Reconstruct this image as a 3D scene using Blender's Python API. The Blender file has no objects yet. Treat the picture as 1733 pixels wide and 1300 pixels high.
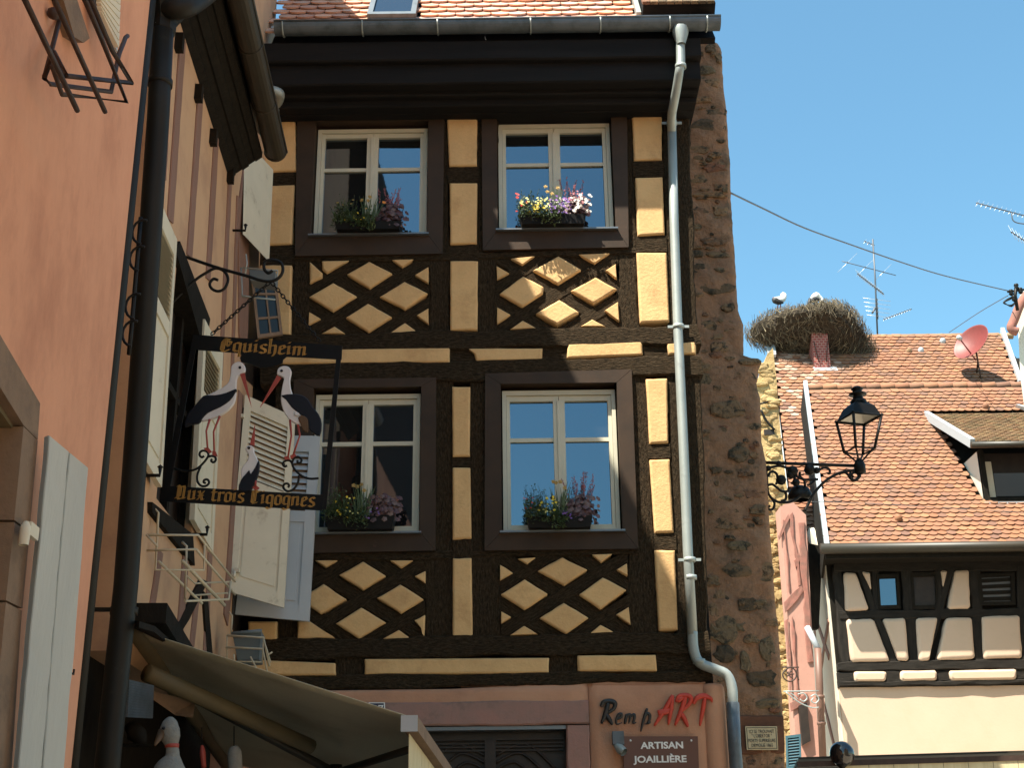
import bpy, bmesh, math, random
from mathutils import Vector, Matrix
random.seed(7)
R = math.radians
sc = bpy.context.scene
# ------------------------------------------------ camera
PITCH, ROLL, FPX = R(20.7), -0.0125, 2230.0
CAM = Vector((0, 0, 1.6))
cam = bpy.data.cameras.new('camera'); co = bpy.data.objects.new('camera', cam); sc.collection.objects.link(co)
CM = Matrix.Rotation(R(90) + PITCH, 3, 'X') @ Matrix.Rotation(ROLL, 3, 'Z')
co.matrix_world = Matrix.Translation(CAM) @ CM.to_4x4()
cam.sensor_width = 36; cam.lens = FPX * 36 / 1733; cam.clip_end = 3000; cam.clip_start = 0.05
sc.camera = co
# ------------------------------------------------ sky, sun, exposure
SUN = Vector((-1.0, -1.0, 2.5)).normalized()          # towards the sun
el = math.asin(SUN.z); az = math.atan2(SUN.x, SUN.y)
w = bpy.data.worlds.new('World'); sc.world = w; w.use_nodes = True
nt = w.node_tree; bg = nt.nodes['Background']
sky = nt.nodes.new('ShaderNodeTexSky'); sky.sky_type = 'NISHITA'; sky.sun_disc = False
sky.sun_elevation = el; sky.sun_rotation = az; sky.altitude = 200; sky.air_density = 1.1; sky.dust_density = 1.2; sky.ozone_density = 1.6
tn = nt.nodes.new('ShaderNodeMix'); tn.data_type = 'RGBA'; tn.blend_type = 'MULTIPLY'; tn.inputs[0].default_value = 1.0
tn.inputs[7].default_value = (0.77, 1.10, 1.03, 1)
nt.links.new(sky.outputs[0], tn.inputs[6]); nt.links.new(tn.outputs[2], bg.inputs[0]); bg.inputs[1].default_value = 0.088
sl = bpy.data.lights.new('sun', 'SUN'); sl.energy = 5.0; sl.angle = R(0.55); sl.color = (1.0, 0.93, 0.80)
so = bpy.data.objects.new('sun', sl); sc.collection.objects.link(so)
so.rotation_euler = (-SUN).to_track_quat('-Z', 'Y').to_euler(); so.location = (-20, -20, 50)
sc.view_settings.view_transform = 'Standard'; sc.view_settings.look = 'None'
sc.view_settings.gamma = 1; sc.view_settings.use_curve_mapping = False
sc.view_settings.exposure = 1.5
sc.render.engine = 'CYCLES'; sc.cycles.max_bounces = 6; sc.cycles.diffuse_bounces = 4
# ------------------------------------------------ pixel -> world
def ray(px, py):
    return (CM @ Vector(((px - 866.5) / FPX, (650 - py) / FPX, -1))).normalized()
def P(px, py, Y):
    d = ray(px, py); return CAM + d * (Y / d.y)
def hit(px, py, p0, n):
    d = ray(px, py); return CAM + d * ((p0 - CAM).dot(n) / d.dot(n))
def PX(X, px_unused=None): return X
UP = Vector((0, 0, 1))
# left street wall plane
WD = ray(760, 1490); WD.z = 0; WD.normalize()         # along the street
WN = Vector((WD.y, -WD.x, 0))                          # towards the street (+X)
W0 = P(432, 600, 11.0)
def L(px, py, off=0.0): return hit(px, py, W0 + WN * off, WN)
def LW(Y, z, off=0.0):                                 # point on the left wall at depth Y, height z
    p = W0 + WD * ((Y - W0.y) / WD.y); return Vector((p.x, p.y, z)) + WN * off
# ------------------------------------------------ objects
C = sc.collection
def thing(name, label, cat, loc=(0, 0, 0), group=None):
    o = bpy.data.objects.new(name, None); C.objects.link(o); o.location = loc
    o.empty_display_size = 0.1
    o['label'] = label; o['category'] = cat
    if group: o['group'] = group
    return o
def tag(o, label, cat, group=None):
    o['label'] = label; o['category'] = cat
    if group: o['group'] = group
    return o
def base(o):
    v = Vector((0, 0, 0))
    while o is not None: v += o.location; o = o.parent
    return v
def link(name, me, mat, parent=None, label=None, kind=None):
    o = bpy.data.objects.new(name, me); C.objects.link(o)
    if mat is not None and not me.materials: me.materials.append(mat)
    if parent is not None: o.parent = parent
    if label: o['label'] = label
    if kind: o['kind'] = kind
    return o
class MB:
    """collects faces in world coordinates"""
    def __init__(s): s.v = []; s.f = []; s.uv = []; s.tint = []; s.sm = []
    def add(s, vs, fs, uvs=None, smooth=False, tint=0.0):
        n = len(s.v); s.v += [Vector(v) for v in vs]
        for i, f in enumerate(fs):
            s.f.append([n + k for k in f]); s.uv.append(uvs[i] if uvs else None); s.tint.append(tint); s.sm.append(smooth)
    def box(s, o, a, b, c, tint=0.0):
        o, a, b, c = map(Vector, (o, a, b, c))
        if a.cross(b).dot(c) < 0: a, b = b, a
        vs = [o, o + a, o + a + b, o + b, o + c, o + a + c, o + a + b + c, o + b + c]
        s.add(vs, [(3, 2, 1, 0), (4, 5, 6, 7), (0, 1, 5, 4), (1, 2, 6, 5), (2, 3, 7, 6), (3, 0, 4, 7)], tint=tint)
    def bx(s, x0, x1, y0, y1, z0, z1): s.box((x0, y0, z0), (x1 - x0, 0, 0), (0, y1 - y0, 0), (0, 0, z1 - z0))
    def prism(s, pts, depth, smooth=False):
        """pts: closed polygon (world), depth: vector to the back"""
        pts = [Vector(p) for p in pts]; depth = Vector(depth); n = len(pts)
        nrm = Vector((0, 0, 0))
        for i in range(n): nrm += pts[i].cross(pts[(i + 1) % n])
        if nrm.dot(depth) > 0: pts.reverse()
        s.add(pts + [p + depth for p in pts], [list(range(n)), list(range(2 * n - 1, n - 1, -1))] +
              [(i, n + i, n + (i + 1) % n, (i + 1) % n) for i in range(n)], smooth=smooth)
    def tube(s, pts, r, seg=8, closed=False, cap=True, smooth=True):
        pts = [Vector(p) for p in pts]; n = len(pts)
        rs = r if isinstance(r, (list, tuple)) else [r] * n
        rings = []; prev = None
        for i, p in enumerate(pts):
            if closed: t = pts[(i + 1) % n] - pts[i - 1]
            else: t = pts[min(i + 1, n - 1)] - pts[max(i - 1, 0)]
            if t.length < 1e-9: t = Vector((0, 0, 1))
            t.normalize()
            if prev is None:
                a = t.orthogonal().normalized()
            else:
                a = prev - t * prev.dot(t)
                a = a.normalized() if a.length > 1e-6 else t.orthogonal().normalized()
            prev = a; b = t.cross(a)
            rings.append([p + (a * math.cos(2 * math.pi * k / seg) + b * math.sin(2 * math.pi * k / seg)) * rs[i] for k in range(seg)])
        vs = [v for ring in rings for v in ring]; fs = []
        for i in range(n if closed else n - 1):
            j = (i + 1) % n
            for k in range(seg):
                k2 = (k + 1) % seg
                fs.append((i * seg + k, i * seg + k2, j * seg + k2, j * seg + k))
        if cap and not closed:
            fs.append(tuple(range(seg - 1, -1, -1))); fs.append(tuple((n - 1) * seg + k for k in range(seg)))
        s.add(vs, fs, smooth=smooth)
    def lathe(s, c, prof, seg=20, axis=UP, xdir=None, smooth=True):
        """prof: (radius, height) list round axis at c"""
        axis = Vector(axis).normalized(); a = xdir or axis.orthogonal().normalized(); b = axis.cross(a)
        vs = []
        for r, h in prof:
            vs += [Vector(c) + axis * h + (a * math.cos(2 * math.pi * k / seg) + b * math.sin(2 * math.pi * k / seg)) * max(r, 1e-4) for k in range(seg)]
        fs = [(i * seg + k, i * seg + (k + 1) % seg, (i + 1) * seg + (k + 1) % seg, (i + 1) * seg + k) for i in range(len(prof) - 1) for k in range(seg)]
        s.add(vs, fs, smooth=smooth)
    def build(s, name, mat, parent=None, label=None, kind=None):
        off = base(parent)
        me = bpy.data.meshes.new(name)
        me.from_pydata([v - off for v in s.v], [], s.f)
        if any(u is not None for u in s.uv):
            ul = me.uv_layers.new(name='UVMap')
            li = 0
            for f, u in zip(s.f, s.uv):
                for k in range(len(f)):
                    if u is not None: ul.data[li].uv = u[k]
                    li += 1
        if any(s.tint):
            at = me.attributes.new('tint', 'FLOAT', 'FACE'); at.data.foreach_set('value', s.tint)
        me.polygons.foreach_set('use_smooth', s.sm)
        me.validate(); me.update()
        return link(name, me, mat, parent, label, kind)
def smooth_pts(pts, n=6, closed=False):
    """Catmull-Rom through the points"""
    pts = [Vector(p) for p in pts]; m = len(pts); out = []
    rng = m if closed else m - 1
    for i in range(rng):
        p0 = pts[(i - 1) % m] if (closed or i > 0) else pts[i]
        p1 = pts[i]; p2 = pts[(i + 1) % m]
        p3 = pts[(i + 2) % m] if (closed or i + 2 < m) else p2
        for k in range(n):
            t = k / n
            out.append(0.5 * ((2 * p1) + (p2 - p0) * t + (2 * p0 - 5 * p1 + 4 * p2 - p3) * t * t + (3 * p1 - p0 - 3 * p2 + p3) * t ** 3))
    if not closed: out.append(pts[-1])
    return out
# ------------------------------------------------ materials
def mat(name, col, col2=None, rough=0.8, scale=6.0, bump=0.0, bscale=40.0, metal=0.0, spec=0.4, coords='Object', stretch=(1, 1, 1),
        dirt=None, dscale=1.5, dlo=0.5, dhi=0.75, rnd=0.0, detail=6.0, ior=None, rnd_cols=None, bdist=0.01, fine=0.0):
    m = bpy.data.materials.new(name); m.use_nodes = True; t = m.node_tree; N = t.nodes; K = t.links
    b = N['Principled BSDF']; b.inputs['Roughness'].default_value = rough; b.inputs['Metallic'].default_value = metal
    b.inputs['Specular IOR Level'].default_value = spec
    if ior: b.inputs['IOR'].default_value = ior
    tc = N.new('ShaderNodeTexCoord'); mp = N.new('ShaderNodeMapping'); mp.inputs['Scale'].default_value = stretch
    K.new(tc.outputs[coords], mp.inputs[0])
    def noise(sc_, det=detail, ro=0.6):
        n = N.new('ShaderNodeTexNoise'); n.inputs['Scale'].default_value = sc_; n.inputs['Detail'].default_value = det
        n.inputs['Roughness'].default_value = ro; K.new(mp.outputs[0], n.inputs['Vector']); return n.outputs[0]
    def ramp(src, lo, hi):
        r = N.new('ShaderNodeMapRange'); r.inputs[1].default_value = lo; r.inputs[2].default_value = hi; K.new(src, r.inputs[0]); return r.outputs[0]
    def mix(f, a, c, mode='MIX'):
        x = N.new('ShaderNodeMix'); x.data_type = 'RGBA'; x.blend_type = mode
        if isinstance(f, float): x.inputs[0].default_value = f
        else: K.new(f, x.inputs[0])
        for i, q in ((6, a), (7, c)):
            if isinstance(q, tuple): x.inputs[i].default_value = (*q, 1)
            else: K.new(q, x.inputs[i])
        return x.outputs[2]
    cur = col
    if rnd_cols:
        oi = N.new('ShaderNodeObjectInfo'); at = N.new('ShaderNodeAttribute'); at.attribute_name = 'tint'
        ad = N.new('ShaderNodeMath'); ad.operation = 'ADD'; K.new(oi.outputs['Random'], ad.inputs[0]); K.new(at.outputs['Fac'], ad.inputs[1])
        fr = N.new('ShaderNodeMath'); fr.operation = 'FRACT'; K.new(ad.outputs[0], fr.inputs[0])
        cr = N.new('ShaderNodeValToRGB'); cr.color_ramp.interpolation = 'LINEAR'
        els = cr.color_ramp.elements
        for i, c in enumerate(rnd_cols):
            e = els[i] if i < 2 else els.new(0.5)
        for i, c in enumerate(rnd_cols):
            els[i].position = i / (len(rnd_cols) - 1) if i < len(rnd_cols) - 1 else 1.0
            els[i].color = (*c, 1)
        K.new(fr.outputs[0], cr.inputs[0]); cur = cr.outputs[0]
    if col2: cur = mix(ramp(noise(scale), 0.35, 0.65), cur, col2)
    if dirt: cur = mix(ramp(noise(dscale, 8, 0.7), dlo, dhi), cur, dirt)
    if fine:
        g = ramp(noise(bscale * 1.7, 3), 0.2, 0.8)
        v = N.new('ShaderNodeMapRange'); v.inputs[3].default_value = 1 - fine; v.inputs[4].default_value = 1 + fine; K.new(g, v.inputs[0])
        h = N.new('ShaderNodeVectorMath'); h.operation = 'SCALE'
        if isinstance(cur, tuple): h.inputs[0].default_value = cur
        else: K.new(cur, h.inputs[0])
        K.new(v.outputs[0], h.inputs['Scale']); cur = h.outputs[0]
    if isinstance(cur, tuple): b.inputs['Base Color'].default_value = (*cur, 1)
    else: K.new(cur, b.inputs['Base Color'])
    if bump:
        bn = N.new('ShaderNodeBump'); bn.inputs['Strength'].default_value = bump; bn.inputs['Distance'].default_value = bdist
        K.new(noise(bscale, 8, 0.65), bn.inputs['Height']); K.new(bn.outputs[0], b.inputs['Normal'])
    return m
M = {}
M['timber'] = mat('hewn_oak_timber', (0.052, 0.034, 0.018), (0.016, 0.012, 0.0065), spec=0.12, rough=0.95, scale=7, bump=1.0, bscale=11, coords='UV', stretch=(2.2, 7, 1), dirt=(0.085, 0.058, 0.034), dscale=10, dlo=0.45, dhi=0.7, bdist=0.05)
M['beam_dark'] = mat('dark_stained_board', (0.013, 0.0115, 0.011), (0.008, 0.0075, 0.0075), rough=0.8, scale=3, bump=0.35, bscale=20, stretch=(0.3, 4, 4), spec=0.15)
M['plaster'] = mat('ochre_plaster', (0.68, 0.435, 0.20), (0.60, 0.37, 0.165), rough=0.9, scale=3.5, bump=0.6, bscale=38, dirt=(0.40, 0.22, 0.09), dscale=3.2, dlo=0.52, dhi=0.85, fine=.05)
M['surround'] = mat('red_brown_painted_board', (0.048, 0.027, 0.0145), (0.033, 0.020, 0.0115), spec=0.25, rough=0.6, scale=4, bump=0.12, bscale=30, stretch=(1, 1, 1), dirt=(0.12, 0.062, 0.045), dscale=7, dlo=0.66, dhi=0.8)
M['frame'] = mat('cream_window_paint', (0.58, 0.54, 0.42), (0.52, 0.49, 0.38), rough=0.45, scale=5, bump=0.04, bscale=60)
M['sill'] = mat('zinc_sill', (0.16, 0.17, 0.18), rough=0.4, metal=0.6, bump=0.1)
M['glass'] = mat('window_glass', (0.012, 0.012, 0.012), rough=0.02, spec=0.5, ior=2.5, bump=0.012, bscale=1.2, bdist=0.02)
M['glass_dim'] = mat('dim_glass', (0.02, 0.022, 0.018), rough=0.06, ior=1.45)
M['glass'].node_tree.nodes['Principled BSDF'].inputs['Specular Tint'].default_value = (0.62, 0.82, 1.0, 1)
M['zinc'] = mat('zinc_sheet', (0.35, 0.385, 0.37), (0.29, 0.325, 0.31), rough=0.5, scale=4, metal=0.35, bump=0.05, dirt=(0.15, 0.16, 0.16), dscale=5, dlo=0.6, dhi=0.85)
M['zincdark'] = mat('weathered_zinc', (0.12, 0.14, 0.16), (0.09, 0.11, 0.125), rough=0.5, metal=0.4, bump=0.06, dirt=(0.06, 0.07, 0.07), dscale=6)
M['salmon'] = mat('salmon_plaster', (0.50, 0.27, 0.165), (0.44, 0.225, 0.135), rough=0.92, scale=2.2, bump=0.5, bscale=30, dirt=(0.33, 0.17, 0.11), dscale=2.4, dlo=0.52, dhi=0.85)
M['lintel'] = mat('pink_sandstone', (0.34, 0.18, 0.145), (0.27, 0.17, 0.14), rough=0.9, scale=5, bump=0.6, bscale=22, dirt=(0.17, 0.10, 0.08), dscale=5, dlo=0.55, dhi=0.8)
M['door'] = mat('carved_dark_door', (0.030, 0.020, 0.014), (0.018, 0.012, 0.009), rough=0.5, scale=8, bump=0.3)
TILE = [(0.62, 0.31, 0.19), (0.50, 0.27, 0.20), (0.66, 0.36, 0.24), (0.44, 0.29, 0.24), (0.63, 0.30, 0.17)]
M['tile'] = mat('clay_roof_tile', TILE[0], rough=0.85, rnd_cols=TILE, bump=0.25, bscale=40, dirt=(0.30, 0.20, 0.16), dscale=9, dlo=0.6, dhi=0.85)
M['rampart'] = mat('rampart_mortar', (0.31, 0.172, 0.098), (0.245, 0.142, 0.085), rough=0.95, scale=2.2, bump=0.9, bscale=13, dirt=(0.11, 0.08, 0.05), dscale=3.4, dlo=0.54, dhi=0.68, bdist=0.05, fine=0.2)
M['rubble'] = mat('rampart_stone', (0.10, 0.08, 0.055), rnd_cols=[(0.065, 0.05, 0.032), (0.19, 0.125, 0.07), (0.25, 0.155, 0.085), (0.15, 0.115, 0.068), (0.22, 0.10, 0.06)], rough=0.95, bump=1.0, bscale=22, dirt=(0.035, 0.032, 0.022), dscale=12, dlo=0.5, dhi=0.62, bdist=0.03)
M['iron'] = mat('black_wrought_iron', (0.006, 0.006, 0.006), (0.012, 0.010, 0.008), spec=0.2, rough=0.5, scale=30, bump=0.1)
# ================================================ MAIN TIMBERED HOUSE
FY = 11.0
def quad_beam(c, depth, mat_, parent, name='timber', jit=0.006, label=None, chamf=0.012, step=0.07):
    """c: 4 world corners (TL,TR,BR,BL) of the front face, depth: vector to the back; subdivided, wavy, worn edges"""
    c = [Vector(q) for q in c]
    if ((c[1] - c[0]).length + (c[2] - c[3]).length) < ((c[3] - c[0]).length + (c[2] - c[1]).length):
        c = [c[0], c[3], c[2], c[1]]          # u along the long side
    ln = ((c[1] - c[0]).length + (c[2] - c[3]).length) / 2; wd = ((c[3] - c[0]).length + (c[2] - c[1]).length) / 2
    nu = max(2, min(40, int(ln / step))); dv = Vector(depth); dn = dv.normalized()
    ch = min(chamf / max(wd, 1e-3), 0.25); vv = [0, ch, 0.5, 1 - ch, 1]
    mb = MB(); vs = []; uo = random.uniform(0, 50)
    p1, p2 = random.uniform(0, 6), random.uniform(0, 6)
    for i in range(nu + 1):
        u = i / nu
        a = c[0].lerp(c[1], u); b = c[3].lerp(c[2], u); ac = (b - a).normalized()
        e0 = jit * (math.sin(u * ln * 5 + p1) + random.uniform(-1, 1)); e1 = jit * (math.sin(u * ln * 6 + p2) + random.uniform(-1, 1))
        for j, v in enumerate(vv):
            p = a.lerp(b, v) + ac * (e0 if j < 2 else e1 if j > 2 else 0)
            p = p + dn * (chamf if j in (0, 4) else random.uniform(-0.3, 0.3) * jit)
            vs.append(p)
        vs.append(vs[-5] + dv); vs.append(vs[-2] + dv)      # back rim
    W = 7; fs = []; uv = []
    for i in range(nu):
        x0 = uo + i / nu * ln; x1 = uo + (i + 1) / nu * ln
        o, q = i * W, (i + 1) * W
        for j in range(4):
            fs.append((o + j, q + j, q + j + 1, o + j + 1)); uv.append([(x0, vv[j] * wd), (x1, vv[j] * wd), (x1, vv[j + 1] * wd), (x0, vv[j + 1] * wd)])
        fs.append((o + 5, q + 5, q, o)); uv.append([(x0, -.1), (x1, -.1), (x1, 0), (x0, 0)])
        fs.append((o + 4, q + 4, q + 6, o + 6)); uv.append([(x0, wd), (x1, wd), (x1, wd + .1), (x0, wd + .1)])
    for o, fl in ((0, False), (nu * W, True)):
        f = [o + 5, o, o + 1, o + 2, o + 3, o + 4, o + 6]
        if fl: f.reverse()
        fs.append(f); uv.append([(uo, k * .03) for k in range(7)])
    n0 = (vs[fs[0][1]] - vs[fs[0][0]]).cross(vs[fs[0][2]] - vs[fs[0][1]])
    if n0.dot(dv) > 0:
        fs = [tuple(reversed(f)) for f in fs]; uv = [list(reversed(u)) for u in uv]
    mb.add(vs, fs, uv)
    return mb.build(name, mat_, parent, label)
def beam_px(quad, yf, yb, parent, mat_=None, **k):
    return quad_beam([P(x, y, yf) for x, y in quad], (0, yb - yf, 0), mat_ or M['timber'], parent, **k)
def panel(pts, depth, mat_, parent, name='plaster_panel', inset=0.03, proud=0.03, jit=0.004, step=0.05, rnd=0.02, hollow=0.0):
    """pts: world polygon of the panel's edge on its front plane, depth: vector to the back; pillow shaped plaster"""
    pts = [Vector(p) for p in pts]; dn = Vector(depth).normalized()
    c = sum(pts, Vector()) / len(pts)
    # round the corners and densify
    out = []; n = len(pts)
    for i in range(n):
        a, b, d = pts[i - 1], pts[i], pts[(i + 1) % n]
        r = min(rnd, (a - b).length * .25, (d - b).length * .25)
        s = b + (a - b).normalized() * r; e = b + (d - b).normalized() * r
        out += [s, (s + e) / 2 * .4 + b * .6 if False else (s + e + b * 1.2) / 3.2, e]
        L2 = (pts[(i + 1) % n] - b).length; m = int(L2 / step)
        nx = pts[(i + 1) % n]; rr = min(rnd, L2 * .25)
        e2 = nx + (b - nx).normalized() * rr
        for k in range(1, m): out.append(e.lerp(e2, k / m))
    nrm = Vector((0, 0, 0))
    for i in range(len(out)): nrm += (out[i] - c).cross(out[(i + 1) % len(out)] - c)
    if nrm.dot(dn) > 0: out.reverse()
    n = len(out)
    ax = (UP - dn * UP.dot(dn)).normalized(); bx_ = dn.cross(ax)
    ea = [(p - c).dot(ax) for p in out]; eb = [(p - c).dot(bx_) for p in out]
    ca, cb = (max(ea) + min(ea)) / 2, (max(eb) + min(eb)) / 2; ha, hb = (max(ea) - min(ea)) / 2, (max(eb) - min(eb)) / 2
    hm = min(ha, hb)
    def inw(i, ins):
        ins = min(ins, hm * .42)
        if len(pts) == 3: return out[i].lerp(c, min(ins / hm * .8, .5))
        if n_diag: return out[i].lerp(c, min(ins / hm * 1.15, .5))
        return c + ax * (ca + (ea[i] - ca) * (1 - ins / ha)) + bx_ * (cb + (eb[i] - cb) * (1 - ins / hb))
    n_diag = abs((pts[1] - pts[0]).normalized().dot(ax)) > .3 and abs((pts[1] - pts[0]).normalized().dot(ax)) < .9
    jj = [random.uniform(-1, 1) * jit for _ in out]
    rings = [[out[i] + (out[i] - c).normalized() * jj[i] + Vector(depth) for i in range(n)],
             [out[i] + (out[i] - c).normalized() * jj[i] for i in range(n)],
             [inw(i, inset * .22) - dn * proud * .45 for i in range(n)],
             [inw(i, inset * .6) - dn * proud * .85 for i in range(n)],
             [inw(i, inset) - dn * proud for i in range(n)]]
    vs = [v for r_ in rings for v in r_]
    fs = [(a * n + i, a * n + (i + 1) % n, (a + 1) * n + (i + 1) % n, (a + 1) * n + i) for a in range(4) for i in range(n)]
    cap = [tuple(4 * n + i for i in range(n))]
    n0 = Vector((0, 0, 0))
    for i in range(n): n0 += (vs[4 * n + i] - c).cross(vs[4 * n + (i + 1) % n] - c)
    if n0.dot(dn) > 0: fs = [tuple(reversed(f)) for f in fs]; cap = [tuple(reversed(f)) for f in cap]
    mb = MB(); mb.add(vs, fs, smooth=True); mb.f.append(list(cap[0])); mb.uv.append(None); mb.tint.append(0.0); mb.sm.append(False)
    return mb.build(name, mat_, parent)
def panel_px(pts, parent, yf=10.94, yb=11.1, mat_=None, **k):
    return panel([P(x, y, yf) for x, y in pts], (0, yb - yf, 0), mat_ or M['plaster'], parent, **k)

HX0 = P(440, 700, FY).x - 0.25; HX1 = P(1172, 560, FY).x; HTOP = P(800, 190, FY).z
house = thing('timbered_house', 'tall narrow house of black timbers and ochre plaster panels with latticed parapets', 'house', (0, FY, 0))
core = MB(); core.bx(HX0, HX1, FY + .13, FY + 5.2, 0, HTOP + .05); core.build('inner_wall', M['beam_dark'], house)
# storey timbers: posts, rails, then lattice braces
YP, YR = 10.945, 10.932
posts = [[(500, 190), (525, 190), (524, 575), (494, 575)], [(724, 190), (757, 190), (762, 575), (727, 575)], [(808, 190), (843, 190), (841, 575), (808, 575)],
         [(1044, 180), (1070, 180), (1082, 572), (1047, 572)], [(1120, 178), (1166, 176), (1180, 566), (1131, 570)],
         [(466, 640), (524, 636), (522, 1098), (470, 1098)], [(716, 634), (766, 634), (767, 1096), (719, 1096)], [(795, 634), (846, 632), (848, 1094), (799, 1094)],
         [(1060, 628), (1094, 628), (1115, 1090), (1066, 1092)], [(1128, 628), (1187, 626), (1199, 1088), (1146, 1090)],
         [(568, 1100), (617, 1100), (617, 1165), (568, 1165)], [(929, 1098), (977, 1098), (978, 1162), (929, 1162)], [(1110, 1094), (1200, 1092), (1204, 1158), (1112, 1158)],
         [(760, 585), (805, 585), (806, 622), (760, 622)], [(918, 582), (961, 582), (959, 616), (918, 616)], [(1086, 575), (1129, 575), (1131, 610), (1087, 610)]]
for q in posts: beam_px(q, YP, 11.12, house, name='post')
rails = [[(440, 186), (1168, 168), (1168, 190), (440, 206)],
         [(440, 291), (500, 290), (500, 315), (440, 317)], [(440, 415), (497, 414), (497, 448), (440, 451)], [(497, 428), (762, 426), (762, 441), (497, 443)],
         [(756, 282), (810, 281), (810, 309), (758, 310)], [(758, 414), (810, 413), (810, 441), (760, 442)], [(808, 426), (1078, 418), (1078, 430), (808, 438)],
         [(1070, 272), (1122, 271), (1124, 300), (1072, 301)], [(1076, 399), (1128, 397), (1129, 428), (1077, 429)],
         [(440, 567), (1180, 550), (1187, 582), (440, 594)], [(440, 616), (1186, 602), (1190, 634), (440, 652)],
         [(764, 773), (797, 772), (797, 792), (765, 792)], [(765, 912), (799, 912), (800, 946), (765, 946)], [(500, 935), (766, 932), (766, 948), (500, 949)], [(798, 930), (1068, 926), (1068, 938), (798, 943)],
         [(1096, 751), (1134, 750), (1135, 778), (1097, 779)], [(1107, 902), (1144, 901), (1145, 932), (1107, 933)],
         [(420, 1083), (1198, 1068), (1204, 1104), (420, 1118)], [(420, 1144), (1204, 1136), (1206, 1152), (420, 1172)]]
for i, q in enumerate(rails):
    big = i in (9, 10, 17, 18)
    beam_px(q, YR - (.018 if big else 0), 11.12, house, name='rail', jit=.009 if big else .005)
def clip_poly(poly, clip):
    """Sutherland-Hodgman, both convex, 2-D"""
    def area(p): return sum(p[i][0] * p[(i + 1) % len(p)][1] - p[(i + 1) % len(p)][0] * p[i][1] for i in range(len(p)))
    if area(clip) < 0: clip = clip[::-1]
    out = list(poly)
    for i in range(len(clip)):
        a, b = clip[i], clip[(i + 1) % len(clip)]; inp, out = out, []
        side = lambda p: (b[0] - a[0]) * (p[1] - a[1]) - (b[1] - a[1]) * (p[0] - a[0])
        for k in range(len(inp)):
            p, q = inp[k - 1], inp[k]; sp, sq = side(p), side(q)
            if (sp >= 0) != (sq >= 0):
                t = sp / (sp - sq); out.append((p[0] + (q[0] - p[0]) * t, p[1] + (q[1] - p[1]) * t))
            if sq >= 0: out.append(q)
        if not out: return []
    return out
def lattice(rect, cx, cy, sl, pitch, th):
    for fam in (1, -1):
        for k in (-1, 0, 1):
            s = sl * fam; y0 = cy + k * pitch
            x0, x1 = rect[0][0] - 4, rect[1][0] + 4
            band = [(x0, y0 + s * (x0 - cx) - th / 2), (x1, y0 + s * (x1 - cx) - th / 2), (x1, y0 + s * (x1 - cx) + th / 2), (x0, y0 + s * (x0 - cx) + th / 2)]
            c = clip_poly(band, rect)
            if len(c) < 3: continue
            # cut the band to the rectangle by its centre line and keep four corners
            xs = sorted(p[0] for p in c); xa, xb = xs[0], xs[-1]
            q = [(xa, y0 + s * (xa - cx) - th / 2), (xb, y0 + s * (xb - cx) - th / 2), (xb, y0 + s * (xb - cx) + th / 2), (xa, y0 + s * (xa - cx) + th / 2)]
            beam_px(q, 10.953 if fam > 0 else 10.947, 11.11, house, name='brace', jit=.0025)
lattice([(523, 443), (727, 439), (727, 566), (522, 568)], 624, 502, .6, 74, 27)
lattice([(840, 435), (1046, 430), (1049, 552), (840, 559)], 944, 496, .6, 74, 27)
lattice([(523, 949), (720, 948), (719, 1082), (503, 1083)], 614, 1015, .6, 77, 28)
lattice([(846, 944), (1062, 938), (1068, 1072), (848, 1078)], 955, 1007, .6, 79, 29)
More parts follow.
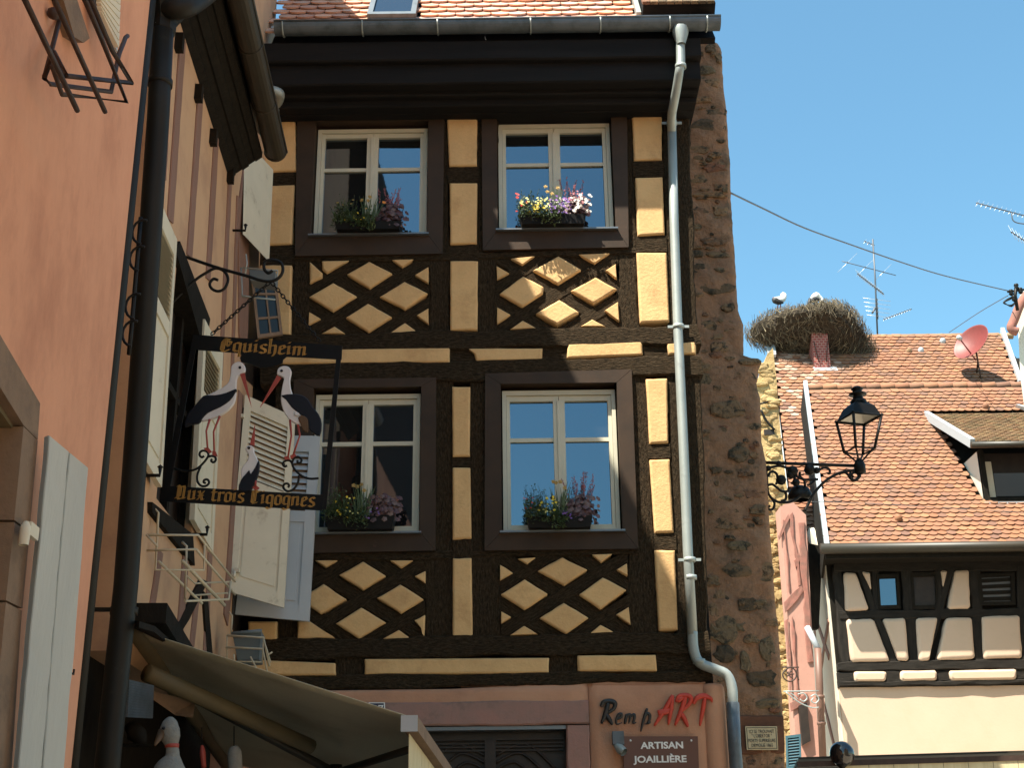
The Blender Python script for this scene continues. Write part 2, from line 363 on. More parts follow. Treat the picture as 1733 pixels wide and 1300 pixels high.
panels = [
 [(440, 205), (500, 205), (502, 290), (440, 292)], [(440, 315), (499, 313), (494, 414), (440, 416)], [(440, 449), (494, 449), (492, 567), (440, 568)],
 [(756, 199), (808, 199), (807, 281), (760, 282)], [(761, 310), (808, 310), (807, 413), (762, 414)], [(762, 442), (809, 442), (808, 559), (762, 560)],
 [(1069, 190), (1120, 189), (1120, 271), (1073, 272)], [(1075, 301), (1121, 300), (1125, 397), (1079, 400)], [(1077, 428), (1128, 428), (1133, 545), (1083, 547)],
 [(524, 443), (546, 463), (545, 470), (524, 481)], [(545, 442), (591, 441), (553, 463), (546, 457)], [(625, 443), (664, 463), (626, 489), (587, 465)],
 [(663, 440), (700, 439), (681, 453)], [(725, 452), (725, 480), (702, 466)], [(564, 479), (604, 502), (564, 528), (523, 503)], [(685, 477), (724, 497), (686, 524), (642, 503)],
 [(523, 528), (543, 540), (522, 551)], [(623, 514), (663, 537), (624, 563), (585, 538)], [(725, 522), (725, 549), (705, 534)], [(566, 553), (584, 565), (544, 565)], [(685, 547), (709, 564), (660, 564)],
 [(864, 438), (905, 434), (884, 449)], [(840, 450), (862, 463), (841, 474)], [(945, 434), (984, 457), (944, 482), (902, 458)], [(979, 431), (1032, 429), (1006, 447)],
 [(1042, 447), (1044, 473), (1025, 458)], [(885, 468), (920, 486), (919, 497), (884, 520), (845, 498)], [(1008, 470), (1044, 490), (1004, 515), (966, 493)],
 [(841, 520), (864, 533), (841, 549)], [(947, 508), (980, 529), (943, 550), (907, 531)], [(1046, 511), (1048, 545), (1023, 526)], [(885, 543), (908, 556), (863, 558)], [(1002, 541), (1025, 553), (982, 553)],
 [(470, 592), (761, 589), (761, 614), (470, 617)], [(792, 590), (918, 590), (918, 610), (806, 612), (803, 600)], [(961, 583), (1086, 578), (1088, 601), (959, 607)], [(1128, 582), (1177, 578), (1178, 600), (1131, 601)],
 [(765, 655), (796, 655), (795, 773), (766, 774)], [(766, 792), (796, 792), (798, 912), (766, 914)], [(766, 946), (798, 945), (800, 1079), (766, 1079)],
 [(1093, 642), (1129, 641), (1131, 750), (1099, 752)], [(1099, 779), (1133, 778), (1140, 902), (1108, 903)], [(1107, 932), (1142, 932), (1147, 1067), (1115, 1068)],
 [(533, 949), (571, 949), (552, 961)], [(615, 951), (653, 975), (614, 999), (574, 974)], [(660, 949), (699, 949), (679, 962)], [(720, 967), (720, 988), (702, 976)],
 [(548, 989), (586, 1015), (543, 1040), (506, 1015)], [(678, 990), (717, 1015), (679, 1039), (638, 1013)], [(612, 1029), (653, 1054), (608, 1082), (568, 1056)],
 [(720, 1041), (718, 1078), (715, 1065), (701, 1051)], [(504, 1051), (523, 1051), (568, 1082), (503, 1082)], [(675, 1067), (697, 1082), (648, 1082)], [(420, 1052), (469, 1052), (469, 1083), (420, 1084)],
 [(876, 946), (907, 944), (892, 955)], [(951, 944), (994, 965), (955, 992), (910, 967)], [(1001, 939), (1036, 938), (1017, 953)], [(846, 956), (868, 970), (846, 983)], [(1061, 954), (1062, 975), (1043, 965)],
 [(888, 981), (927, 1006), (888, 1033), (847, 1007)], [(1020, 978), (1060, 999), (1016, 1032), (980, 1007)], [(848, 1035), (865, 1045), (848, 1056)], [(954, 1021), (996, 1046), (958, 1074), (913, 1047)],
 [(1064, 1028), (1067, 1058), (1043, 1041)], [(887, 1060), (910, 1074), (863, 1076)], [(1016, 1058), (1040, 1071), (998, 1073)],
 [(420, 1117), (568, 1123), (568, 1144), (420, 1144)], [(617, 1116), (929, 1114), (929, 1140), (617, 1143)], [(977, 1110), (1110, 1109), (1112, 1137), (978, 1137)]]
for q in panels:
    big = max(p[0] for p in q) - min(p[0] for p in q)
    panel_px(q, house, yf=10.928, proud=.016 if len(q) > 3 else .012, jit=.0025, inset=(.020 if 'D' == ('D' if big < 90 and len(q) < 6 and abs(q[0][1] - q[1][1]) > 8 else 'R') else .019) if len(q) > 3 else .012, rnd=.005)
for q in ([(752, 190), (814, 189), (815, 193), (752, 195)], [(1052, 182), (1128, 179), (1160, 178), (1052, 185)]):
    panel_px(q, house, yf=10.92, proud=.004, inset=.006, rnd=.004)
# ------------------------------------------------ windows
def px_rect(q, Y):
    p = [P(x, y, Y) for x, y in q]
    return (p[0].x + p[3].x) / 2, (p[1].x + p[2].x) / 2, (p[2].z + p[3].z) / 2, (p[0].z + p[1].z) / 2
def house_window(frame_q, out_q, trans):
    YG = 11.045
    x0, x1, z0, z1 = px_rect(frame_q, YG - .03); W, H = x1 - x0, z1 - z0
    b, m0, m1, t, bo = .067 * W, x0 + .448 * W, x0 + .552 * W, .072 * H, .055 * H
    fr = MB(); ya, yb = YG - .03, YG + .05
    fr.bx(x0, x0 + b * .5, ya - .02, yb, z0, z1); fr.bx(x1 - b * .5, x1, ya - .02, yb, z0, z1)
    fr.bx(x0 + b * .5, x1 - b * .5, ya - .02, yb, z1 - t * .45, z1); fr.bx(x0 + b * .5, x1 - b * .5, ya - .02, yb, z0, z0 + bo * .4)
    win = fr.build('window', M['frame'], house)
    zt = z1 - trans * H
    for k, (a, c_) in enumerate(((x0 + b * .5 + .002, (m0 + m1) / 2 - .002), ((m0 + m1) / 2 + .002, x1 - b * .5 - .002))):
        s = MB(); lft = x0 + b if k == 0 else m1; rgt = m0 if k == 0 else x1 - b; e = .004
        s.bx(a, lft, ya, yb, z0 + bo * .4 + .003, z1 - t * .45 - .003); s.bx(rgt, c_, ya, yb, z0 + bo * .4 + .003, z1 - t * .45 - .003)
        s.bx(lft, rgt, ya + e, yb, z1 - t, z1 - t * .45 - .003); s.bx(lft, rgt, ya + e, yb, z0 + bo * .4 + .003, z0 + bo)
        s.bx(lft, rgt, ya + .012, yb - .01, zt - .018, zt + .018)
        s.build('casement', M['frame'], win)
        for (za, zb) in ((z0 + bo - .004, zt - .016), (zt + .016, z1 - t + .004)):
            g = MB(); g.bx(lft - .004, rgt + .004, YG + .006, YG + .016, za, zb); pn = g.build('pane', M['glass'], win)
    # raised moulding strip over the meeting of the casements
    s = MB(); s.bx((m0 + m1) / 2 - .016, (m0 + m1) / 2 + .016, ya - .012, ya - .001, z0 + bo, z1 - t); s.build('meeting_strip', M['frame'], win)
    # painted surround boards, mitred, forming the reveal
    o = [P(x, y, 10.905) for x, y in out_q]; I = [Vector((x0 - .012, 10.905, z1 + .035)), Vector((x1 + .012, 10.905, z1 + .035)), Vector((x1 + .012, 10.905, z0 - .008)), Vector((x0 - .012, 10.905, z0 - .008))]
    for k in range(4):
        k2 = (k + 1) % 4; mid = lambda a, b_: a
        q = [o[k], o[k2], I[k2], I[k]]; cc = sum(q, Vector()) / 4
        q = [cc + (p - cc) * .997 for p in q]
        mb = MB(); mb.prism([q[0], q[1], q[2], q[3]], (0, .2, 0)); mb.build('surround_board', M['surround'], win)
    s = MB(); s.bx(x0 - .03, x1 + .03, 10.862, YG - .055, z0 - .028, z0 - .012); s.build('sill', M['sill'], win)
    return x0, x1, z0, z1
W_UL = house_window([(537, 222), (724, 218), (722, 402), (533, 407)], [(503, 200), (752, 196), (749, 429), (499, 433)], .365)
W_UR = house_window([(844, 214), (1032, 209), (1037, 393), (844, 398)], [(815, 192), (1061, 186), (1064, 418), (817, 423)], .365)
W_LL = house_window([(530, 670), (712, 668), (709, 904), (532, 906)], [(497, 642), (738, 639), (737, 932), (497, 937)], .355)
W_LR = house_window([(852, 664), (1043, 660), (1047, 901), (850, 903)], [(821, 632), (1069, 625), (1080, 929), (820, 932)], .35)
# ------------------------------------------------ stepped cornice
def cp(Y, py): return Vector((0, Y, P(800, py, Y).z))
CX0 = P(462, 190, FY).x - .05; CX1 = P(1163, 185, FY).x
prof = [(10.40, 70, 100), (10.47, 99, 140), (10.60, 141, 160), (10.68, 161, 178), (10.80, 179, 191)]
for Y, ya, yb in prof:
    z1_, z0_ = cp(Y, ya).z, cp(Y, yb).z
    quad_beam([(CX0, Y, z1_ + .02), (CX1 + (FY - Y) * .12, Y, z1_ + .02), (CX1 + (FY - Y) * .12, Y, z0_), (CX0, Y, z0_)], (0, 11.1 - Y, 0), M['beam_dark'], house, 'cornice_board', jit=.002, chamf=.014, step=.3)
# ------------------------------------------------ gutter
GY, GZ = 10.34, P(800, 41, 10.34).z; GX0 = P(466, 41, GY).x; GX1 = P(1218, 36, GY).x; GR = .085
g = MB(); n = 12; vs = []
for X in (GX0, GX1):
    for k in range(n + 1):
        a = math.pi * k / n; vs.append((X, GY - GR * math.cos(a), GZ - GR * math.sin(a) * 1.05))
    for k in range(n, -1, -1):
        a = math.pi * k / n; vs.append((X, GY - (GR - .004) * math.cos(a), GZ - (GR - .004) * math.sin(a) * 1.05 + .001))
m = 2 * n + 2
g.add(vs, [(k, k + 1, m + k + 1, m + k) for k in range(m - 1)] + [(m - 1, 0, m, 2 * m - 1)] + [tuple(range(n + 1)), tuple(range(m + n, m - 1, -1))], smooth=False)
g.tube([(GX0, GY - GR, GZ + .006), (GX1, GY - GR, GZ + .006)], .011)
gut = g.build('gutter', M['zincdark'], house)
for px in (480, 614, 741, 898, 1016, 1133, 1196):
    X = P(px, 50, GY).x; h = MB()
    h.tube([(X, GY - (GR + .004) * math.cos(math.pi * k / 10), GZ - (GR + .006) * 1.05 * math.sin(math.pi * k / 10)) for k in range(11)], .009, seg=4)
    h.build('gutter_hook', M['zinc'], gut)
# ------------------------------------------------ main roof tiles
def tile_mesh(w_=.168, l=.20, th=.018):
    pts = [(-w_ / 2, l), (-w_ / 2, .058), (-w_ * .40, .028), (-w_ * .2, .006), (0, 0), (w_ * .2, .006), (w_ * .40, .028), (w_ / 2, .058), (w_ / 2, l)]
    n = len(pts); vs = [(x, y, (.042 - y * .17)) for x, y in pts] + [(x, y, (.042 - y * .17) - th) for x, y in pts]
    fs = [tuple(range(n)), tuple(range(2 * n - 1, n - 1, -1))] + [(i, n + i, n + (i + 1) % n, (i + 1) % n) for i in range(n)]
    return vs, fs
TV, TF = tile_mesh()
def tiled_roof(parent, org, u, v, rows, cols, inside, mat_, n_single=300, wt=.172, ex=.145, name='roof_tile', jitz=.004, sc_t=1.0):
    """org: eave corner, u along the eave, v up the slope (unit vectors)"""
    u, v = Vector(u).normalized(), Vector(v).normalized(); nn = u.cross(v); off = base(parent)
    me = bpy.data.meshes.new(name); me.from_pydata([(x * sc_t, y * sc_t, z * sc_t) for x, y, z in TV], [], TF); me.update(); me.materials.append(mat_)
    rot = Matrix((u, v, nn)).transposed(); cnt = 0; mb = MB()
    for r_ in range(rows):
        for c_ in range(cols):
            a = (c_ + .5 * (r_ % 2)) * wt + random.uniform(-.004, .004); b = r_ * ex + random.uniform(-.005, .005)
            if not inside(a, b): continue
            p = Vector(org) + u * a + v * b + nn * random.uniform(0, jitz)
            if cnt < n_single:
                o = link(name, me, None, parent); rr = rot @ Matrix.Rotation(random.uniform(-.02, .02), 3, 'Z') @ Matrix.Rotation(random.uniform(-.012, .012), 3, 'Y')
                o.matrix_local = Matrix.Translation(p - off) @ rr.to_4x4()
            else:
                mb.add([p + rot @ Vector((x * sc_t, y * sc_t, z * sc_t)) for x, y, z in TV[:9]] + [p + rot @ Vector((x * sc_t, y * sc_t, z * sc_t)) for x, y, z in TV[10:17]],
                       [tuple(range(9)), (1, 9, 10, 2), (2, 10, 11, 3), (3, 11, 12, 4), (4, 12, 13, 5), (5, 13, 14, 6), (6, 14, 15, 7)], tint=random.random() * .999 + .001)
            cnt += 1
    if mb.v: mb.build(name + '_field', mat_, parent, kind='stuff')
    return cnt
RB = R(54); vdir = Vector((0, math.cos(RB), math.sin(RB))); E0 = Vector((GX0 - .05, GY + .09, GZ - .035))
RX1 = P(1172, 25, 10.5).x
deck = MB(); deck.box(E0 + Vector((0, .03, -.06)), (GX1 - GX0 + .02, 0, 0), vdir * 4.5, Vector((0, math.sin(RB), -math.cos(RB))) * .06); deck.build('roof_deck', M['beam_dark'], house)
sky_x0, sky_x1 = P(622, 10, 10.6).x, P(704, 10, 10.6).x
def ins(a, b):
    X = E0.x + a
    if X > RX1 - .03 * b: return False
    if b > .30 and sky_x0 < X < sky_x1: return False
    if b > .33 and X > P(1082, 10, 10.6).x: return False
    return True
tiled_roof(house, E0, (1, 0, 0), vdir, 9, 27, ins, M['tile'], wt=.172, ex=.145)
# back slope of the roof
sk = MB(); so_ = E0 + vdir * .36; nrm = Vector((0, -math.sin(RB), math.cos(RB)))
for (a, b, c_, d) in ((0, sky_x1 - sky_x0, 0, .07), (0, sky_x1 - sky_x0, .8, .87), (0, .05, .07, .8), (sky_x1 - sky_x0 - .05, sky_x1 - sky_x0, .07, .8)):
    sk.box(Vector((sky_x0 + a, so_.y, so_.z)) + vdir * c_, (b - a, 0, 0), vdir * (d - c_), nrm * .085)
skl = sk.build('skylight', M['zincdark'], house)
sg = MB(); sg.box(Vector((sky_x0 + .05, so_.y, so_.z)) + vdir * .07, (sky_x1 - sky_x0 - .1, 0, 0), vdir * .73, nrm * .06); sg.build('pane', M['glass'], skl)
fl = MB(); fl.box(Vector((P(1076, 12, 10.6).x, E0.y, E0.z)) + vdir * .33 + nrm * .02, (.045, 0, 0), vdir * 3, nrm * .06)
fl.box(E0 + Vector((0, -.045, .05)), (GX1 - GX0 - .1, 0, 0), vdir * .06, nrm * .006); fl.build('flashing', M['zinc'], house)
vb = MB(); vb.box(Vector((RX1 - .02, E0.y, E0.z)) - nrm * .02 + vdir * .05, (GX1 - RX1 - .02, 0, 0), vdir * 3.6, nrm * .09); vb.build('verge_board', M['beam_dark'], house)
ov = Vector((P(1084, 12, 10.7).x, E0.y, E0.z)) + vdir * .30 + nrm * .05
vb = MB(); vb.box(ov, (GX1 - ov.x - .0, 0, 0), vdir * 3.2, nrm * .12); vb.build('upper_roof_layer', M['beam_dark'], house)
for k in range(9):
    t = MB(); t.box(ov + Vector((k * .077 - .01, 0, 0)) + nrm * .12 - vdir * .03, (.07, 0, 0), vdir * .6, nrm * .03); t.build('edge_tile', M['rubble'], house)
# ------------------------------------------------ zinc downpipe
dp = MB(); Y = GY + .02; pr = .042
A = P(1151, 56, Y)
dp.lathe((A.x, GY, GZ - .13), [(.042, -.12), (.045, -.10), (.075, 0), (.075, .06)], seg=12)
top = smooth_pts([P(1151, 66, Y), P(1152, 100, Y), P(1151, 112, Y)], 3) + smooth_pts([P(1150, 118, Y), P(1145, 150, 10.47), P(1139, 182, 10.62), P(1137, 193, 10.70), P(1137, 210, 10.80), P(1137, 222, 10.87)], 3)
dp.tube(top, pr, seg=12)
pts = [P(x, y, 10.87) for x, y in ((1137, 218), (1141, 380), (1147, 550), (1157, 760), (1164, 930), (1172, 1075))]
dp.tube(pts, pr * 1.0, seg=14)
low = smooth_pts([P(1172, 1070, 10.87), P(1174, 1100, 10.87), P(1184, 1122, 10.87), P(1212, 1134, 10.87), P(1230, 1143, 10.87), P(1239, 1165, 10.87), P(1240, 1195, 10.87)], 4)
dp.tube(low, pr, seg=14)
pz = P(1243, 1260, 10.87); bottom = [P(1240, 1190, 10.87), pz, Vector((pz.x + .02, 10.87, .1))]
pipe = dp.build('downpipe', M['zinc'], house)
d2 = MB(); d2.tube(bottom, pr * 1.25, seg=14); d2.build('standpipe', M['zincdark'], house)
for x, y in ((1137, 208), (1148, 553), (1167, 948), (1152, 112), (1240, 1195), (1183, 1120), (1169, 978)):
    c_ = P(x, y, 10.87 if y > 120 else Y); t = MB(); t.lathe(c_, [(pr * .9, -.02), (pr * 1.22, -.018), (pr * 1.22, .018), (pr * .9, .02)], seg=14)
    if y in (208, 553, 948): t.bx(c_.x - .095, c_.x + .095, c_.y - .006, c_.y + .006, c_.z - .012, c_.z + .012)
    t.build('pipe_clamp', M['zinc'], pipe)
# ------------------------------------------------ ground floor
GF = 10.90
zt = P(900, 1160, GF).z; gx0 = HX0; gx1 = P(1224, 1160, GF).x
dx0, dx1, dz1 = P(700, 1240, GF).x, P(958, 1240, GF).x, P(850, 1229, GF).z
def wavy_wall(poly_fn, x0, x1, z0, z1, nx, nz, Y, th, amp, mat_, name, parent, hole=None):
    mb = MB(); vs = []; idx = {}
    for j in range(nz + 1):
        for i in range(nx + 1):
            X = x0 + (x1 - x0) * i / nx; Z = z0 + (z1 - z0) * j / nz
            e = min(X - x0, x1 - X, z1 - Z)
            rnd_ = max(0, .05 - e) ** 2 * 14
            idx[i, j] = len(vs); vs.append((X, Y + amp * (math.sin(X * 3.1 + Z * 1.3) + math.sin(Z * 4.3 - X)) * .5 + rnd_, Z + (poly_fn(X) if j == nz else 0)))
    fs = []
    for j in range(nz):
        for i in range(nx):
            X = x0 + (x1 - x0) * (i + .5) / nx; Z = z0 + (z1 - z0) * (j + .5) / nz
            if hole and hole(X, Z): continue
            fs.append((idx[i, j], idx[i + 1, j], idx[i + 1, j + 1], idx[i, j + 1]))
    mb.add(vs, fs, smooth=True)
    k = len(vs)
    mb.add([(x1, Y + .02, z0), (x1, Y + th, z0), (x1, Y + th, z1), (x1, Y + .02, z1), (x0, Y + .02, z1), (x0, Y + th, z1)], [(0, 1, 2, 3), (3, 2, 5, 4)])
    return mb.build(name, mat_, parent)
LX1 = P(997, 1200, GF).x; LZ1 = P(800, 1187, GF).z
wavy_wall(lambda X: .03 * math.sin(X * 1.6 + .2), gx0, LX1, LZ1 - .01, zt, 40, 6, GF, .3, .006, M['salmon'], 'plaster_wall', house)
wavy_wall(lambda X: .03 * math.sin(X * 1.6 + .2), LX1 + .001, gx1 - .14, 0, zt, 24, 40, GF, .3, .006, M['salmon'], 'plaster_wall', house)
t = MB(); cz = P(1222, 1156, GF).z; cx = gx1 - .085
t.tube([(cx, GF + .07, 0), (cx, GF + .07, cz - .06), (cx, GF + .07, cz - .03), (cx, GF + .07, cz - .01), (cx, GF + .07, cz)], [.1, .1, .097, .085, .05], seg=20); t.build('corner_plaster', M['salmon'], house)
wavy_wall(lambda X: 0, gx0, dx0 - .45, 0, LZ1, 8, 20, GF, .3, .006, M['salmon'], 'plaster_wall', house)
def stone_block(x0, x1, z0, z1, Y, th, name='stone_block', m_=None):
    quad_beam([(x0 + .004, Y, z1 - .004), (x1 - .004, Y, z1 - .004), (x1 - .004, Y, z0 + .004), (x0 + .004, Y, z0 + .004)], (0, th, 0), m_ or M['lintel'], house, name, jit=.003, chamf=.012)
stone_block(dx0 - .45, LX1, dz1, LZ1, GF - .012, .3, 'lintel')
zz = dz1
while zz > 0.05:
    hh = min(zz, random.uniform(.45, .7)); stone_block(dx1, LX1, zz - hh, zz, GF - .01, .3, 'jamb_stone'); stone_block(dx0 - .45, dx0, zz - hh, zz, GF - .01, .3, 'jamb_stone'); zz -= hh
d = MB(); d.bx(dx0, dx1, 11.08, 11.13, 0, dz1); door = d.build('door', M['door'], house)
t = MB(); t.bx(dx0, dx1, GF + .02, 11.08, dz1 - .03, dz1 - .002); t.build('rain_flashing', M['sill'], door)
xc = (dx0 + dx1) / 2
for s_ in (-1, 1):
    for k in range(5):
        t = MB(); r0 = .50 - k * .09
        t.tube(smooth_pts([(xc + s_ * (.04 + .0), 11.06, dz1 - .22 - k * .055), (xc + s_ * (.04 + r0 * .5), 11.06, dz1 - .13 - k * .07), (xc + s_ * (.04 + r0), 11.06, dz1 - .34 - k * .03)], 5), .012, seg=5)
        t.build('carved_moulding', M['door'], door)
t = MB(); t.bx(dx0 + .02, dx1 - .02, 11.04, 11.08, dz1 - .10, dz1 - .05); t.bx(xc - .045, xc + .045, 11.03, 11.08, 0, dz1 - .10); t.build('door_rail', M['door'], door)
for k in range(3):
    t = MB(); t.bx(dx0 + .02, dx1 - .02, 11.05 - k * .004, 11.08, dz1 - .13 - k * .028, dz1 - .117 - k * .028); t.build('carved_moulding', M['door'], door)
# ================================================ RAMPART WALL right of the house
ram = thing('rampart_wall', 'old rubble stone rampart end rising behind the downpipe of the timbered house', 'wall', (3, 11.75, 0))
RYW = 11.78
sil = [(1196, 60), (1200, 69), (1213, 66), (1221, 81), (1223, 113), (1229, 182), (1235, 256), (1238, 345), (1243, 419), (1248, 493), (1250, 527), (1258, 547), (1260, 601),
       (1272, 603), (1290, 613), (1283, 624), (1285, 633), (1281, 650), (1287, 671), (1290, 747), (1297, 783), (1302, 864), (1307, 935), (1312, 1011), (1320, 1088), (1325, 1189), (1330, 1300)]
def rx_at(py):
    for (x0, y0), (x1, y1) in zip(sil, sil[1:]):
        if y0 <= py <= y1 and y1 > y0: return x0 + (x1 - x0) * (py - y0) / (y1 - y0)
    return sil[-1][0]
def rnoise(x, z): return .5 * math.sin(x * 9 + 3 * math.sin(z * 4)) + .5 * math.sin(z * 11 + 2 * math.sin(x * 7)) + .35 * math.sin(x * 23 + z * 19)
XL = P(1130, 700, RYW).x
mb = MB(); NZ, NX = 150, 22; vs = []; fs = []
for j in range(NZ + 1):
    py = 62 + (1300 - 62) * j / NZ
    pr_ = P(rx_at(py), py, RYW); xr = pr_.x + random.uniform(-.003, .003); z = pr_.z
    for i in range(NX + 1):
        t = i / NX; X = XL + (xr - XL) * t
        e = xr - X
        vs.append((X, RYW + .018 * rnoise(X, z) + random.uniform(-.004, .004) + max(0, .06 - e) ** 2 * 8, z))
    vs.append((xr + .01, RYW + .6, z)); vs.append((XL, RYW + .6, z))
WN_ = NX + 3
for j in range(NZ):
    for i in range(NX + 2):
        fs.append((j * WN_ + i, (j + 1) * WN_ + i, (j + 1) * WN_ + i + 1, j * WN_ + i + 1))
mb.add(vs, fs, smooth=True); mb.add([vs[i] for i in range(WN_)], [tuple(range(WN_))]); 
pb = P(1330, 1300, RYW); mb.add([(XL, RYW, pb.z), (pb.x, RYW, pb.z), (pb.x + .05, RYW, 0), (XL, RYW, 0), (pb.x, RYW + .6, pb.z), (pb.x + .05, RYW + .6, 0)], [(0, 3, 2, 1), (1, 2, 5, 4)])
mb.build('mortar_body', M['rampart'], ram)
def rubble(cx, cz, w_, h_, Y, parent, mat_, proud=.03, name='stone', n=12):
    ang0 = random.uniform(0, 6); out = []
    for k in range(n):
        a = ang0 + 2 * math.pi * k / n; c_, s_ = math.cos(a), math.sin(a)
        q = (abs(c_) ** 3.6 + abs(s_) ** 3.6) ** (-1 / 3.6) * random.uniform(.70, 1.12)
        out.append((cx + c_ * w_ / 2 * q, cz + s_ * h_ / 2 * q))
    rings = []
    for sc_, d in ((1.05, .05), (1.0, -proud * .2), (.86, -proud * .8), (.5, -proud)):
        rings.append([(cx + (x - cx) * sc_ + random.uniform(-.004, .004), Y + d + random.uniform(-.005, .005), cz + (z - cz) * sc_ + random.uniform(-.004, .004)) for x, z in out])
    vs = [v for r_ in rings for v in r_] + [(cx, Y - proud * random.uniform(.8, 1.2), cz)]
    fs = [(a * n + i, a * n + (i + 1) % n, (a + 1) * n + (i + 1) % n, (a + 1) * n + i) for a in range(3) for i in range(n)] + [(3 * n + i, 3 * n + (i + 1) % n, 4 * n) for i in range(n)]
    m_ = MB(); m_.add(vs, fs, smooth=False); return m_.build(name, mat_, parent)
# stones read from the photograph: px centre, size
stones = [(1203, 82, 20, 18), (1216, 98, 12, 22), (1196, 118, 34, 18), (1206, 140, 28, 16), (1185, 168, 40, 12), (1213, 190, 34, 14), (1198, 212, 66, 22), (1182, 253, 38, 14), (1210, 262, 24, 10), (1209, 284, 42, 16),
          (1182, 303, 30, 16), (1220, 316, 26, 12), (1200, 330, 60, 10), (1180, 358, 26, 18), (1220, 358, 28, 18), (1178, 384, 20, 12), (1210, 408, 56, 18), (1180, 430, 22, 12), (1216, 432, 40, 10),
          (1183, 452, 24, 14), (1220, 458, 22, 10), (1212, 488, 62, 20), (1232, 520, 26, 16), (1196, 550, 38, 18), (1216, 588, 34, 20), (1188, 622, 40, 16), (1215, 570, 22, 10),
          (1269, 613, 36, 12), (1266, 637, 30, 12), (1232, 642, 12, 10), (1212, 600, 24, 12), (1190, 640, 30, 20), (1232, 692, 54, 32), (1272, 722, 34, 12), (1196, 732, 26, 12), (1222, 728, 20, 10), (1250, 770, 38, 26), (1280, 752, 14, 10),
          (1272, 804, 12, 8), (1204, 742, 34, 12), (1222, 846, 26, 10), (1272, 836, 30, 16), (1282, 864, 34, 18), (1240, 886, 64, 20), (1250, 925, 42, 18), (1248, 966, 50, 26), (1298, 968, 26, 32), (1206, 986, 26, 12),
          (1218, 1012, 30, 22), (1268, 1024, 36, 24), (1222, 1066, 54, 46), (1256, 1062, 26, 14), (1205, 1035, 20, 30), (1272, 1082, 26, 14), (1300, 1100, 30, 40), (1305, 1055, 26, 14), (1226, 1108, 40, 30), (1290, 1150, 52, 30), (1262, 1120, 18, 34),
          (1296, 1192, 50, 16), (1268, 1190, 30, 14), (1304, 1288, 40, 18), (1270, 1290, 20, 20), (1255, 1020, 14, 12), (1246, 700, 20, 14), (1212, 796, 22, 12), (1260, 802, 26, 12), (1286, 1020, 26, 10), (1235, 910, 20, 8)]
for (x, y, w_, h_) in stones:
    c_ = P(x, y, RYW); s_ = (P(x + 10, y, RYW) - c_).length / 10
    rubble(c_.x, c_.z, w_ * s_, h_ * s_ * 1.08, RYW, ram, M['rubble'], proud=random.uniform(.004, .022))
for k in range(110):
    y = random.uniform(90, 1290); x = random.uniform(1168 + (y - 60) * .03, rx_at(y) - 8); c_ = P(x, y, RYW); rubble(c_.x, c_.z, random.uniform(.03, .13), random.uniform(.025, .06), RYW, ram, M['rubble'], proud=random.uniform(.004, .014), n=9)
c_ = P(1290, 1220, RYW)
pq = [P(1252, 1212, RYW - .02), P(1326, 1212, RYW - .02), P(1328, 1276, RYW - .02), P(1256, 1276, RYW - .02)]
M['brownstone'] = mat('brown_stained_slab', (0.15, 0.065, 0.035), (0.11, 0.05, 0.03), rough=.9, scale=6, bump=.5, bscale=25, dirt=(.2, .12, .08), dscale=10, dlo=.6, dhi=.8)
quad_beam(pq, (0, .1, 0), M['brownstone'], ram, 'slab_stone', jit=.006)
# ================================================ LEFT STREET SIDE
M['orange'] = mat('orange_limewash', (0.66, 0.315, 0.185), (0.57, 0.26, 0.15), rough=.95, scale=1.6, bump=.35, bscale=16, stretch=(1, 1, .55), dirt=(0.40, 0.17, 0.10), dscale=1.6, dlo=.5, dhi=.82, fine=.04)
M['beige'] = mat('beige_painted_wall', (0.56, 0.345, 0.20), (0.51, 0.31, 0.18), rough=.85, scale=2, bump=.25, bscale=18, dirt=(0.36, 0.2, 0.13), dscale=2, dlo=.5, dhi=.85)
M['mauve'] = mat('faded_mauve_timber', (0.25, 0.135, 0.098), (0.22, 0.12, 0.085), rough=.8, scale=4, bump=.3, bscale=20, stretch=(4, 4, .6))
M['pipe'] = mat('dark_cast_iron_pipe', (0.013, 0.0115, 0.009), (0.019, 0.016, 0.011), spec=.2, rough=.55, scale=2, bump=.08, bscale=25, dirt=(.04, .035, .025), dscale=9, dlo=.62, dhi=.8)
M['gutter_brown'] = mat('brown_gutter_metal', (0.024, 0.020, 0.013), (0.033, 0.026, 0.016), rough=.45, scale=3, bump=.06)
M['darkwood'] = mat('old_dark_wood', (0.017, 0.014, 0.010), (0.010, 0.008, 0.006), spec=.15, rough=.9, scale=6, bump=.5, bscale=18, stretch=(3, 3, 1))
M['cream'] = mat('cream_shutter_paint', (0.66, 0.59, 0.45), (0.60, 0.54, 0.41), rough=.6, scale=3, bump=.1, bscale=30, dirt=(.30, .23, .15), dscale=6, dlo=.58, dhi=.8)
M['bluegrey'] = mat('weathered_bluegrey_paint', (0.50, 0.52, 0.48), (0.45, 0.47, 0.44), rough=.75, scale=2.5, bump=.2, bscale=30, stretch=(3, 3, .35), dirt=(.17, .19, .17), dscale=9, dlo=.665, dhi=.76)
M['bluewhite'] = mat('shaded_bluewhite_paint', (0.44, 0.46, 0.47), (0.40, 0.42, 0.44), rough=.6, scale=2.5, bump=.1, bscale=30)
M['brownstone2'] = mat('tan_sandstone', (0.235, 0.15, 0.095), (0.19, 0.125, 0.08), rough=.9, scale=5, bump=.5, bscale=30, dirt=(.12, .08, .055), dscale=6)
M['wire'] = mat('cream_painted_wire', (0.55, 0.47, 0.33), (0.48, 0.40, 0.28), rough=.5, scale=20)
WTOP = 13.0
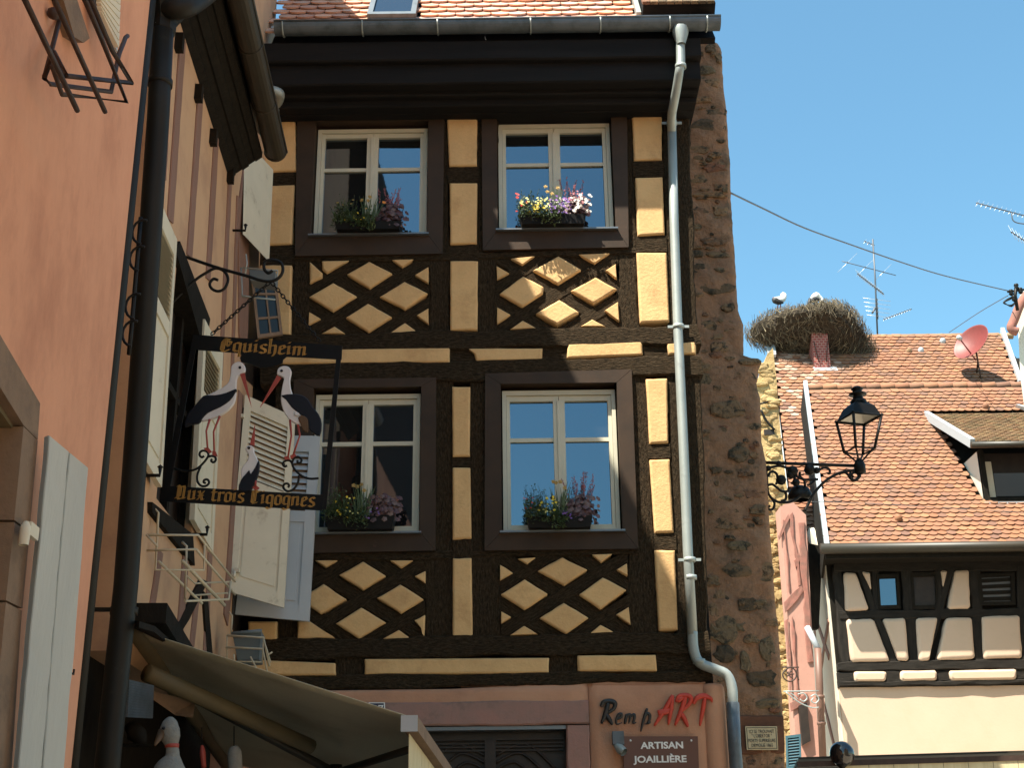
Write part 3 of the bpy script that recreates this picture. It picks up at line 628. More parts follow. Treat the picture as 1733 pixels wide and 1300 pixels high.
# --- wall height whose eave throws the diagonal shade on the timbered house
def shade_eave():
    q = P(1046, 792, 10.93); d = -SUN        # trace back to the plane of the eave
    n0 = WN; off = .45
    p0 = W0 + WN * off
    t = (p0 - q).dot(WN) / SUN.dot(WN); return (q + SUN * t).z
EZ = shade_eave(); WTOP = EZ - .05
shop = thing('shop_house', 'beige house behind the dark downpipe, with cream shutters and a pent eave along the street', 'house', LW(9, 0))
# vertical span helper on the wall: px edge x at two heights -> Y
def Yat(px, py, off=0.): return L(px, py, off).y
YB0, YB1 = 6.9, 10.985
def wall_boxes(mb, ya, yb, z0, z1, off, th):
    a, b = LW(ya, z0, off), LW(yb, z0, off); mb.box(a, b - a, (0, 0, z1 - z0), WN * -th)
# window opening of the shop house
zlow = 2.75
oy0, oy1 = Yat(296, 480), Yat(347, 600)
oz1, oz0 = L(300, 425).z, L(300, 890).z
cy0 = Yat(413, 520)                                   # far window by the corner
mb = MB()
wall_boxes(mb, YB0, oy0, zlow, WTOP, 0, .4); wall_boxes(mb, oy0, oy1, zlow, oz0, 0, .4); wall_boxes(mb, oy0, oy1, oz1, WTOP, 0, .4); wall_boxes(mb, oy1, YB1, zlow, WTOP, 0, .4)
mb.build('plaster_wall', M['beige'], shop)
mb = MB(); wall_boxes(mb, oy0 - .02, oy1 + .02, oz0 - .05, oz1 + .05, -.10, .05); mb.build('window_pane', M['door'], shop)
mb = MB(); wall_boxes(mb, YB0, YB1, 0, zlow, -.15, .3); mb.build('shop_interior_shade', M['darkwood'], shop)  # dark panel in place of the shaded shop interior
# long building mass behind, with the high eave out of view
mb = MB(); a = LW(-18, 0, -.42); b = LW(YB1, 0, -.42); mb.box(a, b - a, (0, 0, WTOP), WN * -6); mb.build('rear_mass', M['beige'], shop)
mb = MB(); a = LW(6.2, EZ - .12, -.4); b = LW(YB1 - 1.6, EZ - .12, -.4); mb.box(a, b - a, (0, 0, .12), WN * .85); mb.build('upper_eave', M['darkwood'], shop)
# timbers painted over on the wall, vertical
zt_, zb_ = L(320, 60).z, 3.5
def wstrip(pxt, pxb, pyt, pyb, wpx, mat_, name, off=.012, parent=shop, th=.05):
    """strip on the left wall from (pxt,pyt) to (pxb,pyb), width in px"""
    q = [L(pxt, pyt, off), L(pxt + wpx, pyt + wpx * 1.2, off), L(pxb + wpx, pyb + wpx * .9, off), L(pxb, pyb, off)]
    return quad_beam(q, WN * -th, mat_, parent, name, jit=.003, chamf=.006)
for (x0, y0, x1, y1, w_) in [(306, 60, 285, 370, 9), (337, 150, 318, 430, 8), (365, 210, 350, 470, 7), (388, 300, 372, 640, 5), (402, 330, 392, 640, 4), (290, 30, 276, 300, 6),
                             (270, 930, 250, 1060, 7), (312, 930, 300, 1085, 9), (334, 990, 322, 1100, 6), (356, 890, 345, 1125, 6)]:
    wstrip(x0, x1, y0, y1, w_, M['mauve'], 'painted_timber')
for (pts) in [[(352, 985), (340, 980), (300, 1060), (306, 1072), (320, 1050)], [(352, 1120), (362, 1130), (352, 1010), (344, 1000)],
              [(270, 985), (318, 935), (330, 960), (288, 1040)]][:2]:
    m_ = MB(); m_.prism([L(x, y, .016) for x, y in pts], WN * -.05); m_.build('dark_brace', M['darkwood'], shop)
# sill and lintel of the opening
for pts, nm in (([(298, 425), (305, 408), (356, 540), (347, 600)], 'lintel'), ([(258, 850), (258, 868), (330, 958), (327, 905)], 'sill_beam')):
    m_ = MB(); m_.prism([L(x, y, .03) for x, y in pts], WN * -.3); m_.build(nm, M['darkwood'], shop)
m_ = MB()
for k in range(3):
    ya = oy0 + (oy1 - oy0) * (k / 2); a = LW(ya - .03, oz0, -.05); m_.box(a, WD * .06, (0, 0, oz1 - oz0), WN * -.06)
m_.box(LW(oy0, (oz0 + oz1) / 2, -.05), LW(oy1, 0, 0) - LW(oy0, 0, 0), (0, 0, .05), WN * -.05); m_.build('window_frame', M['darkwood'], shop)
# --- pent eave: soffit boards and gutter
def Lz(px, py, off): return L(px, py, off)
s0, s1 = L(300, 30, 0.0), L(388, 299, 0.0)            # wall side edge of the soffit
zs = (s0.z + s1.z) / 2; ya, yb = 6.3, s1.y
op = hit(443, 265, Vector((0, yb, 0)), Vector((0, 1, 0))); o_off = (op - W0).dot(WN)
N_ = 5
for k in range(N_):
    f0, f1 = k / N_, (k + 1) / N_
    za = zs + (op.z - zs) * f0; zb2 = zs + (op.z - zs) * f1
    A_ = LW(ya, za + (.012 if k % 2 else 0), o_off * f0); B_ = LW(yb, za + (.012 if k % 2 else 0), o_off * f0)
    C_ = LW(yb, zb2 + (.012 if k % 2 else 0), o_off * f1); D_ = LW(ya, zb2 + (.012 if k % 2 else 0), o_off * f1)
    m_ = MB(); m_.prism([A_ + (D_ - A_) * .03, B_ + (C_ - B_) * .03, C_, D_], (0, 0, .05)); m_.build('soffit_board', M['darkwood'], shop)
# small broken brackets along the wall
for px, py in ((303, 74), (336, 160), (361, 235), (390, 300)):
    c_ = L(px, py, .03); m_ = MB(); m_.box(c_ - WN * .03 + Vector((0, 0, -.03)), WD * .06, WN * .05, (0, 0, .12)); m_.build('bracket', M['darkwood'], shop)
ge = hit(466, 262, Vector((0, yb + .02, 0)), Vector((0, 1, 0))); g_off = (ge - W0).dot(WN); gz = ge.z; gr = .085
m_ = MB(); ks = 10; prof_ = []
for k in range(ks + 1):
    a = math.pi * k / ks; prof_.append((-math.cos(a) * gr, -math.sin(a) * gr))
vs = []
for Yq in (ya, yb + .02):
    for (o_, z_) in prof_: vs.append(LW(Yq, gz + .03 + z_, g_off + o_))
m_.add(vs, [(k, k + 1, ks + 1 + k + 1, ks + 1 + k) for k in range(ks)] + [tuple(range(ks + 1, 2 * ks + 2))], smooth=False)
m_.tube([LW(ya, gz + .035, g_off + gr), LW(yb + .02, gz + .035, g_off + gr)], .012)
gb = m_.build('gutter', M['gutter_brown'], shop)
for Yq in (yb + .0, yb - .7, yb - 1.45, yb - 2.2):
    m_ = MB(); m_.tube([LW(Yq, gz + .03 + z_ * 1.03, g_off + o_ * 1.03) for o_, z_ in prof_], .006, seg=4); m_.build('gutter_hook', M['gutter_brown'], gb)
m_ = MB(); A_ = LW(ya, gz + .05, g_off); m_.box(A_, LW(yb, 0, 0) - LW(ya, 0, 0), WN * -g_off + Vector((0, 0, g_off * 1.0)), (0, 0, .05)); m_.build('pent_roof', M['gutter_brown'], shop)
# zinc elbow beyond the gutter end
m_ = MB(); m_.tube(smooth_pts([P(455, 205, 10.8), P(468, 178, 10.7), P(474, 160, 10.55), P(466, 154, 10.5), P(455, 152, 10.5)], 4), .045, seg=12); m_.build('zinc_elbow', M['zinc'], shop)
# --- dark downpipe with hopper
m_ = MB(); pts = [(275, 50), (268, 194), (258, 340), (246, 520), (236, 672), (213, 992), (184, 1272), (172, 1400)]
wp = [L(x, y, .16) for x, y in pts]
m_.tube(wp, .0605, seg=18); dpb = m_.build('downpipe', M['pipe'], shop)
c_ = L(277, 40, .16)
m_ = MB(); m_.lathe(c_, [(.06, -.07), (.072, -.05), (.072, .0), (.08, .02), (.125, .10), (.125, .30), (.12, .30)], seg=8, smooth=False); m_.build('hopper', M['pipe'], dpb)
m_ = MB(); m_.lathe(L(276, 48, .16), [(.0625, -.008), (.0645, 0), (.0625, .008)], seg=18); m_.build('joint_ring', M['zinc'], dpb)
m_ = MB(); m_.tube(smooth_pts([L(277, 15, .16), L(322, 8, .3), LW(6.9, gz - .03, g_off)], 5), .06, seg=10); m_.build('inlet_pipe', M['pipe'], dpb)
for x, y in ((271, 140), (210, 1035)):
    c_ = L(x, y, .16); m_ = MB(); m_.lathe(c_, [(.06, -.02), (.068, -.018), (.068, .018), (.06, .02)], seg=18); m_.box(c_ - WN * .16, WN * .1, WD * .015, (0, 0, .02)); m_.build('pipe_clamp', M['pipe'], dpb)
# ------------------------------------------------ orange house (nearest, left edge)
orange = thing('orange_house', 'orange limewashed house at the left edge with sandstone window surround', 'house', LW(5.5, 0))
OO = .13
yo = Yat(187, 645, OO)
w1a, w1z = L(0, 560, OO), L(53, 742, OO)
wy1 = Yat(52, 800, OO); 
m_ = MB()
def obx(ya, yb, z0, z1, off=OO, th=.45): wall_boxes(m_, ya, yb, z0, z1, off, th)
ztop = L(20, 640, OO).z
wy0 = -1
obx(wy1, yo, 0, 7.1); obx(-14, wy1, ztop, 7.1); m_.build('plaster_wall', M['orange'], orange)
m_ = MB(); obx(-14, yo, 7.1, WTOP, OO - .01); m_.build('unseen_dark_upper', M['darkwood'], orange)  # unseen upper storeys, added dark to dim pane reflections and bounce
# corner strip and conduit
m_ = MB(); c0 = [L(x, y, OO + .02) for x, y in ((238, 0), (214, 380), (190, 660), (165, 980), (140, 1300))]
m_.tube([LW(yo + .05, 0, OO - .03), LW(yo + .05, 9, OO - .03)], .05, seg=8); m_.build('corner_strip', M['pipe'], orange)
# stone surround of the lower left window
def wall_poly(pts, off, th, name, mat_, parent):
    q = MB(); q.prism([L(x, y, off) for x, y in pts], WN * -th); return q.build(name, mat_, parent)
wall_poly([(-60, 480), (0, 566), (68, 683), (64, 744), (40, 720), (0, 655), (-60, 560)], OO + .02, .4, 'surround_stone', M['brownstone2'], orange)
wall_poly([(40, 722), (64, 746), (50, 900), (24, 880)], OO + .022, .4, 'surround_stone', M['brownstone2'], orange)
wall_poly([(24, 884), (50, 904), (38, 1030), (10, 1016)], OO + .020, .4, 'surround_stone', M['brownstone2'], orange)
wall_poly([(10, 1020), (37, 1034), (18, 1330), (-20, 1330)], OO + .023, .4, 'surround_stone', M['brownstone2'], orange)
M['olive'] = mat('olive_brown_window_paint', (0.16, 0.12, 0.06), (0.12, 0.095, 0.05), rough=.6, scale=4, bump=.1)
wall_poly([(-60, 590), (0, 672), (36, 728), (30, 738), (-4, 690), (-60, 612)], OO - .02, .1, 'window_frame', M['olive'], orange)
wall_poly([(26, 730), (36, 730), (0, 1330), (-14, 1330)], OO - .022, .1, 'window_frame', M['olive'], orange)
wall_poly([(-60, 560), (40, 690), (20, 1340), (-60, 1340)], OO - .16, .05, 'window_pane', M['door'], orange)
# weathered plank shutter standing open
sh = [L(83, 737, OO + .07), L(150, 793, OO + .20), L(107, 1330, OO + .20), L(28, 1330, OO + .07)]
sn = (sh[1] - sh[0]).cross(sh[3] - sh[0]).normalized()
if sn.dot(CAM - sh[0]) > 0: sn = -sn
a, b, c_, d = sh
for k in range(2):
    f0, f1 = (0, .495) if k == 0 else (.505, 1)
    quad_beam([a.lerp(b, f0), a.lerp(b, f1), d.lerp(c_, f1), d.lerp(c_, f0)], sn * .035, M['bluegrey'], orange, 'shutter_plank', jit=.002, chamf=.004)
m_ = MB(); q = L(42, 905, OO + .06); m_.lathe(q, [(.018, -.04), (.02, 0), (.02, .03), (.008, .05)], seg=10); m_.box(q, WD * .1, WN * .02, (0, 0, .05)); m_.build('hinge', M['cream'], orange)
m_ = MB(); q = L(121, 1140, OO + .16); m_.tube([q, q + WD * .03, q + WD * .03 + UP * .02], .004); m_.build('latch_hook', M['iron'], orange)
# upper window of the orange house
wall_poly([(96, -40), (126, 62), (142, 72), (152, 64), (118, -40)], OO + .05, .06, 'window_sill', M['brownstone2'], orange)
so_ = [L(148, -60, OO + .04), L(205, -30, OO + .12), L(199, 88, OO + .12), L(158, -2, OO + .04)]
m_ = MB(); m_.prism(so_, WN * -.03); shu = m_.build('upper_shutter', M['bluewhite'], orange)
for k in range(9):
    t = (k + .5) / 9; p = so_[0].lerp(so_[3], t) * .85 + so_[1].lerp(so_[2], t) * .15; q = so_[0].lerp(so_[3], t) * .15 + so_[1].lerp(so_[2], t) * .85
    m_ = MB(); m_.box(p + WN * .004, (q - p), (0, 0, -.035), WN * .02); m_.build('louvre_slat', M['cream'], shu)
# iron flower basket on the orange house
bk = thing('iron_flower_basket', 'empty rusty black iron flower basket high on the orange wall', 'flower basket', L(130, 120, OO))
def tube_px(pts, r, name, mat_, parent, offs=None, fn=None, closed=False, sm=0, seg=7):
    q = []
    for i, (x, y) in enumerate(pts):
        if fn: q.append(fn(x, y))
        else: q.append(L(x, y, offs if not isinstance(offs, (list, tuple)) else offs[i]))
    if sm: q = smooth_pts(q, sm, closed)
    t = MB(); t.tube(q, r, seg=seg, closed=closed); return t.build(name, mat_, parent)
M['rustiron'] = mat('rusty_iron', (0.030, 0.016, 0.011), (0.05, 0.026, 0.018), rough=.6, scale=14, bump=.2)
for pts, offs in [([(38, -10), (131, 187)], .42), ([(88, -10), (178, 189)], .40), ([(150, -10), (190, 85), (223, 140), (112, 128), (92, 88), (75, 130)], [.42, .42, .40, .36, .3, .25]),
                  ([(105, 15), (75, 132), (86, 142), (188, 155), (201, 92), (213, 62), (216, 60)], [OO, .2, .2, .36, .36, .32, .3]), ([(88, 110), (105, 159), (214, 172), (170, 60), (140, -10)], [.3, .3, .46, .46, .46])]:
    tube_px(pts, .010, 'iron_bar', M['rustiron'], bk, offs=offs)
m_ = MB(); q = L(92, 22, OO + .03); m_.lathe(q, [(.001, -.03), (.025, -.015), (.028, .01), (.001, .03)], seg=10); m_.build('wall_fixing', M['rustiron'], bk)
# ------------------------------------------------ shutters of the shop house
def shutter(quad, back, name, mat_, louv=None, panel_=None, slats=10, parent=shop, rail=.12):
    """quad TL TR BR BL world; louv=(t0,t1) vertical extent with slats; panel_=(t0,t1) raised panel"""
    a, b, c_, d = quad; bv = Vector(back)
    def pt(u, t): return a.lerp(b, u).lerp(d.lerp(c_, u), t)
    o = MB()
    def piece(u0, u1, t0, t1, e=0.0): o.prism([pt(u0, t0) - bv * e, pt(u1, t0) - bv * e, pt(u1, t1) - bv * e, pt(u0, t1) - bv * e], bv * (1 + e))
    piece(0, rail, 0, 1); piece(1 - rail, 1, 0, 1)
    hs = [0]; 
    cuts = []
    if louv: cuts.append(louv)
    if panel_: cuts.append(panel_)
    cuts.sort(); t = 0
    for c0, c1 in cuts:
        piece(rail, 1 - rail, t, c0, -.04); t = c1
    piece(rail, 1 - rail, t, 1, -.04)
    sh_ = o.build(name, mat_, parent)
    if louv:
        for k in range(slats):
            t0 = louv[0] + (louv[1] - louv[0]) * (k + .04) / slats; t1 = louv[0] + (louv[1] - louv[0]) * (k + .80) / slats
            m_ = MB(); p0, p1 = pt(rail, t0), pt(1 - rail, t0); q0, q1 = pt(rail, t1), pt(1 - rail, t1)
            m_.prism([p0 + bv * .75, p1 + bv * .75, q1 + bv * .05, q0 + bv * .05], bv * .2 + Vector((0, 0, .004))); m_.build('louvre_slat', mat_, sh_)
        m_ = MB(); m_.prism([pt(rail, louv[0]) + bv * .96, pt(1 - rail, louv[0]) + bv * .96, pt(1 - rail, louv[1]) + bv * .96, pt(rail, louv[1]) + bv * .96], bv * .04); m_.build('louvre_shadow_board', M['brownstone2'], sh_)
        m_ = MB(); m_.prism([pt(rail, louv[0]) + bv * 1.3, pt(1 - rail, louv[0]) + bv * 1.3, pt(1 - rail, louv[1]) + bv * 1.3, pt(rail, louv[1]) + bv * 1.3], bv * .1)
    if panel_:
        m_ = MB(); m_.prism([pt(rail, panel_[0]) + bv * .35, pt(1 - rail, panel_[0]) + bv * .35, pt(1 - rail, panel_[1]) + bv * .35, pt(rail, panel_[1]) + bv * .35], bv * .3); pnl = m_.build('shutter_panel', mat_, sh_)
        g = rail + .06; dt = .02
        m_ = MB(); m_.prism([pt(g, panel_[0] + dt) + bv * .15, pt(1 - g, panel_[0] + dt) + bv * .15, pt(1 - g, panel_[1] - dt) + bv * .15, pt(g, panel_[1] - dt) + bv * .15], bv * .19); m_.build('raised_field', mat_, sh_)
    return sh_
# left shutter against the wall
lsh = [L(273, 342, .05), L(300, 406, .07), L(274, 825, .07), L(243, 772, .05)]
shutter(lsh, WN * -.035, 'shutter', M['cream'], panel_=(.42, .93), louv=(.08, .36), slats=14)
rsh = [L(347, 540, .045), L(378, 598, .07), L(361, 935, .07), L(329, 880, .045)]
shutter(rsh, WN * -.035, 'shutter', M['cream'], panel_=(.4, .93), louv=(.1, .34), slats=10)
# near one of the pair standing out from the corner window
yS = L(398, 830).y; yS2 = yS + .32
s1q = [P(415, 668, yS), P(499, 706, yS + .12), P(480, 1029, yS + .12), P(386, 1001, yS)]
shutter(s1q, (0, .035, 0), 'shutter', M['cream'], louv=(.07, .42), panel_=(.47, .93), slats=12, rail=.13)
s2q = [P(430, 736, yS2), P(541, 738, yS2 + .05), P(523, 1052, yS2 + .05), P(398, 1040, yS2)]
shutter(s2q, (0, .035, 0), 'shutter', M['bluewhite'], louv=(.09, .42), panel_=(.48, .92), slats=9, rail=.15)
yU = L(420, 330).y
uq = [P(414, 235, yU - .35), P(459, 284, yU + .25), P(452, 440, yU + .25), P(411, 396, yU - .35)]
shutter(uq, (.012, .035, 0), 'shutter', M['cream'], panel_=(.05, .92), rail=.14)
for x, y in ((405, 706), (397, 968)):
    q = P(x, y, yS - .03); m_ = MB(); m_.box(q, (.035, 0, 0), (0, .05, 0), (0, 0, .03)); m_.tube([q, q + Vector((.0, -.02, -.05))], .012); m_.build('hinge', M['cream'], shop)
for x, y, o_ in ((270, 805, .12), (350, 905, .1), (415, 390, .1)):
    q = L(x, y, o_); m_ = MB(); m_.tube([q - WN * .1, q, q + UP * .04], .011); m_.lathe(q + UP * .05, [(.001, -.015), (.018, 0), (.001, .015)], seg=8); m_.build('shutter_stop', M['iron'], shop)
# dark jamb of the corner windows
for pts in ([(404, 350), (416, 262), (422, 420), (420, 560), (412, 640), (405, 560)], [(405, 660), (412, 670), (392, 1010), (386, 1060), (380, 1040)]):
    wall_poly(pts, .012, .05, 'window_jamb', M['mauve'], shop)
wall_poly([(418, 268), (440, 250), (436, 660), (414, 640)], .006, .04, 'dark_window', M['door'], shop)
wall_poly([(412, 690), (428, 700), (410, 1100), (392, 1060)], .006, .04, 'dark_window', M['door'], shop)
# open casement swung out of the corner window
yC = L(424, 520).y - .1
cq = [P(424, 458, yC), P(466, 462, yC + .12), P(478, 566, yC + .12), P(436, 572, yC)]
def frame_quad(q, bt, back, name, mat_, parent, bars=()):
    a, b, c_, d = q; pt = lambda u, t: a.lerp(b, u).lerp(d.lerp(c_, u), t); o = MB(); bv = Vector(back)
    for (u0, u1, t0, t1) in [(0, bt, 0, 1), (1 - bt, 1, 0, 1), (bt, 1 - bt, 0, bt * .5), (bt, 1 - bt, 1 - bt * .5, 1)] + list(bars):
        o.prism([pt(u0, t0), pt(u1, t0), pt(u1, t1), pt(u0, t1)], bv)
    f = o.build(name, mat_, parent)
    g = MB(); g.prism([pt(bt, .03) + bv * .4, pt(1 - bt, .03) + bv * .4, pt(1 - bt, .97) + bv * .4, pt(bt, .97) + bv * .4], bv * .2); g.build('pane', M['glass_dim'], f)
    return f
frame_quad(cq, .10, (0, .03, 0), 'open_casement', M['brownstone2'], shop, bars=[(.5, .56, .05, .97), (.1, .9, .33, .36), (.1, .9, .70, .73)])
# shop awning
awn = thing('shop_awning', 'olive grey fabric awning folded out over the shop on the left, seen from below', 'awning', LW(8, 0))
M['canvas'] = mat('olive_canvas', (0.54, 0.49, 0.35), (0.49, 0.44, 0.31), rough=.9, scale=1.4, bump=.25, bscale=60, fine=.1, dirt=(.34, .29, .18), dscale=1.2)
M['canvas_light'] = mat('cream_valance_canvas', (0.62, 0.53, 0.33), (0.52, 0.43, 0.26), rough=.85, scale=4, bump=.2, bscale=50, stretch=(4, 4, .5), dirt=(.30, .22, .12), dscale=5, dlo=.6, dhi=.8)
N1 = L(226, 1064, .02); N2 = P(690, 1212, N1.y + .02); wdp = 3.4
F1 = LW(10.7, 2.5, .02); F2 = P(800, 1370, 10.7)
FD = (F2 - N2).normalized()
m_ = MB(); vs = []; nu, nv = 24, 20
for j in range(nv + 1):
    for i in range(nu + 1):
        u, v = i / nu, j / nv; p = N1.lerp(N2, u).lerp(F1.lerp(F2, u), v)
        p = p + Vector((0, 0, (-.02 * math.sin(math.pi * u) + .010 * math.sin(u * 16 + v * 3) + .012 * math.sin(v * 14 + u * 5)) * min(1, v * 3))); vs.append(p)
m_.add(vs, [(j * (nu + 1) + i, j * (nu + 1) + i + 1, (j + 1) * (nu + 1) + i + 1, (j + 1) * (nu + 1) + i) for j in range(nv) for i in range(nu)], smooth=True)
fab = m_.build('canvas', M['canvas'], awn)
md = fab.modifiers.new('thickness', 'SOLIDIFY'); md.thickness = .004
m_ = MB(); m_.tube([N1, F1], .055, seg=14); m_.build('roller', M['olive'], awn)
m_ = MB(); m_.box(N2 + Vector((-.035, -.02, -.085)), (.09, 0, 0), (0, 0, .085), WD * .03); m_.build('end_cap', M['bluewhite'], awn)
m_ = MB(); m_.box(N2 + Vector((-.02, .012, -.08)), (.075, 0, 0), (0, 0, .075), FD * wdp); m_.build('front_bar', M['brownstone2'], awn)
for k in range(7):      # hanging valance in scallops
    a = N2 + FD * (.05 + k * wdp / 7) + Vector((.0, 0, -.085)); m_ = MB(); q = []
    for i in range(9): q.append(a + FD * (wdp / 7 * .985 * i / 8) + Vector((-.012 * math.sin(i * .8), 0, -.27 - .05 * math.sin(math.pi * i / 8))))
    m_.prism([a, a + FD * (wdp / 7 * .985)] + q[::-1], (.004, 0, 0)); m_.build('valance', M['canvas_light'], awn)
def between(u, v, dz=0.): return N1.lerp(N2, u).lerp(F1.lerp(F2, u), v) + Vector((0, 0, dz))
for v0, v1 in ((.10, .14), (.86, .82)):
    m_ = MB(); e = between(.62, (v0 + v1) / 2 + (.25 if v0 < .5 else -.25), -.25)
    m_.tube([between(.06, v0, -.16), e], .028, seg=8); ar = m_.build('folding_arm', M['gutter_brown'], awn)
    m_ = MB(); m_.tube([e, between(.97, v1, -.10)], .024, seg=8); m_.build('fore_arm', M['gutter_brown'], ar)
    m_ = MB(); m_.tube([e + UP * .05, e - UP * .05], .04, seg=10); m_.build('elbow_joint', M['iron'], ar)
m_ = MB(); m_.tube([between(.05, .02, -.20), between(.55, .30, -.17), between(.56, .30, -.17)], [.05, .045, .02], seg=12); m_.build('cross_tube', M['olive'], awn)
m_ = MB(); q0 = L(222, 1050, .0); m_.prism([L(215, 1048, .02), L(236, 1052, .28), L(262, 1060, .28), L(303, 1096, .06), L(300, 1094, .0)], (0, 0, -.03)); m_.build('canopy_board', M['darkwood'], awn)
m_ = MB(); m_.prism([between(0, -.01, .02), between(0, .75, .02), between(-.0, .75, .13), between(0, -.01, .13)], WN * .18); m_.build('roller_cover', M['darkwood'], awn)
# ================================================ GROUND and an added house beside the street (out of view, put in to bounce warm sunlight)
M['paving'] = mat('pale_paving', (0.36, 0.30, 0.23), (0.31, 0.26, 0.20), rough=.9, scale=1.5, bump=.3, bscale=12)
m_ = MB(); m_.add([(-150, -150, 0), (150, -150, 0), (150, 250, 0), (-150, 250, 0)], [(0, 1, 2, 3)]); g = m_.build('ground', M['paving'], None, kind='structure')
oh = thing('added_facing_house', 'plain sunlit plaster house added outside the picture to bounce warm light', 'house', (9, -4, 0))
M['facing'] = mat('warm_plaster', (0.50, 0.39, 0.27), (0.46, 0.36, 0.25), rough=.9, scale=2, bump=.2)
m_ = MB(); m_.bx(5.2, 12, -18, 5.0, 0, 8.0); m_.build('wall', M['facing'], oh)
m_ = MB(); m_.prism([(4.9, -18.3, 7.9), (8.6, -18.3, 11.4), (12.3, -18.3, 7.9)], (0, 23.6, 0)); m_.build('roof', M['tile'], oh)
for k in range(5):
    y = -15 + k * 4.2; m_ = MB(); m_.bx(5.14, 5.26, y, y + 1.1, 3.4, 5.0); w_ = m_.build('window', M['frame'], oh)
    m_ = MB(); m_.bx(5.12, 5.2, y + .08, y + 1.02, 3.48, 4.92); m_.build('pane', M['glass'], w_)
# ================================================ HOUSES ACROSS THE SQUARE (right)
RY = 26.0
M['cream_pl'] = mat('pale_cream_plaster', (0.56, 0.415, 0.305), (0.53, 0.39, 0.285), rough=.95, scale=.8, bump=.25, bscale=20, dirt=(.48, .36, .25), dscale=.7, dlo=.5, dhi=.8)
M['white_pl'] = mat('whitewashed_plaster', (0.66, 0.60, 0.49), (0.62, 0.56, 0.46), rough=.95, scale=1, bump=.3, bscale=14, dirt=(.6, .5, .35), dscale=1.2, dlo=.6, dhi=.9)
M['timber2'] = mat('dark_grey_beam', (0.026, 0.022, 0.018), (0.014, 0.012, 0.010), spec=.15, rough=.9, scale=4, bump=.5, bscale=14, coords='UV', stretch=(1, 5, 1), dirt=(.1, .085, .07), dscale=6, dlo=.6, dhi=.85)
OT = [(0.26, 0.112, 0.058), (0.215, 0.095, 0.055), (0.30, 0.140, 0.070), (0.155, 0.080, 0.055), (0.265, 0.125, 0.064), (0.23, 0.098, 0.050)]
M['tile_or'] = mat('orange_clay_tile', OT[0], rough=.85, rnd_cols=OT, bump=.2, bscale=30, stretch=(1, 1, .5), dirt=(.17, .10, .065), dscale=1.6, dlo=.5, dhi=.72, fine=.12)
M['tile_old'] = mat('mossy_old_tile', OT[0], rough=.95, rnd_cols=[(0.26, 0.16, 0.085), (0.20, 0.125, 0.075), (0.34, 0.22, 0.12), (0.16, 0.12, 0.065), (0.30, 0.16, 0.08)], bump=.3, bscale=30, dirt=(.36, .30, .15), dscale=5, dlo=.55, dhi=.7)
M['tile_pale'] = mat('bleached_clay_tile', OT[0], rough=.8, rnd_cols=[(0.36, 0.22, 0.15), (0.30, 0.155, 0.095), (0.42, 0.29, 0.22), (0.28, 0.13, 0.07)], bump=.2, bscale=30)
M['whitemetal'] = mat('light_verge_metal', (0.42, 0.45, 0.47), rough=.5, metal=.2)
hA = thing('square_house', 'cream half timbered house across the square with orange tiled roof and dormer', 'house', (P(1500, 1290, RY).x, RY, 0))
X_ = lambda px, py, Y=RY: P(px, py, Y).x
Z_ = lambda px, py, Y=RY: P(px, py, Y).z
xl, xr = X_(1425, 1200), X_(1425, 1200) + 9.0
zj = Z_(1500, 1161)                                     # jetty height
zt2 = Z_(1560, 940, RY)
m_ = MB(); m_.bx(xl, xr, RY + .05, RY + 7, 0, zj - .02); m_.build('lower_wall', M['cream_pl'], hA)
m_ = MB(); m_.bx(xl - .0, xr, RY + .10, RY + 7, zj - .02, zt2 + .1); m_.build('upper_wall', M['darkwood'], hA)
# gable side facing the lane
gA = [Vector((xl - .03, RY + .14, 0)), Vector((xl - .03, RY + 4, 0)), Vector((xl - .03, RY + 4, zt2 + .2)), Vector((xl - .03, RY + 1.2, zt2 + .9)), Vector((xl - .03, RY + .14, zt2))]
m_ = MB(); m_.prism(gA, (.1, 0, 0)); m_.build('side_wall', M['white_pl'], hA)
pA = [[(1428, 969), (1448, 970), (1471, 1033), (1431, 1035)], [(1459, 968), (1472, 969), (1475, 1000)], [(1592, 966), (1603, 966), (1596, 996)], [(1616, 966), (1639, 965), (1642, 1030), (1604, 1031)],
      [(1432, 1049), (1478, 1048), (1506, 1120), (1440, 1121)], [(1494, 1048), (1532, 1047), (1538, 1119), (1520, 1119)], [(1550, 1047), (1587, 1046), (1572, 1119), (1555, 1119)],
      [(1601, 1046), (1644, 1046), (1650, 1115), (1586, 1118)], [(1661, 1044), (1725, 1042), (1730, 1114), (1664, 1116)], [(1740, 1042), (1790, 1040), (1792, 1112), (1742, 1114)],
      [(1445, 1137), (1500, 1137), (1500, 1154), (1446, 1155)], [(1523, 1136), (1585, 1135), (1586, 1152), (1524, 1154)], [(1605, 1136), (1720, 1133), (1720, 1151), (1609, 1153)], [(1740, 1132), (1800, 1131), (1800, 1148), (1740, 1150)]]
for q in pA: panel_px(q, hA, yf=RY - .03, yb=RY + .12, mat_=M['cream_pl'], name='plaster_panel', proud=.035, inset=.07, rnd=.05, step=.15, jit=.008)
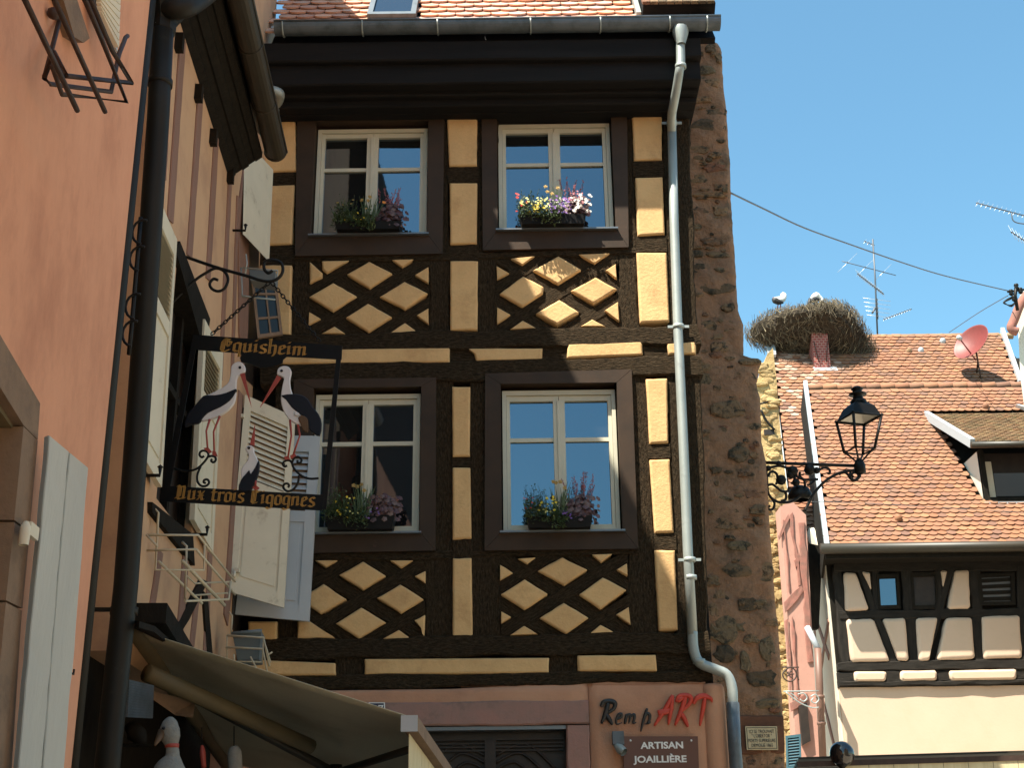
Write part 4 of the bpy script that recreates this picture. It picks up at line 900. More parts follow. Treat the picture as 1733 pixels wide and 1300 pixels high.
bA = [[(1409, 958), (1424, 958), (1440, 1124), (1424, 1124)], [(1448, 962), (1459, 962), (1520, 1122), (1506, 1122)], [(1603, 962), (1616, 962), (1572, 1122), (1555, 1122)], [(1532, 1040), (1550, 1040), (1555, 1122), (1538, 1122)],
      [(1640, 960), (1660, 960), (1665, 1120), (1650, 1120)], [(1720, 958), (1740, 958), (1744, 1118), (1728, 1118)], [(1474, 962), (1486, 962), (1492, 1040), (1479, 1040)], [(1524, 962), (1544, 962), (1548, 1040), (1530, 1040)], [(1584, 962), (1594, 962), (1598, 1036), (1586, 1036)],
      [(1420, 1034), (1780, 1028), (1780, 1044), (1422, 1049)], [(1418, 1121), (1780, 1114), (1780, 1132), (1419, 1137)], [(1420, 1154), (1780, 1149), (1780, 1158), (1421, 1163)], [(1410, 944), (1780, 934), (1780, 966), (1412, 968)],
      [(1418, 1137), (1445, 1137), (1446, 1156), (1420, 1156)], [(1500, 1136), (1523, 1136), (1524, 1155), (1500, 1155)], [(1585, 1134), (1606, 1134), (1609, 1154), (1586, 1154)], [(1720, 1132), (1741, 1132), (1741, 1152), (1720, 1152)]]
for i, q in enumerate(bA): quad_beam([P(x, y, RY - .0 - .012 * (i % 3) - (.02 if i in (9, 10, 11, 12) else 0)) for x, y in q], (0, .2, 0), M['timber2'], hA, 'beam', jit=.012, chamf=.02, step=.2)
# eaves panels between the rafter feet
for x in (1443, 1488, 1532, 1577, 1628, 1674, 1720):
    q = [(x, 938 - (x - 1443) * .028), (x + 33, 937 - (x - 1443) * .028), (x + 33, 951 - (x - 1443) * .028), (x + 1, 952 - (x - 1443) * .028)]
    panel_px(q, hA, yf=RY - .09, yb=RY + .1, mat_=M['salmon'], proud=.02, inset=.04, rnd=.03, step=.2)
def small_window(q, Y, mat_pane, name='window', slats=0, parent=hA):
    p = [P(x, y, Y) for x, y in q]; cc = sum(p, Vector()) / 4; o = [cc + (v - cc) * 1.28 for v in p]
    m_ = MB()
    for k in range(4):
        k2 = (k + 1) % 4; m_.prism([o[k], o[k2], p[k2], p[k]], (0, .1, 0))
    w_ = m_.build(name, M['darkwood'], parent)
    m_ = MB(); m_.prism([v + Vector((0, .05, 0)) for v in p], (0, .03, 0)); m_.build('pane', mat_pane, w_)
    for k in range(slats):
        t = (k + .2) / slats; a, b = p[0].lerp(p[3], t), p[1].lerp(p[2], t); m_ = MB(); m_.box(a + Vector((0, .02, 0)), b - a, (0, 0, -(p[0] - p[3]).length / slats * .6), (0, .02, 0)); m_.build('louvre_slat', M['darkwood'], w_)
small_window([(1488, 979), (1517, 978), (1520, 1024), (1491, 1025)], RY - .02, M['glass'])
small_window([(1546, 976), (1583, 975), (1585, 1024), (1549, 1025)], RY - .02, M['door'])
small_window([(1661, 978), (1711, 975), (1712, 1018), (1665, 1019)], RY - .02, M['sill'], slats=4)
# roof A
eY = RY - .62; ez = Z_(1560, 924, eY); bt = R(50); v2 = Vector((0, math.cos(bt), math.sin(bt))); n2 = Vector((0, -math.sin(bt), math.cos(bt)))
ex0 = X_(1400, 930, eY)
eo = Vector((ex0, eY, ez))
def roof_hit(px, py, o=eo): return hit(px, py, o, n2)
rlen = (roof_hit(1560, 657) - eo).dot(v2)
dv_ = roof_hit(1363, 648) - roof_hit(1400, 925)
m_ = MB(); m_.prism([eo + Vector((.02, 0, 0)) - n2 * .04, eo + Vector((9, 0, 0)) - n2 * .04, eo + Vector((9, 0, 0)) + v2 * rlen - n2 * .04, eo + dv_ * (rlen / dv_.dot(v2)) + Vector((.02, 0, 0)) - n2 * .04], -n2 * .06); m_.build('roof_deck', M['darkwood'], hA)
dr0 = roof_hit(1600, 703)
db = roof_hit(1668, 850); dY = db.y; dxl = db.x
def in_dormer(a, b):
    X = ex0 + a; Zv = b
    bb = (db - eo).dot(v2); bt_ = (dr0 - eo).dot(v2)
    return X > dxl - .05 and bb < b < bt_ + .1
def dorm_left(b):
    bb = (db - eo).dot(v2); bt_ = (dr0 - eo).dot(v2)
    return dxl + (dr0.x - dxl) * 0
MA_rows = int(rlen / .150)
vA0, vA1 = roof_hit(1400, 925), roof_hit(1363, 648)
lxA = lambda b: vA0.x + (vA1.x - vA0.x) * (b - (vA0 - eo).dot(v2)) / (vA1 - vA0).dot(v2)
tiled_roof(hA, eo, (1, 0, 0), v2, MA_rows, 44, lambda a, b: ex0 + a > lxA(b) + .05 and not in_dormer(a, b), M['tile_or'], n_single=290, wt=.182, ex=.150, jitz=.012, sc_t=1.08)
# ridge tiles of roof A
rz = roof_hit(1365, 655); 
for k in range(15):
    m_ = MB(); a = Vector((rz.x + .03 + k * .345, rz.y + .05, rz.z - .02)); m_.tube([a, a + Vector((.33, 0, .006)), a + Vector((.345, 0, .006))], [.085, .10, .09], seg=10); m_.build('ridge_tile', M['tile_or'], hA)
# verge and gutter
m_ = MB(); m_.box(vA0 + Vector((-.05, 0, 0)) - n2 * .03, (.085, 0, 0), vA1 - vA0, n2 * .10); m_.build('verge_flashing', M['whitemetal'], hA)
m_ = MB(); m_.tube([(ex0 - .15, eY - .10, ez - .06), (ex0 + 9, eY - .10, ez - .06)], .105, seg=12); m_.build('gutter', M['gutter_brown'], hA)
m_ = MB(); m_.box((ex0 - .05, eY - .02, ez - .24), (9, 0, 0), (0, .06, 0), (0, 0, .18)); m_.build('fascia_board', M['darkwood'], hA)
m_ = MB(); m_.box((ex0, eY, ez - .20), (9, 0, 0), (0, .75, 0), (0, 0, .03)); m_.build('soffit_board', M['darkwood'], hA)
# dormer
dor = MB(); zt3 = P(1660, 762, dY).z; Xr = dxl + 2.2
tri = [db, Vector((dxl, dY, zt3)), hit(1612, 712, Vector((dxl, 0, 0)), Vector((1, 0, 0)))]
bk_ = db + v2 * ((zt3 - db.z) / math.sin(bt)); 
dor.prism([db - n2 * .05, Vector((dxl, dY, zt3)), Vector((dxl, bk_.y, zt3))], (.08, 0, 0)); dm = dor.build('dormer', M['white_pl'], hA)
m_ = MB(); m_.bx(dxl + .08, Xr, dY + .25, dY + .3, db.z, zt3); m_.build('dark_opening', M['door'], dm)
m_ = MB(); m_.bx(dxl + .32, Xr, dY + .20, dY + .25, db.z + .1, zt3 - .45); m_.build('pane', M['glass'], dm)
m_ = MB(); m_.bx(dxl, dxl + .10, dY - .02, dY + .1, db.z, zt3); m_.bx(dxl + .10, Xr, dY - .02, dY + .1, db.z, db.z + .08); m_.build('dormer_post', M['darkwood'], dm)
m_ = MB(); m_.bx(dxl + .1, dxl + .3, dY + .18, dY + .22, db.z + .08, zt3 - .2); m_.build('side_frame', M['cream'], dm)
m_ = MB(); m_.bx(dxl - .05, Xr, dY - .08, dY + .0, db.z - .14, db.z - .02); m_.build('lead_apron', M['whitemetal'], dm)
sY = dY - .38; se = P(1650, 750, sY); top = roof_hit(1600, 702)
sv = (Vector((se.x, top.y, top.z)) - se); slen = sv.length; sv.normalize(); sn_ = Vector((1, 0, 0)).cross(sv)
m_ = MB(); m_.box(se - sn_ * .1, (2.6, 0, 0), sv * slen, sn_ * .07); m_.build('dormer_roof_deck', M['darkwood'], dm)
cnt = tiled_roof(dm, se, (1, 0, 0), sv, int(slen / .10), 15, lambda a, b: True, M['tile_old'], n_single=0, wt=.17, ex=.10, jitz=.01)
m_ = MB(); m_.box(se + Vector((-.10, 0, 0)) - sn_ * .10, (.10, 0, 0), sv * slen, sn_ * .19); m_.build('dormer_verge', M['whitemetal'], dm)
m_ = MB(); m_.tube([se + Vector((-.1, -.06, -.06)), se + Vector((2.6, -.06, -.06))], .07, seg=10); m_.build('dormer_gutter', M['gutter_brown'], dm)
m_ = MB(); r1 = P(1687, 655 + 37, dY + 1.0); m_.box(roof_hit(1718, 692) + n2 * .02, (.08, 0, 0), v2 * -.0 + Vector((.5, -.35, -.35)) * .9, n2 * .1); m_.build('second_verge', M['whitemetal'], dm)
for px, py in ((1667, 692), (1520, 882), (1700, 800)):
    q = roof_hit(px, py) + n2 * .05; m_ = MB(); m_.lathe(q, [(.001, .10), (.05, .085), (.075, .04), (.08, 0)], seg=10, axis=n2); m_.build('vent_tile', M['tile_or'], hA)
# side timbers painted dark brown on the white side wall
for y0, z0, y1, z1 in ((.3, 3.2, 1.6, 5.4), (.5, 5.7, 1.3, 6.6), (.25, 6.4, 1.3, 5.6), (1.5, 5.2, 1.6, 7.6)):
    a = Vector((xl - .05, RY + y0, z0)); b = Vector((xl - .05, RY + y1, z1)); q = (b - a).cross(Vector((1, 0, 0))).normalized() * .07
    quad_beam([a - q, b - q, b + q, a + q], (.05, 0, 0), M['mauve'], hA, 'side_timber', jit=.01, step=.2)
m_ = MB(); dpx = [P(1366, 1062, 25.6), P(1384, 1098, 25.4), P(1387, 1160, 25.4), P(1393, 1290, 25.4)]
m_.tube(dpx[:2] , .06, seg=10); m_.build('zinc_bend', M['whitemetal'], hA)
M['brownpipe'] = mat('copper_brown_pipe', (0.16, 0.085, 0.06), rough=.5)
m_ = MB(); m_.tube(dpx[1:], .07, seg=10); m_.build('downpipe', M['brownpipe'], hA)
for y in (1180, 1225):
    q = P(1388 + (y - 1180) * .05, y, 25.4); m_ = MB(); m_.lathe(q, [(.07, -.03), (.085, -.02), (.085, .02), (.07, .03)], seg=10); m_.build('pipe_clamp', M['brownpipe'], hA)
# ------------------------------------------------ house B behind, taller, with the stork nest
BY = 27.0
hB = thing('nest_house', 'taller orange tiled house behind, carrying the stork nest and the red dish', 'house', (P(1330, 1290, BY).x, BY, 0))
eB = Vector((0, RY + .9, ez)); 
def hB_hit(px, py): return hit(px, py, eB, n2)
pl = hB_hit(1340, 905); pr2 = hB_hit(1305, 590); 
ridge = hB_hit(1560, 568); bl = (ridge - eB).dot(v2)
lx = lambda b: pl.x + (pr2.x - pl.x) * ((b - (pl - eB).dot(v2)) / max(1e-6, (pr2 - pl).dot(v2)))
eoB = Vector((min(pl.x, pr2.x), eB.y, eB.z)); bp = (pl - eB).dot(v2) - 1.0
vr = hB_hit(1692, 565); vrb = hB_hit(1722, 650)
rxb = lambda b: vr.x + (vrb.x - vr.x) * ((b - (vr - eB).dot(v2)) / (vrb - vr).dot(v2))
q = [pl + (pl - pr2).normalized() * 1.0, pr2.lerp(pl, -.03), Vector((vr.x, ridge.y, ridge.z)), Vector((vrb.x + .6, pl.y, pl.z))]
m_ = MB(); m_.prism([v - n2 * .05 for v in q], -n2 * .08); m_.build('roof_deck', M['darkwood'], hB)
def inB(a, b):
    X = eoB.x + a
    if X < lx(b) + .04 or X > rxb(b) + .02 or b < bp: return False
    vis = b > rlen * .82 or X < lxA(b) + .9        # hidden behind roof A otherwise
    return vis and b < bl - .02
bpx = roof_hit(1365, 655)
def pale(a, b):
    X = eoB.x + a; g = (b / bl - .45) * 1.6 - max(0, X - lx(b) - 1.2) * .9
    h_ = math.sin(round(a / .2) * 12.9898 + round(b / .165) * 78.233) * 43758.5453
    return (h_ - math.floor(h_)) < g
tiled_roof(hB, eoB, (1, 0, 0), v2, int(bl / .165) + 1, 42, lambda a, b: inB(a, b) and not pale(a, b), M['tile_or'], n_single=0, wt=.205, ex=.165, jitz=.014, sc_t=1.25)
tiled_roof(hB, eoB, (1, 0, 0), v2, int(bl / .165) + 1, 42, lambda a, b: inB(a, b) and pale(a, b), M['tile_pale'], n_single=0, wt=.205, ex=.165, jitz=.014, sc_t=1.25, name='bleached_tile')
for a, b in ((pl + (pl - pr2).normalized() * 1.4, hB_hit(1304, 592)),):
    m_ = MB(); d_ = (b - a); m_.box(a + n2 * .02, d_, (-.11, 0, 0), n2 * .14); m_.build('verge_flashing', M['whitemetal'], hB)
m_ = MB(); m_.box(hB_hit(1692, 562) + n2 * .02, hB_hit(1723, 652) - hB_hit(1692, 562), (.10, 0, 0), n2 * .12); m_.build('verge_flashing', M['whitemetal'], hB)
m_ = MB(); a, b = hB_hit(1304, 592), hB_hit(1311, 575); m_.box(hB_hit(1306, 612) + n2 * .12, hB_hit(1301, 566) - hB_hit(1306, 612), (.10, 0, 0), n2 * .1); m_.build('verge_cap', M['whitemetal'], hB)
k = 0; x = hB_hit(1312, 570).x
while x < vr.x:
    m_ = MB(); a = Vector((x, ridge.y + .04, ridge.z - .03)); m_.tube([a, a + Vector((.36, 0, .006)), a + Vector((.375, 0, .006))], [.08, .10, .09], seg=8); m_.build('ridge_tile', M['tile_old'], hB); x += .385
# rear slope and body
m_ = MB(); m_.prism([Vector((pr2.x, eB.y + .3, 0)), Vector((pr2.x, eB.y + .3, ez + .2)), Vector((pr2.x, ridge.y, ridge.z - .15)), Vector((pr2.x, ridge.y + 7, ez)), Vector((pr2.x, ridge.y + 7, 0))], (8, 0, 0)) if False else None
for px, py, mt in ((1538, 597, 'tile_old'), (1558, 596, 'whitemetal'), (1595, 580, 'whitemetal')):
    q = hB_hit(px, py) + n2 * .02; m_ = MB(); m_.lathe(q, [(.001, .12), (.05, .105), (.08, .04), (.09, 0)], seg=12, axis=n2); m_.build('roof_vent', M[mt], hB)
# pink plaster front of house B and its weathered timbers
M['pink'] = mat('pink_plaster', (0.44, 0.235, 0.18), (0.39, 0.21, 0.16), rough=.9, scale=3, bump=.3, bscale=14, dirt=(.5, .26, .2), dscale=3)
M['pinktimber'] = mat('peeling_red_timber', (0.30, 0.12, 0.09), (0.20, 0.10, 0.075), rough=.9, scale=6, bump=.6, bscale=10)
PY = 25.9
m_ = MB(); q = [(1320, 858), (1340, 848), (1364, 872), (1376, 1100), (1390, 1330), (1350, 1330), (1339, 1100), (1328, 960)]
m_.prism([P(x, y, PY) for x, y in q], (0, .5, 0)); m_.build('pink_wall', M['pink'], hB)
for q in ([(1337, 872), (1341, 868), (1356, 990), (1352, 992)], [(1326, 880), (1328, 880), (1338, 1000), (1336, 1002)], [(1318, 905), (1334, 870), (1336, 876), (1320, 915)], [(1345, 950), (1352, 935), (1355, 945), (1347, 960)],
          [(1328, 1020), (1356, 990), (1360, 1004), (1330, 1036)], [(1340, 1045), (1343, 1043), (1352, 1180), (1349, 1182)], [(1330, 1050), (1333, 1048), (1342, 1180), (1339, 1182)], [(1338, 1190), (1366, 1172), (1368, 1184), (1340, 1204)],
          [(1352, 885), (1362, 885), (1376, 1120), (1366, 1122)]):
    quad_beam([P(x, y, PY - .04) for x, y in q], (0, .08, 0), M['pinktimber'], hB, 'timber', jit=.015, step=.15, chamf=.01)
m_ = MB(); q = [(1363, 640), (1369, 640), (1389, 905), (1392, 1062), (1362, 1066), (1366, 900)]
m_.prism([P(x, y, RY + .3) for x, y in [(1370, 920), (1392, 925), (1386, 1064), (1361, 1066)]], (0, .2, 0)); m_.build('shaded_gap_strip', M['darkwood'], hB)  # dark strip in place of the shaded gap between the two houses
# verge return of roof A, dark in colour for the shaded gap beside it
m_ = MB(); a = roof_hit(1400, 925); b = roof_hit(1363, 648); m_.box(vA0 + Vector((-.04, 0, 0)) - n2 * .035, vA1 - vA0, (.05, 0, 0), n2 * -.75); m_.build('shaded_verge_side', M['darkwood'], hA)
m_ = MB(); m_.prism([P(1352, 1195, PY - .1), P(1366, 1190, PY - .1), P(1372, 1255, PY - .1), P(1358, 1262, PY - .1)], (0, .1, 0)); m_.build('dark_opening', M['door'], hB)
# blue louvred shutter
M['bluepaint'] = mat('petrol_blue_paint', (0.045, 0.115, 0.145), (0.035, 0.095, 0.12), rough=.6, scale=5, bump=.1)
shutter([P(1330, 1246, PY - .3), P(1355, 1243, PY - .3), P(1358, 1340, PY - .3), P(1333, 1342, PY - .3)], (0, .05, 0), 'blue_shutter', M['bluepaint'], louv=(.05, .55), panel_=(.6, .95), slats=10, parent=hB)
# ------------------------------------------------ ruined yellow wall
M['yellowstone'] = mat('sunlit_yellow_sandstone', (0.44, 0.31, 0.14), (0.36, 0.235, 0.105), rough=.95, scale=1.6, bump=1.0, bscale=5, dirt=(.28, .18, .09), dscale=3, dlo=.55, dhi=.75, bdist=.06)
yw = thing('yellow_stone_wall', 'rough yellow sandstone wall lit by the sun between rampart and pink house', 'wall', (P(1310, 1290, 24).x, 24, 0))
QY = 26.6
m_ = MB(); q = [(1284, 640), (1290, 622), (1300, 600), (1308, 588), (1312, 640), (1318, 700), (1326, 760), (1334, 850), (1318, 870), (1328, 950), (1332, 1040), (1342, 1150), (1347, 1250), (1350, 1340), (1270, 1340), (1270, 640)]
vs = [P(x, y, QY) + Vector((random.uniform(-.03, .03), 0, random.uniform(-.03, .03))) for x, y in q]; m_.prism(vs, (0, .5, 0)); m_.build('wall_core', M['yellowstone'], yw)
for k in range(90):
    y = 620 + k * 7.6; x = random.uniform(1288, 1308 + (y - 620) * .06); c_ = P(x, y, QY); rubble(c_.x, c_.z, random.uniform(.22, .42), random.uniform(.12, .22), QY, yw, M['yellowstone'], proud=random.uniform(.02, .08))
tube_px([(1286, 684), (1300, 680)], .02, 'iron_bar', M['iron'], yw, fn=lambda x, y: P(x, y, QY - .1)); tube_px([(1288, 694), (1297, 712), (1311, 728)], .025, 'iron_bar', M['iron'], yw, fn=lambda x, y: P(x, y, QY - .12), sm=4)
m_ = MB(); q = P(1302, 733, QY - .02); m_.bx(q.x - .12, q.x + .1, QY - .08, QY, q.z - .06, q.z + .06); m_.build('putlog_hole', M['door'], yw)
# ------------------------------------------------ far right white house edge and slate roof
hC = thing('white_gable_house', 'white plaster gable edge with brown verge at the far right edge', 'house', (P(1733, 1200, 22).x, 22, 0))
m_ = MB(); m_.prism([P(x, y, 22) for x, y in ((1726, 500), (1800, 410), (2050, 400), (2050, 1480), (1808, 1480), (1780, 1100), (1756, 880), (1735, 700), (1727, 640), (1723, 560), (1720, 545))], (1.2, 1.5, 0)); m_.build('gable_wall', M['white_pl'], hC)
m_ = MB(); m_.tube(smooth_pts([P(x, y, 21.8) for x, y in ((1745, 490), (1727, 515), (1717, 540), (1711, 556), (1722, 562))], 4), .08, seg=8); m_.build('verge_tile', M['pinktimber'], hC)
hD = thing('slate_house', 'small patch of dark pantile roof right of the orange roof', 'house', (P(1710, 1200, 33).x, 33.5, 0))
M['slate'] = mat('dark_pantile', (0.07, 0.075, 0.08), rough=.6, rnd_cols=[(0.05, 0.055, 0.06), (0.09, 0.09, 0.09), (0.06, 0.065, 0.075)], bump=.2)
o_ = Vector((P(1690, 655, 33).x, 33, P(1700, 665, 33).z)); v3 = Vector((0, .75, .66)).normalized()
m_ = MB(); m_.box(o_ - Vector((0, 0, .1)), (3, 0, 0), v3 * 3, (0, 0, -.1)); m_.build('roof_deck', M['darkwood'], hD)
tiled_roof(hD, o_, (1, 0, 0), v3, 8, 8, lambda a, b: True, M['slate'], n_single=64, wt=.26, ex=.24, sc_t=1.6)
# ------------------------------------------------ chimney with the nest
ch_b = hB_hit(1391, 622); ch_t = Vector((ch_b.x, ch_b.y - .1, P(1388, 548, ch_b.y).z))
M['brick'] = mat('red_chimney_brick', (0.30, 0.075, 0.06), rough=.9)
nb = M['brick'].node_tree; bb = nb.nodes.new('ShaderNodeTexBrick'); tcb = nb.nodes.new('ShaderNodeTexCoord'); cmb = nb.nodes.new('ShaderNodeCombineXYZ'); spb = nb.nodes.new('ShaderNodeSeparateXYZ')
nb.links.new(tcb.outputs['Object'], spb.inputs[0]); adx = nb.nodes.new('ShaderNodeMath'); adx.operation = 'ADD'; nb.links.new(spb.outputs[0], adx.inputs[0]); nb.links.new(spb.outputs[1], adx.inputs[1])
nb.links.new(adx.outputs[0], cmb.inputs[0]); nb.links.new(spb.outputs[2], cmb.inputs[1]); nb.links.new(cmb.outputs[0], bb.inputs['Vector'])
bb.inputs['Color1'].default_value = (0.32, 0.07, 0.055, 1); bb.inputs['Color2'].default_value = (0.22, 0.05, 0.045, 1); bb.inputs['Mortar'].default_value = (0.34, 0.22, 0.18, 1)
bb.inputs['Scale'].default_value = 1; bb.inputs['Brick Width'].default_value = .11; bb.inputs['Row Height'].default_value = .07; bb.inputs['Mortar Size'].default_value = .008
nb.links.new(bb.outputs[0], nb.nodes['Principled BSDF'].inputs['Base Color'])
m_ = MB(); m_.bx(ch_b.x - .21, ch_b.x + .21, ch_b.y - .10, ch_b.y + .45, ch_b.z - .1, ch_t.z); chim = m_.build('chimney', M['brick'], hB)
m_ = MB(); m_.box(hB_hit(1378, 630) + n2 * .03, (.62, 0, 0), v2 * .2, n2 * .02); m_.build('chimney_apron', M['whitemetal'], chim)
for a in (-1, 1):
    m_ = MB(); m_.tube([(ch_b.x + a * .1, ch_b.y - .14, ch_b.z + .1), (ch_b.x + a * .18, ch_b.y - .14, ch_b.z + .7)], .012, seg=5); m_.build('iron_strap', M['rustiron'], chim)
# nest
NYc = ch_b.y + .55; nc = P(1368, 557, NYc)
nest = thing('stork_nest', 'huge stork nest of sticks resting on the red brick chimney', 'nest', (nc.x, NYc, nc.z))
M['nestcore'] = mat('dark_nest_core', (0.045, 0.034, 0.022), (0.025, 0.019, 0.013), rough=1, scale=12, bump=1, bscale=12)
M['twig'] = mat('bleached_twigs', (0.22, 0.17, 0.11), rnd_cols=[(0.20, 0.155, 0.095), (0.06, 0.045, 0.03), (0.12, 0.095, 0.06), (0.04, 0.03, 0.022), (0.25, 0.20, 0.125)], rough=.95)
s_px = (P(1378, 552, NYc) - nc).length / 10
def nest_r(th): # outline in px round the centre: irregular, long to the left, hump up right
    pts_ = [(0, 80), (15, 70), (30, 58), (45, 42), (60, 30), (90, 23), (110, 20), (140, 27), (153, 42), (166, 68), (180, 90), (190, 90), (200, 73), (215, 58), (240, 50), (270, 46), (300, 62), (315, 78), (330, 104), (345, 96), (360, 80)]
    th %= 360
    for (a, ra), (b, rb) in zip(pts_, pts_[1:]):
        if a <= th <= b: return (ra + (rb - ra) * (th - a) / (b - a)) * s_px
def npt(th, ph, k=1.0):
    """th: angle in the picture plane, ph: -90..90 depth angle"""
    r_ = nest_r(math.degrees(th)); cz = math.cos(ph)
    zr = math.sin(th) * r_ * cz * k; under = max(0.0, min(1.0, -zr / (45 * s_px)))
    return nc + Vector((math.cos(th) * r_ * cz * k, -math.sin(ph) * (1.25 - 1.0 * under) * k, zr))
m_ = MB(); vs = []; NT, NP = 40, 14
for i in range(NT):
    for j in range(NP + 1):
        vs.append(npt(2 * math.pi * i / NT, math.pi * (j / NP - .5), .9 + random.uniform(-.05, .05)))
m_.add(vs, [(i * (NP + 1) + j, i * (NP + 1) + j + 1, ((i + 1) % NT) * (NP + 1) + j + 1, ((i + 1) % NT) * (NP + 1) + j) for i in range(NT) for j in range(NP)]); m_.build('nest_core', M['nestcore'], nest)
m_ = MB()
for k in range(5200):
    th = random.uniform(0, 2 * math.pi); ph = math.asin(random.uniform(-.6, 1)); p = npt(th, ph, random.uniform(.88, 1.03))
    out = (p - nc).normalized(); t = out.cross(Vector((random.uniform(-1, 1), random.uniform(-1, 1), random.uniform(-.5, .5)))).normalized()
    d_ = (t + out * random.uniform(-.25, .45) + Vector((0, 0, random.uniform(-.4, .15)))).normalized(); ln = random.uniform(.12, .42); w_ = random.uniform(.004, .011)
    s1 = d_.orthogonal().normalized() * w_; s2 = d_.cross(s1).normalized() * w_
    a, b = p - d_ * ln / 2, p + d_ * ln / 2
    m_.add([a + s1, a - s1 * .5 + s2, a - s1 * .5 - s2, b + s1 * .3, b - s1 * .15 + s2 * .3, b - s1 * .15 - s2 * .3], [(0, 1, 4, 3), (1, 2, 5, 4), (2, 0, 3, 5)], tint=random.random() * .99 + .005)
m_.build('twigs', M['twig'], nest, kind='stuff')
# ------------------------------------------------ storks on the nest
M['white_f'] = mat('white_feathers', (0.78, 0.76, 0.72), (0.70, 0.68, 0.63), rough=.8, scale=20, bump=.3, bscale=40)
M['black_f'] = mat('black_feathers', (0.02, 0.02, 0.022), (0.035, 0.034, 0.036), rough=.6, scale=15, bump=.3, bscale=40)
M['stork_red'] = mat('stork_red', (0.42, 0.07, 0.035), (0.36, 0.06, 0.03), rough=.5, scale=10)
def stork(label, foot_px, pts_body, r_body, pts_neck, r_neck, wing, bill, legs):
    Yk = NYc - .25; f = lambda x, y, dy=0: P(x, y, Yk + dy)
    t = thing('stork', label, 'stork', f(*foot_px), 'storks on the nest')
    sc_ = (f(1378, 500) - f(1368, 500)).length / 10
    m_ = MB(); m_.tube(smooth_pts([f(*p) for p in pts_body + pts_neck], 4), [0] * 0 or None or [max(.5, v) * sc_ for v in interp(r_body + r_neck, 4)], seg=14); m_.build('body', M['white_f'], t)
    for dy in (-.10, .10):
        m_ = MB(); pw = [f(x, y, dy) for x, y in wing]; m_.tube(smooth_pts(pw, 4), [v * sc_ for v in interp([1.5, 5.5, 5, 3.0, .6][:len(wing)], 4)], seg=10); m_.build('wing', M['black_f'], t)
    m_ = MB(); m_.tube([f(*bill[0], -.05), f(*bill[1], -.08)], [1.3 * sc_, .3 * sc_], seg=7); m_.build('bill', M['stork_red'], t)
    for i, lg in enumerate(legs):
        m_ = MB(); m_.tube([f(x, y, (-.05, .05)[i]) for x, y in lg], .014, seg=6); m_.build('leg', M['stork_red'], t)
def interp(vals, n):
    out = []
    for i in range(len(vals) - 1):
        for k in range(n): out.append(vals[i] + (vals[i + 1] - vals[i]) * k / n)
    return out + [vals[-1]]
stork('stork seen from behind with raised white tail at the left end of the nest', (1318, 527), [(1309, 511), (1313, 508), (1319, 508), (1325, 506)], [2, 5.5, 6.5, 5], [(1328, 500), (1325, 497), (1321, 500)], [3.2, 2.4, 1.2],
      [(1307, 505), (1311, 508), (1317, 511), (1323, 512), (1326, 513)], ((1309, 504), (1307, 508)), [[(1317, 514), (1316, 521), (1315, 528)], [(1321, 514), (1321, 521), (1322, 528)]])
stork('stork bending its head to preen in the middle of the nest', (1381, 519), [(1374, 507), (1377, 504), (1382, 501), (1386, 503)], [3, 5.5, 6.5, 4.2], [(1390, 506), (1391, 510), (1387, 510)], [3, 2.8, 2.4],
      [(1372, 505), (1375, 508), (1380, 507), (1384, 507), (1386, 508)], ((1386, 509), (1380, 509)), [[(1380, 508), (1381, 514), (1380, 520)], [(1384, 508), (1383, 514), (1384, 520)]])
m_ = MB(); m_.tube([P(1372, 506, NYc - .25), P(1369, 514, NYc - .25), P(1367, 520, NYc - .25)], [.06, .05, .02], seg=8); o = m_.build('tail', M['black_f'], [x for x in C.objects if x.name.startswith('stork.')][0] if any(x.name.startswith('stork.') for x in C.objects) else None)
# ------------------------------------------------ satellite dish
dc = hB_hit(1653, 633); DY = dc.y - .55; cD = P(1646, 581, DY)
dish = thing('satellite_dish', 'dull red satellite dish standing on the orange roof', 'satellite dish', dc)
M['dishred'] = mat('dull_red_dish_paint', (0.19, 0.038, 0.03), (0.16, 0.034, 0.028), rough=.5, scale=3, dirt=(.55, .4, .35), dscale=14, dlo=.72, dhi=.78)
axd = Vector((-.75, -.52, .40)).normalized(); m_ = MB(); a_ = axd.cross(UP).normalized()
pf = [(r_, .16 * (r_ / .52) ** 2) for r_ in (0, .1, .2, .3, .4, .48, .52)]; m_.lathe(cD - axd * .08, pf + [(.53, .16), (.52, .15)] + [(r_, h - .015) for r_, h in pf[::-1]], seg=32, axis=axd, xdir=a_); m_.build('reflector', M['dishred'], dish)
m_ = MB(); m_.tube([cD - axd * .05 - UP * .45, cD + axd * .55 - UP * .22], .018, seg=6); m_.build('feed_arm', M['dishred'], dish)
m_ = MB(); e = cD + axd * .55 - UP * .2; m_.lathe(e, [(.001, -.09), (.06, -.08), (.06, .03), (.03, .06), (.001, .07)], seg=10, axis=-axd); m_.build('receiver', M['whitemetal'], dish)
m_ = MB(); m_.tube([dc, P(1655, 612, dc.y - .3), cD - axd * .1], .022, seg=6); m_.tube([P(1655, 612, dc.y - .3), dc + v2 * -.35 + n2 * .02], .018, seg=6); m_.build('mount', M['rustiron'], dish)
